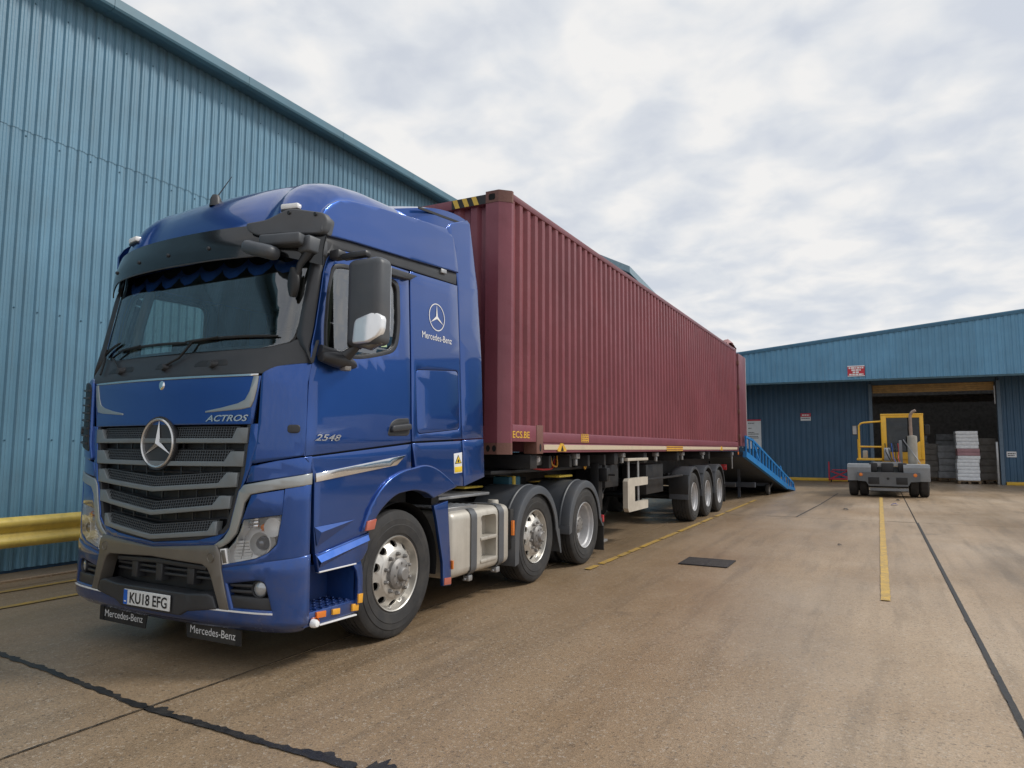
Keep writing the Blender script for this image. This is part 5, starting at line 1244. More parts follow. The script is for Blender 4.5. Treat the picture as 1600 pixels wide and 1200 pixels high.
    for pts, mt in (([(3.752, 0.393), (3.84, 0.386), (3.84, 0.350), (3.757, 0.356)], 'amber'), ([(3.915, 0.380), (3.985, 0.374), (3.985, 0.341), (3.915, 0.347)], 'amber_yellow'), ([(4.125, 0.376), (4.192, 0.368), (4.188, 0.324), (4.125, 0.330)], 'amber_yellow')):
        sp('side_reflector', pts, mt, d=0.0, thick=0.02, e=0.003, parent=stp)
    sp('side_reflector', [(4.172, 0.443), (4.218, 0.440), (4.214, 0.378), (4.170, 0.381)], 'amber_yellow', d=0.016, thick=0.012, e=0.003, parent=stp)
    p_ = sm_(3.71, 0.330, 0.0); obj('outline_lamp', MB().lathe([(0.0, sg * 0.05), (0.020, sg * 0.045), (0.028, sg * 0.03), (0.03, 0.0)], 18, 'X', p_), 'lamp_white', stp)
    obj('outline_lamp_rear', MB().lathe([(0.033, sg * 0.012), (0.034, -sg * 0.02), (0.02, -sg * 0.03)], 18, 'X', (p_[0], p_[1] + 0.022, p_[2])), 'amber', stp)
    if sg == 1:
        obj('socket', MB().box(TX + 0.972, TX + 0.985, 3.74, 3.82, 0.60, 0.64, b=0.004), 'galvanised', stp)
    # arch band, rear panels
    ai = arch_i
    sp('wheel_arch', spline(arch_o) + spline(ai[:-1]) + ai[-1:], 'truck_blue', d=0.022, thick=0.10, e=0.010, g=0.05)
    sp('arch_marker', [(4.218, 0.912), (4.312, 0.916), (4.336, 0.985), (4.236, 0.976)], M('marker_rose', (0.45, 0.12, 0.08), 0.25, coat=0.5) if 'marker_rose' not in MATS else 'marker_rose', d=0.036, e=0.004)
    sp('sleeper_skirt', [(4.842, 1.574), (5.624, 1.604), (5.660, 1.184), ] + [(y + 0.004, z + 0.008) for y, z in spline(arch_o)[21:][::-1]], 'truck_blue', g=0.08)
    if sg == 1:
        ws_ = sp('warning_sticker', [(5.488, 1.486), (5.628, 1.498), (5.634, 1.310), (5.500, 1.304)], 'white_sign', d=0.004, e=0.001, thick=0.004)
        sp('sticker_panel', [(5.502, 1.362), (5.628, 1.368), (5.630, 1.318), (5.504, 1.312)], 'plate_yellow', d=0.006, e=0.0005, thick=0.002, parent=ws_)
        sp('sticker_triangle', [(5.505, 1.392), (5.622, 1.398), (5.560, 1.476)], 'black_ink', d=0.0055, e=0.0005, thick=0.002, parent=ws_)
        sp('sticker_triangle_face', [(5.520, 1.399), (5.606, 1.403), (5.561, 1.461)], 'plate_yellow', d=0.0075, e=0.0005, thick=0.002, parent=ws_)
        sp('sticker_mark', circ(5.561, 1.419, 0.014, 10), 'black_ink', d=0.0095, e=0.0005, thick=0.002, parent=ws_)
    ex = [(5.650, 1.632), (5.640, 2.5), (5.626, 3.08), (5.606, 3.20), (5.545, 3.44), (5.44, 3.635), (5.50, 3.70), (5.80, 3.82), (5.85, 3.80), (5.99, 3.155), (6.03, 2.438), (6.035, 1.646)]
    exn = lambda y, z, d=0.0: (TX + sg * (xs_(min(z, 3.3)) - 0.02 * max(0, z - 3.3) + d), y, z)
    obj('side_extender', MB().patch(ex, exn, 0.035, 0.008, 0.2, 0.14), 'truck_blue', trk, 50)
    sp('extender_foot', [(5.648, 1.608), (6.038, 1.628), (6.060, 1.256), (5.682, 1.182)], 'truck_blue', thick=0.035)
    # roof cheek
    ck = QL([(3.672, 3.10), (3.665, 3.20), (3.700, 3.265), (3.758, 3.322), (3.84, 3.375), (3.935, 3.408), (4.305, 3.470), (4.976, 3.550), (5.36, 3.590), (5.43, 3.52), (5.46, 3.40), (5.50, 3.215), (4.75, 3.160), (3.99, 3.112), (3.74, 3.088)])
    ckf = lambda y, z, d=0.0: (TX + sg * (1.205 - 0.10 * max(0, (z - 3.1)) ** 1.5 - 0.25 * max(0, 3.85 - y) ** 2 + d), y, z)
    obj('roof_cheek', MB().patch(ck, ckf, 0.03, 0.008, 0.07, 0.06, d=0.012), 'truck_blue', trk, 50)
# roof: a dome with full shoulders and a lower middle
def roofpt(s, y):
    X = [3.60, 3.66, 3.72, 3.80, 3.90, 4.05, 4.3, 4.7, 5.1, 5.6]; Zt = [3.20, 3.37, 3.475, 3.565, 3.64, 3.70, 3.74, 3.755, 3.77, 3.80]
    return interp(y, X, Zt)
rows = []; NY = 46; NS_ = 44
for i in range(NY + 1):
    t = i / NY; row = []
    for j in range(NS_ + 1):
        th = math.pi * (j / NS_); e_ = 2 / 5.0
        cx_ = math.copysign(abs(math.cos(th)) ** e_, math.cos(th)); sz_ = abs(math.sin(th)) ** e_
        x = -1.165 * cx_; ax = abs(x)
        rec = 0.10 * (1 - max(0, min(1, (ax - 0.66) / 0.20)) ** 2 * (3 - 2 * max(0, min(1, (ax - 0.66) / 0.20))))   # middle set back
        yfr = 3.575 + 0.07 * ax * ax + 0.07 * (ax / 1.2) ** 6
        yy = yfr + (5.60 - yfr) * t ** 1.6
        u = yy - yfr + 3.60 - rec * max(0, 1 - t * 2.2)
        zt = roofpt(s=0, y=max(3.60, u)) - 0.012 * (rec / 0.10) * min(1, t * 6)
        zb_ = 3.06; row.append((TX + x, yy, zb_ + (zt - zb_) * sz_))
    rows.append(row)
obj('roof', MB().grid(rows), 'truck_blue', trk, 60)
# rear roof spoiler on two cheeks
rows = []
for i in range(11):
    t = i / 10; y = 4.75 + 1.07 * t; row = []
    for j in range(25):
        hw_ = 0.98 + 0.19 * min(1, t * 2.2); q_ = -1 + 2 * j / 24; x = hw_ * q_; row.append((TX + x, y - 0.05 * q_ ** 2, 3.728 + 0.17 * math.sin(t * math.pi * 0.5) - (0.10 - 0.05 * t) * abs(q_) ** 5 - 0.025 * t ** 6))
    rows.append(row)
low = [[(x, y, min(z - 0.004, 3.50)) for x, y, z in r] for k, r in enumerate(rows)]
m = MB().grid(rows); m.grid(low); m.grid([rows[-1], low[-1]]); m.grid([rows[0], low[0]])
m.grid([[r[0] for r in rows], [r[0] for r in low]]); m.grid([[r[-1] for r in rows], [r[-1] for r in low]]); spo = obj('roof_spoiler', m, 'truck_blue', trk, 45)
for sg in (1, -1): obj('spoiler_slot', MB().bar((TX + sg * 1.168, 4.98, 3.70), (TX + sg * 1.168, 5.80, 3.775), 0.012, 0.022), 'grille_black', spo, 0)
# marker lamps, aerial
for sg in (1, -1):
    sm2 = obj('roof_marker', MB().box(TX + sg * 0.925 - 0.075, TX + sg * 0.925 + 0.075, 3.665, 3.73, 3.315, 3.36, b=0.014, rot=Matrix.Rotation(sg * math.radians(12), 3, 'Z')), 'lamp_white', trk)
    obj('marker_base', MB().box(TX + sg * 0.925 - 0.08, TX + sg * 0.925 + 0.08, 3.675, 3.76, 3.300, 3.318, b=0.006, rot=Matrix.Rotation(sg * math.radians(12), 3, 'Z')), 'cab_black', sm2)
ae = obj('aerial', MB().lathe([(0.05, 3.56), (0.045, 3.625), (0.028, 3.66), (0.0, 3.665)], 16, 'Z', (TX - 0.12, 3.86, 0)), 'cab_black', trk)
obj('aerial_rod', MB().tube([(TX - 0.12, 3.86, 3.63), (TX - 0.02, 3.93, 3.83)], [0.006, 0.003], 6), 'cab_black', ae)
# sun visor
vy = lambda x: 3.455 + 0.10 * x * x + 0.13 * (abs(x) / 1.235) ** 4
def vis(x, t, d=0.0):
    z = 3.175 - (0.235 + 0.05 * max(0, (abs(x) - 0.95) / 0.28)) * t - 0.03 * (abs(x) / 1.23) ** 4; return (TX + x, vy(x) - 0.05 * math.sin(t * 2.0) - d + 0.03, z + (0.0 if t else 0.01))
xs3 = [-1.235 + 2.47 * i / 40 for i in range(41)]
top = [[vis(x, k / 5, 0.006) for x in xs3] for k in range(6)]; bot = [[vis(x, k / 5, -0.006) for x in xs3] for k in range(6)]
m = MB().grid(top).grid(bot).grid([top[0], bot[0]]).grid([top[-1], bot[-1]]); vz = obj('sun_visor', m, 'visor_smoke', trk, 60)
for x in (-0.95, -0.5, -0.1, 0.35, 0.8): obj('visor_bolt', MB().lathe([(0.0, -0.016), (0.012, -0.014), (0.016, -0.002)], 10, 'Y', vis(x, 0.62, 0.004)), 'cab_black', vz)
m = MB().tube([(TX + x, vy(x) - 0.016, 2.936) for x in xs3[4:37]], 0.006, 6); obj('visor_edge', m, 'grey_plastic', vz)
for sg in (1,):
    fnv = lambda u, v, d: (lambda p: (p[0], p[1] - d, v))(vis(sg * u, 0.5))
    vb = obj('visor_bracket', MB().patch(rounded([(0.70, 3.175), (0.86, 3.190), (0.95, 3.235), (1.02, 3.270), (1.235, 3.240), (1.255, 3.19), (1.235, 3.105), (1.05, 3.095), (0.93, 3.10), (0.80, 3.09), (0.72, 3.13)], [.02, .04, .04, .03, .02, .03, .03, .02, .03, .03, .02]), fnv, 0.05, 0.010, 0.05, 0.05, d=0.022), 'fender_grey', vz, 50)
    obj('bracket_side', MB().patch(rounded([(3.715, 3.245), (3.83, 3.215), (3.80, 3.10), (3.70, 3.11)], 0.02), lambda y, z, d: (TX + sg * (1.235 + d), y, z), 0.03, 0.006, 0.1), 'fender_grey', vb)
    for u, v in ((1.02, 3.245), (1.19, 3.235)): obj('bracket_bolt', MB().lathe([(0.0, -0.004), (0.014, -0.004), (0.018, 0.004)], 12, 'Y', fnv(u, v, 0.024)), 'grille_black', vb)
# front kerb mirrors on their arm (nearside)
fmr = obj('kerb_mirror', MB().box(TX + 0.72, TX + 1.03, 3.40, 3.54, 2.905, 3.005, b=0.045, seg=3, rot=Matrix.Rotation(math.radians(17), 3, 'Y')), 'fender_grey', trk, 60)
obj('mirror_arm', MB().box(TX + 0.84, TX + 1.17, 3.49, 3.64, 2.985, 3.07, b=0.018, seg=2, rot=Matrix.Rotation(math.radians(14), 3, 'Z')), 'fender_grey', fmr, 60)
obj('mirror_arm', MB().box(TX + 1.10, TX + 1.21, 3.60, 3.80, 2.94, 3.065, b=0.018, seg=2), 'fender_grey', fmr, 60)
m = MB(); rr = []
for i in range(9):
    t = i / 8; w_ = 0.055 * math.sin(math.pi * (0.08 + 0.84 * t)) ** 0.7; zc_ = 2.83 - 0.21 * t; xc_ = TX + 1.075 - 0.0 * t
    rr.append([(xc_ + w_ * math.cos(a), 3.60 + 0.03 * math.sin(a), zc_) for a in [2 * math.pi * k / 12 for k in range(12)]])
m.grid(rr, closeu=True); m.add(rr[0], [tuple(range(12))]); m.add(rr[-1], [tuple(range(12))]); m.tube([(TX + 1.09, 3.60, 2.72), (TX + 1.12, 3.61, 2.85), (TX + 1.17, 3.66, 2.97)], [0.02, 0.024, 0.04], 8); obj('approach_mirror', m, 'grille_black', trk, 60)
# door mirror (nearside only)
for sg in (1,):
    X = lambda v: TX + sg * v
    bx_ = lambda a, b, *r: (min(X(a), X(b)), max(X(a), X(b)), *r)
    mr = obj('door_mirror', MB().box(*bx_(1.385, 1.69), 3.80, 3.97, 2.265, 2.905, b=0.055, seg=4), 'fender_grey', trk, 60)
    obj('mirror_rim', MB().box(*bx_(1.36, 1.42), 3.84, 3.985, 2.26, 2.90, b=0.03, seg=3), 'grille_black', mr, 60)
    obj('mirror_glass', MB().box(*bx_(1.42, 1.66), 3.968, 3.975, 2.32, 2.86), 'chrome', mr, 0)
    cap = rounded([(1.478, 2.288), (1.60, 2.290), (1.668, 2.318), (1.695, 2.37), (1.695, 2.455), (1.655, 2.490), (1.495, 2.445)], [.01, .02, .03, .03, .03, .03, .02], 6)
    capf = lambda u, v, d: (X(u), 3.782 - d + max(0, u - 1.58) ** 2 * 2.2 + max(0, v - 2.40) * 0.12, v)
    obj('mirror_cap', MB().patch(cap, capf, 0.05, 0.010, 0.03), M('cap_sky_white', (0.86, 0.87, 0.88), 0.22, 0.55, var=0.02), mr, 60)  # pale base stands in for chrome reflecting the white sky
    obj('mirror_foot', MB().tube([(X(1.50), 3.86, 2.285), (X(1.58), 3.86, 2.262), (X(1.66), 3.87, 2.30)], [0.03, 0.032, 0.03], 10), 'frame_grey', mr, 60)
    obj('mirror_arm', MB().box(*bx_(1.205, 1.30), 3.81, 3.90, 2.93, 3.0, b=0.015).box(*bx_(1.295, 1.54), 3.83, 3.90, 2.92, 2.97, b=0.02), 'cab_black', mr)
    obj('mirror_arm', MB().tube([(X(1.24), 3.70, 2.235), (X(1.26), 3.82, 2.20), (X(1.33), 3.88, 2.20), (X(1.42), 3.90, 2.28)], [0.045, 0.06, 0.05, 0.03], 12), 'cab_black', mr, 60)
    m = MB(); rr = []
    for i in range(13):
        t = i / 12; y = 3.69 + 0.36 * t; h_ = 0.055 * math.sin(math.pi * (0.15 + 0.8 * t)) ** 0.6; w_ = 0.07 * math.sin(math.pi * (0.12 + 0.8 * t)) ** 0.6
        rr.append([(X(1.245 + w_ * 0.8 + w_ * math.cos(a)), y, 2.185 - 0.03 * t + h_ * math.sin(a)) for a in [2 * math.pi * k / 14 for k in range(14)]])
    m.grid(rr, closeu=True); m.add(rr[0], [tuple(range(14))]); m.add(rr[-1], [tuple(range(14))]); obj('mirror_base', m, 'cab_black', mr, 60)
    obj('base_sensor', MB().box(*bx_(1.29, 1.35), 3.86, 3.93, 2.10, 2.15, b=0.012), 'hub_grey', mr)
# interior
obj('rear_bulkhead', MB().box(TX - 1.17, TX + 1.17, 5.42, 5.5, 1.2, 3.25), 'interior_dark', trk, 0)
obj('headlining', MB().box(TX - 1.12, TX + 1.12, 3.78, 5.45, 2.99, 3.02), 'interior_grey', trk, 0)
obj('cab_floor', MB().box(TX - 1.15, TX + 1.15, 3.60, 5.5, 1.45, 1.50), 'interior_dark', trk, 0)
ds = obj('dashboard', MB().patch(symm([(0.0, 0.0), (1.05, 0.0), (1.12, 0.2), (1.12, 0.55), (0.0, 0.55)]), lambda u, v, d: (TX + u, 3.62 + v + 0.08 * u * u, 2.235 + d + 0.03 * math.sin(v * 5)), 0.6, 0.03, 0.1), 'interior_grey', trk, 50)
obj('binnacle', MB().box(TX - 0.80, TX - 0.30, 3.98, 4.15, 2.24, 2.47, b=0.05, seg=3), 'interior_dark', ds)
obj('binnacle', MB().box(TX - 0.55, TX - 0.15, 3.86, 4.02, 2.26, 2.44, b=0.04, seg=3), 'interior_dark', ds)
obj('dash_tray', MB().box(TX + 0.1, TX + 0.85, 3.82, 3.98, 2.25, 2.285, b=0.01), 'interior_beige', ds)
obj('steering_wheel', MB().tube([(TX - 0.58 + 0.22 * math.cos(a), 4.28 + 0.10 * math.sin(a), 2.27 + 0.19 * math.sin(a)) for a in [2 * math.pi * k / 28 for k in range(29)]], 0.017, 8, cap=False), 'interior_dark', trk, 60)
for sx in (-0.58, 0.58):
    st_ = obj('seat', MB().box(TX + sx - 0.26, TX + sx + 0.26, 4.55, 5.05, 1.85, 2.05, b=0.06, seg=3).box(TX + sx - 0.25, TX + sx + 0.25, 5.0, 5.16, 2.0, 2.72, b=0.06, seg=3, rot=Matrix.Rotation(math.radians(-8), 3, 'X')), 'interior_dark', trk, 60)
    obj('headrest', MB().box(TX + sx - 0.14, TX + sx + 0.14, 5.03, 5.14, 2.74, 2.95, b=0.04, seg=3), 'interior_dark', st_, 60)
for sg in (1, -1):
    obj('interior_pillar', MB().tube([(TX + sg * 1.12, 3.86, 2.2), (TX + sg * 1.11, 3.90, 2.6), (TX + sg * 1.09, 3.98, 2.96)], 0.045, 8), 'interior_beige', trk, 60)
    obj('door_trim', MB().box(TX + sg * 1.13 - 0.02, TX + sg * 1.13 + 0.02, 3.75, 4.85, 1.5, 2.19), 'interior_dark', trk, 0)
    obj('side_curtain', MB().grid([[(TX + sg * (1.10 + 0.015 * math.sin(k * 1.3)), 4.72 + 0.02 * k, z) for k in range(22)] for z in (2.12, 2.98)]), 'interior_dark', trk, 60)
# scalloped pelmet inside the windscreen top
pm = obj('pelmet', MB().grid([[fm(s, z, -0.06) for s in [-1.05 + 0.05 * i for i in range(43)]] for z in (2.98, 3.02)]), 'pelmet_dark', trk, 60)
ns = 8
for k in range(ns):
    s0 = -1.02 + k * 2.04 / ns; w_ = 2.04 / ns; dp = lambda i: math.sin(math.pi * i / 10) ** 0.8
    up_ = [fm(s0 + w_ * i / 10, 2.990 - 0.065 * dp(i), -0.050 + 0.010 * dp(i)) for i in range(11)]
    md_ = [fm(s0 + w_ * i / 10, 2.955 - 0.075 * dp(i), -0.040 + 0.014 * dp(i)) for i in range(11)]
    dn_ = [fm(s0 + w_ * i / 10, 2.920 - 0.082 * dp(i) + 0.004 * math.cos(i * 2.3), -0.046 + 0.010 * dp(i)) for i in range(11)]
    obj('pelmet_swag', MB().grid([up_, md_, dn_]), 'pelmet_blue', pm, 60)
    obj('pelmet_lining', MB().grid([[fm(s0 + w_ * i / 10, 3.02, -0.058) for i in range(11)], [fm(s0 + w_ * i / 10, 2.975 - 0.07 * dp(i), -0.058) for i in range(11)]]), 'pelmet_dark', pm, 60)

# ------------------------------------------------------------------ chassis and running gear
def CB(name, *a, mat='steel_dark', b=0.008): return obj(name, MB().box(*a, b=b), mat, trk)
for s in (1, -1): CB('chassis_rail', TX + s * 0.42 - 0.04, TX + s * 0.42 + 0.04, 3.7, 9.75, 0.72, 1.0)
CB('engine_tunnel', TX - 0.62, TX + 0.62, 3.72, 5.3, 0.55, 1.35); CB('engine_sump', TX - 0.3, TX + 0.3, 4.0, 5.2, 0.36, 0.6); CB('radiator', TX - 0.75, TX + 0.75, 3.58, 3.66, 0.45, 1.6, mat='grille_black')
CB('rear_frame', TX - 1.0, TX + 1.0, 5.5, 5.62, 1.0, 1.45)
fwl = obj('fifth_wheel', MB().lathe([(0.0, 1.235), (0.44, 1.235), (0.46, 1.21), (0.45, 1.16), (0.0, 1.15)], 32, 'Z', (TX, 8.1, 0)), 'steel_dark', trk); CB('fifth_wheel_base', TX - 0.5, TX + 0.5, 7.7, 8.5, 1.0, 1.15)
CB('catwalk', TX - 0.42, TX + 0.95, 5.7, 6.7, 1.03, 1.06, mat='galvanised'); CB('air_cylinder', TX - 0.3, TX + 0.3, 5.7, 6.2, 1.1, 1.5)
for k in range(5): obj('air_line', MB().tube([(TX + 0.25 + 0.08 * k, 5.55, 1.75 - 0.03 * k), (TX + 0.3 + 0.1 * k, 5.8, 1.35), (TX + 0.35 + 0.08 * k, 6.15, 1.28 + 0.02 * k), (TX + 0.5 + 0.05 * k, 6.8, 1.36)], 0.014, 7), ('hose_red', 'hose_yellow', 'hose_blue', 'hose_black', 'hose_black')[k], trk, 60)
obj('document_box', MB().box(TX + 0.80, TX + 0.82, 6.25, 6.62, 1.26, 1.42, b=0.01, rot=Matrix.Rotation(math.radians(-18), 3, 'X')), M('box_blue', (0.02, 0.07, 0.16), 0.5), trk)
M('strap_yellow', (0.70, 0.50, 0.06), 0.6, dirt=0.3); M('bag_teal', (0.03, 0.12, 0.17), 0.6)
CB('load_strap', TX + 0.72, TX + 0.95, 8.60, 9.05, 1.145, 1.175, mat='strap_yellow', b=0.01); CB('load_strap', TX + 0.55, TX + 0.72, 6.55, 6.95, 1.09, 1.11, mat='strap_yellow', b=0.006)
CB('tool_bag', TX + 0.62, TX + 0.85, 7.35, 7.65, 1.08, 1.20, mat='bag_teal', b=0.02); CB('tool_bag_band', TX + 0.60, TX + 0.87, 7.42, 7.48, 1.09, 1.205, mat='strap_yellow', b=0.008)
AX = [4.69, 7.33, 8.82]
pf = make_wheel('convex', trk, 0.515, 0.315); pf.location = (1.225, AX[0] - 6.0, 0.515)
inst(pf, trk, (-1.225, AX[0] - 6.0, 0.515), (0.3, 0, math.pi))
inst(pf, trk, (1.215, AX[1] - 6.0, 0.525), (0.5, 0, 0)); inst(pf, trk, (-1.215, AX[1] - 6.0, 0.525), (0.2, 0, math.pi))
pr_ = make_wheel('concave', trk, 0.515, 0.29); pr_.location = (1.235, AX[2] - 6.0, 0.515)
for loc, rot in (((-1.235, AX[2] - 6.0, 0.515), (0.3, 0, math.pi)), ((0.92, AX[2] - 6.0, 0.515), (0.1, 0, 0)), ((-0.92, AX[2] - 6.0, 0.515), (0.7, 0, math.pi))): inst(pr_, trk, loc, rot)
for a in AX: obj('axle', MB().tube([(TX - 0.95, a, 0.515), (TX + 0.95, a, 0.515)], 0.075, 12), 'steel_dark', trk)
obj('differential', MB().lathe([(0.0, -0.25), (0.18, -0.2), (0.25, 0.0), (0.18, 0.2), (0.0, 0.25)], 20, 'X', (TX, AX[2], 0.515)), 'steel_dark', trk)
for s in (1, -1):
    x0, x1 = TX + s * 0.80, TX + s * 1.22; a, b = min(x0, x1), max(x0, x1)
    obj('arch_liner', MB().lathe([(0.56, a), (0.56, b)], 30, 'X', (0, AX[0] + 0.02, 0.53), -0.2, math.pi + 0.1), 'grille_black', trk, 60)
    CB('liner_wall', a - 0.0, a + 0.01, AX[0] - 0.55, AX[0] + 0.66, 0.5, 1.2, mat='grille_black', b=0)
    # bogie mudguards: top shell, rolled outer edge, drop at the front
    for yc, front in ((AX[1], True), (AX[2], False)):
        x0, x1 = TX + s * 0.62, TX + s * 1.245; sA = lambda r: r; R1 = 0.575
        pts = []; a0, a1 = math.pi * (0.0 if not front else -0.02), math.pi * 1.0
        prof = [(R1, x0), (R1 + 0.012, x0 + s * 0.01), (R1 + 0.012, x1 - s * 0.16), (R1 + 0.022, x1 - s * 0.15), (R1 + 0.022, x1 - s * 0.135), (R1 + 0.012, x1 - s * 0.125), (R1 + 0.012, x1 - s * 0.03), (R1 + 0.002, x1 - s * 0.006), (R1 - 0.012, x1), (R1 - 0.085, x1 + s * 0.004), (R1 - 0.09, x1 - s * 0.006), (R1 - 0.01, x1 - s * 0.012), (R1 - 0.008, x0)]
        mg = obj('mudguard', MB().lathe(prof, 34, 'X', (0, yc, 0.525), math.pi * 0.02, math.pi * 0.98), 'fender_grey', trk, 40)
        yF, yB = yc - R1, yc + R1
        # front drop and rear drop
        m = MB()
        zl = 0.27 if front else 0.45
        m.box(min(x0, x1), max(x0, x1), yF - 0.014, yF + 0.004, zl, 0.56, b=0.004)
        m.extr([(yF - 0.014, zl), (yF + 0.075, zl + 0.02), (yF + 0.085, 0.56), (yF - 0.012, 0.56)], lambda u, v, d: (d, u, v), x1 - 0.008, x1 + 0.003)
        obj('mudguard_front', m, 'fender_grey', mg)
        m = MB().extr([(yB - 0.085, 0.56), (yB + 0.012, 0.56), (yB + 0.075, 0.26 if front else 0.44), (yB + 0.045, 0.26 if front else 0.44)], lambda u, v, d: (d, u, v), x1 - 0.008, x1 + 0.003)
        m.add([(x0, yB, 0.56), (x1, yB, 0.56), (x1, yB + 0.07, 0.27 if front else 0.44), (x0, yB + 0.07, 0.27 if front else 0.44)], [(0, 1, 2, 3)])
        obj('mudguard_rear', m, 'fender_grey', mg)
        if not front:
            obj('mud_flap', MB().extr([(x0, 0.10), (x1, 0.10), (x1, 0.60), (x0, 0.60)], lambda u, v, d: (u, yB + 0.075 + d, v), 0, 0.012), 'flap_black', mg, 0)
            obj('rear_reflector', MB().box(min(x1 - 0.03, x1 + 0.02), max(x1 - 0.03, x1 + 0.02), yB + 0.02, yB + 0.06, 0.50, 0.60, b=0.01), 'red_lens', mg)
    # blue panel behind the front wheel
    pn = obj('rear_wing_panel', MB().patch([(5.235, 1.02), (5.452, 1.046), (5.518, 0.40), (5.520, 0.285), (5.400, 0.298), (5.390, 0.50), (5.285, 0.88)], lambda y, z, d: (TX + s * (1.215 + d), y, z), 0.03, 0.006, 0.08), 'truck_blue', trk)
    obj('side_reflector', MB().patch([(5.405, 0.300), (5.515, 0.292), (5.516, 0.350), (5.408, 0.358)], lambda y, z, d: (TX + s * (1.222 + d), y, z), 0.01, 0.002, 0.2), 'marker_rose', pn)
    obj('side_reflector', MB().box(*sorted((TX + s * 1.20, TX + s * 1.23)), 5.527, 5.545, 0.42, 0.50, b=0.004), 'amber', pn)
# fuel tank
def tank(sg):
    x0, x1 = TX + sg * 0.55, TX + sg * 1.215
    a, b = min(x0, x1), max(x0, x1)
    y0_, y1_, z0_, z1_ = 6.055, 6.375, 0.40, 0.865
    bm = bmesh.new(); bmesh.ops.create_cube(bm, size=1)
    for v in bm.verts: v.co = Vector(((a + b) / 2 + v.co.x * (b - a), 6.10 + v.co.y * 1.2, 0.63 + v.co.z * 0.63))
    bmesh.ops.bevel(bm, geom=bm.edges[:], offset=0.085, segments=4, profile=0.5, affect='EDGES')
    me1 = bpy.data.meshes.new('fuel_tank'); bm.to_mesh(me1); bm.free(); o1 = bpy.data.objects.new('tank_body', me1); C.objects.link(o1)
    cut = MB().extr(rounded([(y0_, z0_), (y1_, z0_), (y1_, z1_), (y0_, z1_)], 0.05), lambda u, v, d: (d, u, v), *sorted((x1 - sg * 0.13, x1 + sg * 0.1)))
    o2 = obj('tank_cutter', cut, 'tank_alloy', None); md = o1.modifiers.new('cut', 'BOOLEAN'); md.object = o2; md.operation = 'DIFFERENCE'; md.solver = 'EXACT'
    dg = bpy.context.evaluated_depsgraph_get(); me2 = bpy.data.meshes.new_from_object(o1.evaluated_get(dg)); mb2 = MB(); mb2.v = [tuple(v.co) for v in me2.vertices]; mb2.f = [tuple(p.vertices) for p in me2.polygons]
    bpy.data.objects.remove(o1); bpy.data.objects.remove(o2)
    tk = obj('fuel_tank', mb2, 'tank_alloy', trk, 40)
    X = x1 + sg * 0.001
    for zz in (0.40, 0.62):
        obj('tread', MB().box(*sorted((X - sg * 0.12, X + sg * 0.012)), y0_ - 0.004, y1_ + 0.004, zz, zz + 0.035, b=0.008), 'tank_alloy', tk)
    obj('step_post', MB().box(*sorted((X - sg * 0.125, X - sg * 0.06)), y0_ + 0.08, y0_ + 0.14, z0_, z1_, b=0.015), 'tank_alloy', tk)
    for yy in (5.86, 6.415):
        m = MB(); w_ = 0.055; rr = []
        zs = [(b if sg == 1 else a)]
        prof = [(0.60, 0.955), (1.12, 0.957), (1.185, 0.94), (1.222, 0.89), (1.226, 0.85), (1.226, 0.40), (1.222, 0.36), (1.185, 0.318), (1.12, 0.303), (0.9, 0.303)]
        m.grid([[(TX + sg * px, yy, pz) for px, pz in prof], [(TX + sg * px, yy + 2 * w_, pz) for px, pz in prof]])
        so = obj('tank_strap', m, 'strap_grey', tk, 60)
        obj('strap_buckle', MB().box(*sorted((TX + sg * 1.12, TX + sg * 1.19)), yy + 0.02, yy + 0.09, 0.25, 0.305, b=0.008).tube([(TX + sg * 1.15, yy - 0.01, 0.27), (TX + sg * 1.15, yy + 0.13, 0.27)], 0.014, 8), 'galvanised', so)
    obj('filler_cap', MB().lathe([(0.0, 0.985), (0.055, 0.985), (0.06, 0.97), (0.06, 0.94)], 18, 'Z', (TX + sg * 1.05, 6.60, 0)), 'tank_alloy', tk)
    tp = obj('tread_plate', MB().box(*sorted((TX + sg * 0.60, TX + sg * 1.14)), 5.52, 6.08, 0.962, 0.975, b=0.002, seg=1), 'galvanised', tk)
    m = MB()
    for i in range(16):
        for j in range(14): m.bar((TX + sg * (0.63 + j * 0.036), 5.535 + i * 0.034, 0.978), (TX + sg * (0.65 + j * 0.036), 5.535 + i * 0.034 + (0.016 if (i + j) % 2 else -0.016), 0.978), 0.007, 0.006)
    o = obj('tread_studs', m, 'galvanised', tp, 0); o['kind'] = 'stuff'
    obj('plate_edge', MB().box(*sorted((TX + sg * 1.13, TX + sg * 1.15)), 5.50, 6.1, 0.925, 0.975, b=0.003, seg=1), 'galvanised', tp)
tank(1); tank(-1)
obj('side_bracket', MB().box(TX + 1.12, TX + 1.2, 6.72, 6.80, 0.45, 0.88, b=0.01), 'flap_black', trk); obj('side_reflector', MB().box(TX + 1.205, TX + 1.235, 6.72, 6.755, 0.60, 0.76, b=0.006), 'amber', trk)

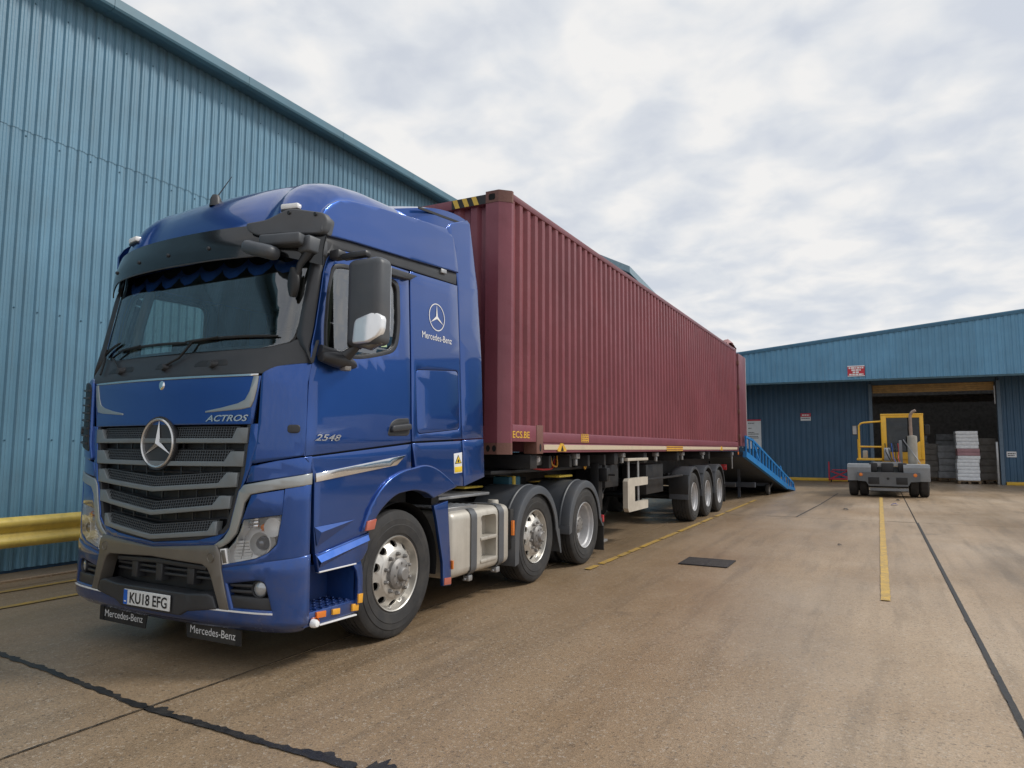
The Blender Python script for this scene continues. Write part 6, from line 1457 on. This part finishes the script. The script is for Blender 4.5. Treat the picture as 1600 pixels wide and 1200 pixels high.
# ------------------------------------------------------------------ blue loading ramp
M('ramp_blue', (0.010, 0.19, 0.50), 0.5, var=0.12, dirt=0.3, dirtcol=(0.05, 0.06, 0.08), dscale=4)
M('ramp_deck', (0.05, 0.06, 0.08), 0.6, var=0.2, dirt=0.4)
rp = thing('loading_ramp', 'bright blue steel yard ramp leading up to the open container', 'ramp', (CXT + 0.18, 20.75, 0), rz=math.radians(-4))
LR, HW, Z0 = 7.3, 1.22, 1.42
dz = lambda y: Z0 * (1 - y / LR) + 0.03
m = MB()
m.extr([(0, dz(0)), (LR - 0.3, 0.06), (LR, 0.01), (LR - 0.6, -0.0), (0, dz(0) - 0.14)], lambda u, v, d: (d, u, v), -HW, HW); obj('deck', m, 'ramp_deck', rp, 0, local=True)
for s in (1, -1):
    x = s * HW
    obj('bottom_chord', MB().bar((x, -0.1, dz(0) - 0.06), (x, LR - 1.4, dz(LR - 1.4) - 0.10), 0.10, 0.17).bar((x, LR - 1.5, dz(LR - 1.4) - 0.10), (x, LR, 0.05), 0.10, 0.10), 'ramp_blue', rp, 0, local=True)
    obj('top_chord', MB().bar((x, 0.0, dz(0) + 0.44), (x, 0.9, dz(0.9) + 0.52), 0.05, 0.06).bar((x, 0.9, dz(0.9) + 0.52), (x, LR - 0.1, 0.27), 0.05, 0.06).bar((x, LR - 0.1, 0.28), (x, LR, 0.03), 0.05, 0.06), 'ramp_blue', rp, 0, local=True)
    n = 17
    for k in range(n):
        y = 0.05 + k * (LR - 0.4) / (n - 1); t_ = (dz(y) + 0.46 if y < 0.9 else dz(y) + 0.52 - 0.26 * (y - 0.9) / (LR - 1))
        obj('baluster', MB().box(x - 0.02, x + 0.02, y - 0.035, y + 0.035, dz(y) - 0.05, t_), 'ramp_blue', rp, 0, local=True)
    for a, b in ((1.0, 1.5), (4.9, 5.4)):
        obj('diagonal', MB().bar((x, a, dz(a) + 0.45), (x, b + 0.2, dz(b) + 0.02), 0.03, 0.06), 'ramp_blue', rp, 0, local=True)
    wl_ = obj('wheel', MB().lathe([(0.08, -0.05), (0.17, -0.05), (0.19, -0.03), (0.19, 0.03), (0.17, 0.05), (0.08, 0.05)], 24, 'X', (s * 0.95, 4.1, 0.19)), 'rubber', rp, 30, local=True)
    obj('wheel_hub', MB().lathe([(0.0, -0.055), (0.09, -0.055), (0.09, 0.055), (0.0, 0.055)], 16, 'X', (s * 0.95, 4.1, 0.19)), 'galvanised', wl_, 30, local=True)
    obj('jack_leg', MB().bar((s * 0.95, 4.1, 0.2), (s * 0.95, 5.2, 0.45), 0.06, 0.08).bar((s * 0.5, 2.1, 0.02), (s * 0.5, 2.1, dz(2.1) - 0.1), 0.07, 0.07), 'ramp_deck', rp, 0, local=True)
obj('cross_brace', MB().box(-0.95, 0.95, 4.05, 4.15, 0.3, 0.4).box(-1.0, 1.0, 2.0, 2.12, 0.35, 0.5), 'ramp_deck', rp, 0, local=True)
obj('lip_plate', MB().box(-1.0, 1.0, -0.55, 0.0, Z0 + 0.14, Z0 + 0.16), 'ramp_deck', rp, 0, local=True)

# ------------------------------------------------------------------ yellow terminal tractor, seen from behind
M('tug_yellow', (0.86, 0.48, 0.03), 0.4, var=0.06, dirt=0.2, coat=0.2); M('tug_grey', (0.24, 0.26, 0.28), 0.5, var=0.08, dirt=0.35); M('tug_dark', (0.02, 0.02, 0.022), 0.6, var=0.2); M('exhaust_rust', (0.36, 0.27, 0.22), 0.55, 0.4, var=0.2, dirt=0.3); M('muffler', (0.40, 0.38, 0.33), 0.5, 0.3, var=0.12, dirt=0.3)
M('seat_pale', (0.45, 0.44, 0.42), 0.6)
glassmat('tug_glass', (0.22, 0.26, 0.26), -0.03)
tg = thing('terminal_tractor', 'yellow cabbed terminal tractor seen from behind, parked before the dark doorway', 'tractor', (0.235, 26.0, 0))
GX = 0.235
def GB(name, *a, mat='tug_grey', b=0.01, parent=None, ang=38): return obj(name, MB().box(*a, b=b), mat, parent or tg, ang)
def tugwheel(x, y, w=0.28, R=0.50):
    t_ = obj('tyre', MB().lathe([(0.22, -w / 2), (R - 0.05, -w / 2), (R, -w / 2 + 0.04), (R, w / 2 - 0.04), (R - 0.05, w / 2), (0.22, w / 2)], 40, 'X', (x, y, R)), 'rubber', tg, 30); return t_
for x in (-0.93 + 0.14, -0.62 + 0.14, 0.83 + 0.14, 1.12 + 0.14): tugwheel(x, 26.4, 0.27)
for x in (-0.70, 1.20): tugwheel(x, 29.6, 0.28)
GB('axle', -0.6, 1.1, 26.3, 26.5, 0.42, 0.58, mat='tug_dark')
for x0, x1 in ((-0.95, -0.25), (0.68, 1.42)):
    m = MB().extr([(25.75, 0.52), (25.72, 0.95), (25.78, 1.05), (27.0, 1.06), (27.06, 0.95), (27.06, 0.7), (27.0, 0.7), (26.98, 1.0), (25.82, 1.0), (25.80, 0.52)], lambda u, v, d: (d, u, v), x0, x1); obj('rear_fender', m, M('tug_fender', (0.25, 0.27, 0.29), 0.5, var=0.08, dirt=0.3) if 'tug_fender' not in MATS else 'tug_fender', tg, 25)
bp = obj('rear_bumper', MB().extr(rounded([(-0.66, 0.80), (1.14, 0.80), (1.14, 0.52), (0.86, 0.50), (0.80, 0.36), (-0.33, 0.36), (-0.40, 0.50), (-0.66, 0.52)], 0.03), lambda u, v, d: (u, d, v), 25.62, 25.74), M('tug_bumper', (0.12, 0.132, 0.145), 0.5, var=0.1, dirt=0.4), tg, 25)
for x in (-0.55, 1.0): obj('tail_lamp', MB().lathe([(0.0, -0.02), (0.05, -0.015), (0.06, 0.01)], 18, 'Y', (x, 25.62, 0.72)), 'amber', bp)
for x in (-0.18, 0.62): GB('bumper_slot', x - 0.16, x + 0.16, 25.612, 25.64, 0.42, 0.64, mat='tug_dark', parent=bp, b=0.004)
obj('tow_eye', MB().lathe([(0.0, -0.01), (0.04, -0.01), (0.045, 0.01)], 16, 'Y', (0.23, 25.62, 0.60)), 'tug_dark', bp)
GB('tow_bar', -0.30, 0.80, 25.70, 25.78, 0.20, 0.29, mat='tug_grey', parent=bp); GB('underframe', -0.33, 0.8, 25.78, 30.2, 0.30, 0.78, mat='tug_dark')
GB('frame', -0.20, 0.66, 26.3, 29.5, 0.5, 0.95)
fwt = obj('fifth_wheel', MB().extr([(-0.12, 1.02), (0.60, 1.02), (0.72, 1.12), (0.50, 1.16), (0.44, 1.02)] if False else rounded([(-0.24, 1.0), (0.72, 1.0), (0.66, 1.12), (-0.18, 1.12)], 0.03), lambda u, v, d: (u, d, v), 26.1, 26.9), M('worn_steel', (0.38, 0.39, 0.40), 0.35, 0.6, dirt=0.4), tg, 25)
GB('fifth_jaw', 0.05, 0.41, 25.80, 26.12, 0.76, 1.10, mat='tug_dark', parent=fwt, b=0.04)
for x in (-0.18, 0.66): GB('fifth_pivot', x - 0.12, x + 0.12, 25.86, 26.2, 0.80, 1.10, mat='tug_dark', parent=fwt, b=0.03)
# cab
Y0, Y1 = 27.8, 29.5; c0, c1, z0_, z1_ = 0.10, 1.40, 1.20, 2.76
cab = obj('cab', MB().box(c0, c0 + 0.17, Y0, Y0 + 0.08, z0_, z1_, b=0.02).box(c1 - 0.12, c1, Y0, Y0 + 0.08, z0_, z1_, b=0.02).box(c0 + 0.005, c1 - 0.005, Y0 + 0.004, Y0 + 0.076, z1_ - 0.11, z1_ - 0.005, b=0.01).box(c0 + 0.13, c1 - 0.08, Y0 + 0.01, Y0 + 0.07, z0_, z0_ + 0.25), 'tug_yellow', tg)
m = MB().extr([(c1 - 0.092, 1.44), (c1 - 0.092, 1.85), (c1 - 0.30, 1.72), (c1 - 0.36, 1.44)], lambda u, v, d: (u, d, v), Y0 + 0.004, Y0 + 0.07); obj('cab_gusset', m, 'tug_yellow', cab, 25)
obj('rear_window', MB().box(c0 + 0.135, c1 - 0.085, Y0 + 0.035, Y0 + 0.045, z0_ + 0.24, z1_ - 0.10), 'tug_glass', cab, 0)
for x0, x1 in ((c0, c0 + 0.05), (c1 - 0.05, c1)):
    obj('cab_side', MB().box(x0, x1, Y0 + 0.08, Y0 + 0.2, z0_, z1_ - 0.02).box(x0, x1, Y1 - 0.1, Y1, z0_, z1_ - 0.02).box(x0, x1, Y0 + 0.2, Y1 - 0.1, z0_, 1.75).box(x0, x1, Y0 + 0.2, Y1 - 0.1, z1_ - 0.12, z1_ - 0.02), 'tug_yellow', cab, 0)
    obj('side_window', MB().box((x0 + x1) / 2 - 0.004, (x0 + x1) / 2 + 0.004, Y0 + 0.2, Y1 - 0.1, 1.75, z1_ - 0.12), 'tug_glass', cab, 0)
obj('cab_roof', MB().box(c0 - 0.01, c1 + 0.01, Y0 - 0.02, Y1 + 0.05, z1_ - 0.02, z1_ + 0.03, b=0.015), 'tug_yellow', cab)
obj('windscreen', MB().box(c0 + 0.06, c1 - 0.06, Y1 - 0.05, Y1 - 0.04, 1.5, z1_ - 0.1), 'tug_glass', cab, 0)
obj('seat', MB().box(0.45, 0.95, 28.4, 28.9, 1.55, 1.7, b=0.04).box(0.47, 0.93, 28.36, 28.5, 1.65, 2.35, b=0.05), 'tug_dark', cab)
GB('cab_base', c0, c1, Y0 + 0.08, Y1 + 0.6, 0.85, z0_, mat='tug_yellow')
# deck and handrail at the left of the cab
pfm = GB('platform', -0.70, c0, 27.6, 29.2, 1.15, 1.22, mat='tug_yellow')
def rail(pts): obj('handrail', MB().tube(pts, 0.03, 8), 'tug_yellow', pfm, 60)
rail([(-0.60, 27.8, 1.2), (-0.60, 27.8, 2.38), (-0.54, 27.8, 2.46), (-0.45, 27.8, 2.49), (c0, 27.8, 2.53)]); rail([(-0.60, 27.8, 1.64), (c0, 27.8, 1.63)]); rail([(-0.66, 28.8, 1.2), (-0.66, 28.8, 1.92)]); rail([(-0.60, 27.8, 2.38), (-0.64, 28.8, 1.95)])
for x, y, s in ((-0.77, 29.0, 1), (1.58, 29.2, -1)):
    mo = obj('mirror', MB().box(x - 0.085, x + 0.085, y - 0.03, y + 0.05, 2.07, 2.44, b=0.03), 'tug_dark', tg); obj('mirror_glass', MB().box(x - 0.065, x + 0.065, y - 0.036, y - 0.031, 2.10, 2.41), 'tug_dark' if x > 0 else 'galvanised', mo, 0); obj('mirror_arm', MB().tube([(x, y, 2.25), (x + s * 0.2, y + 0.2, 2.25)], 0.015, 6), 'tug_dark', mo)
ex_ = obj('exhaust', MB().tube([(0.99, 27.3, 1.98), (0.99, 27.3, 2.30)], 0.055, 14).tube([(0.99, 27.3, 2.28), (0.99, 27.3, 2.62), (1.0, 27.3, 2.72), (1.06, 27.28, 2.82), (1.16, 27.26, 2.87)], 0.05, 14), 'exhaust_rust', tg, 60)
obj('muffler', MB().lathe([(0.06, 2.02), (0.145, 2.0), (0.15, 1.97), (0.15, 1.10), (0.145, 1.06), (0.0, 1.05)], 24, 'Z', (1.02, 27.3, 0)), 'muffler', ex_)
obj('stay_rod', MB().tube([(0.75, 27.2, 1.88), (1.22, 27.1, 1.08)], 0.016, 6), 'galvanised', tg)
obj('hose_stand', MB().box(0.62, 0.72, 27.45, 27.55, 1.0, 1.86, b=0.01), 'tug_grey', tg)
for k in range(5): obj('air_line', MB().tube([(0.2 + 0.1 * k, 27.7, 1.75), (0.22 + 0.1 * k, 27.5, 1.45 + 0.04 * (k % 3)), (0.30 + 0.07 * k, 27.3, 1.25), (0.4 + 0.06 * k, 27.1, 1.08)], 0.016, 6), ('hose_black', 'hose_black', 'hose_blue', 'hose_black', 'hose_red')[k], tg, 60)
obj('pale_box', MB().box(0.16, 0.36, 27.55, 27.75, 1.15, 1.6, b=0.02), 'galvanised', tg)
obj('work_seat', MB().box(-0.52, -0.36, 28.6, 28.9, 1.22, 1.50, b=0.03), 'seat_pale', pfm)

# ------------------------------------------------------------------ red scissor table beside the wall
M('jack_red', (0.45, 0.02, 0.04), 0.5, dirt=0.2)
jk = thing('lift_trolley', 'red scissor lift trolley at the wall left of the yellow tractor', 'trolley', (-1.75, 36.5, 0))
obj('upright', MB().box(-2.16, -2.10, 36.4, 36.48, 0.05, 0.95, b=0.01), 'jack_red', jk)
obj('base', MB().box(-2.15, -1.2, 36.3, 36.7, 0.10, 0.17, b=0.01), 'jack_red', jk)
obj('scissor_arm', MB().bar((-2.05, 36.45, 0.16), (-1.25, 36.45, 0.56), 0.04, 0.06), 'jack_red', jk, 0); obj('scissor_arm', MB().bar((-2.05, 36.4, 0.5), (-1.25, 36.4, 0.18), 0.04, 0.06), 'jack_red', jk, 0)
obj('table', MB().box(-2.0, -1.2, 36.3, 36.7, 0.54, 0.58, b=0.01), 'jack_red', jk)
for x in (-2.05, -1.3): obj('wheel', MB().lathe([(0.0, -0.03), (0.06, -0.03), (0.06, 0.03), (0.0, 0.03)], 14, 'X', (x, 36.45, 0.06)), 'rubber', jk)

# ------------------------------------------------------------------ stacks inside the far warehouse
M('shrink_white', (0.86, 0.88, 0.92), 0.35, var=0.1, vs=9); M('card_grey', (0.26, 0.24, 0.22), 0.6, var=0.2); M('pallet_wood', (0.22, 0.15, 0.09), 0.7, var=0.2); M('pale_bale', (0.36, 0.37, 0.39), 0.5, var=0.25, vs=6); M('band_rose', (0.45, 0.25, 0.28), 0.6)
def stack(x, y, w, d, h, n, mat, label, group=None, seed=1, bandz=None):
    rnd = random.Random(seed); t = thing('pallet_stack', label, 'pallet stack', (x, y, 0), group=group)
    obj('pallet', MB().box(x - w / 2, x + w / 2, y - d / 2, y + d / 2, 0.10, 0.14).box(x - w / 2, x - w / 2 + 0.1, y - d / 2, y + d / 2, 0, 0.10).box(x + w / 2 - 0.1, x + w / 2, y - d / 2, y + d / 2, 0, 0.10).box(x - 0.05, x + 0.05, y - d / 2, y + d / 2, 0, 0.10), 'pallet_wood', t, 0)
    hh = (h - 0.145) / n
    for k in range(n):
        j = rnd.uniform(-0.03, 0.03); z = 0.145 + k * hh
        obj('bale', MB().box(x - w / 2 + 0.01 + j, x + w / 2 - 0.01 + j, y - d / 2 + 0.02, y + d / 2 - 0.02, z, z + hh * 0.96, b=min(0.02, hh * 0.3)), 'band_rose' if bandz and abs(z - bandz) < hh * 0.6 else mat, t)
stack(3.60, 38.2, 0.88, 1.0, 2.40, 14, 'shrink_white', 'tall white shrink wrapped stack just inside the open doorway', seed=4, bandz=1.35)
for i, (x, y, h, n) in enumerate(((4.42, 39.6, 2.1, 6), (3.05, 41.0, 1.75, 5), (2.2, 41.4, 1.85, 6), (1.9, 43.6, 2.3, 6), (0.8, 44.0, 2.0, 5), (3.2, 44.5, 2.4, 6))):
    stack(x, y, 0.9, 0.95, h, n, ('card_grey', 'pale_bale')[i % 2], ('dim stack at the right jamb behind the white wrapped one', 'pale bales just left of the white wrapped stack', 'dim bales between yellow tractor and the white stack', 'dark stack deep in the doorway behind the tractor mirror', 'dark stack hidden behind the yellow cab', 'dark stack deep in the doorway behind the white one')[i], 'pallet stacks inside the warehouse', seed=i)

# ------------------------------------------------------------------ box lorry across the yard, mirrored in the cab door
M('lorry_white', (0.78, 0.79, 0.80), 0.35, var=0.05, coat=0.4, dirt=0.15); glassmat('lorry_glass', (0.15, 0.18, 0.2), 0.1)
lo = thing('box_lorry', 'white box lorry across the yard, seen only as a reflection in the blue cab door', 'lorry', (11.5, 22.0, 0))
def LB(name, *a, mat='lorry_white', b=0.03): return obj(name, MB().box(*a, b=b), mat, lo)
LB('box_body', 10.25, 12.75, 21.2, 27.5, 1.15, 3.65); LB('chassis', 11.0, 12.0, 18.8, 27.3, 0.65, 1.1, mat='steel_dark')
cabl = obj('cab', MB().extr(rounded([(18.5, 0.55), (20.8, 0.55), (20.8, 2.95), (20.2, 3.05), (18.95, 2.75), (18.5, 1.75)], 0.1), lambda u, v, d: (d, u, v), 10.35, 12.65), 'lorry_white', lo, 30)
obj('windscreen', MB().add([(10.5, 18.50, 1.78), (12.5, 18.50, 1.78), (12.5, 18.90, 2.65), (10.5, 18.90, 2.65)], [(0, 1, 2, 3)]), 'lorry_glass', cabl, 0)
for x in (10.345, 12.655): obj('side_window', MB().add([(x, 18.75, 1.75), (x, 20.0, 1.75), (x, 20.0, 2.55), (x, 19.05, 2.55)], [(0, 1, 2, 3)]), 'lorry_glass', cabl, 0)
LB('bumper', 10.35, 12.65, 18.40, 18.55, 0.42, 0.85, mat='grey_plastic')
for y in (19.5, 25.4):
    for x in (10.62, 12.38): obj('wheel', MB().lathe([(0.0, -0.1), (0.26, -0.13), (0.44, -0.14), (0.48, -0.1), (0.48, 0.1), (0.44, 0.14), (0.26, 0.13), (0.0, 0.1)], 32, 'X', (x, y, 0.48)), 'rubber', lo, 30)
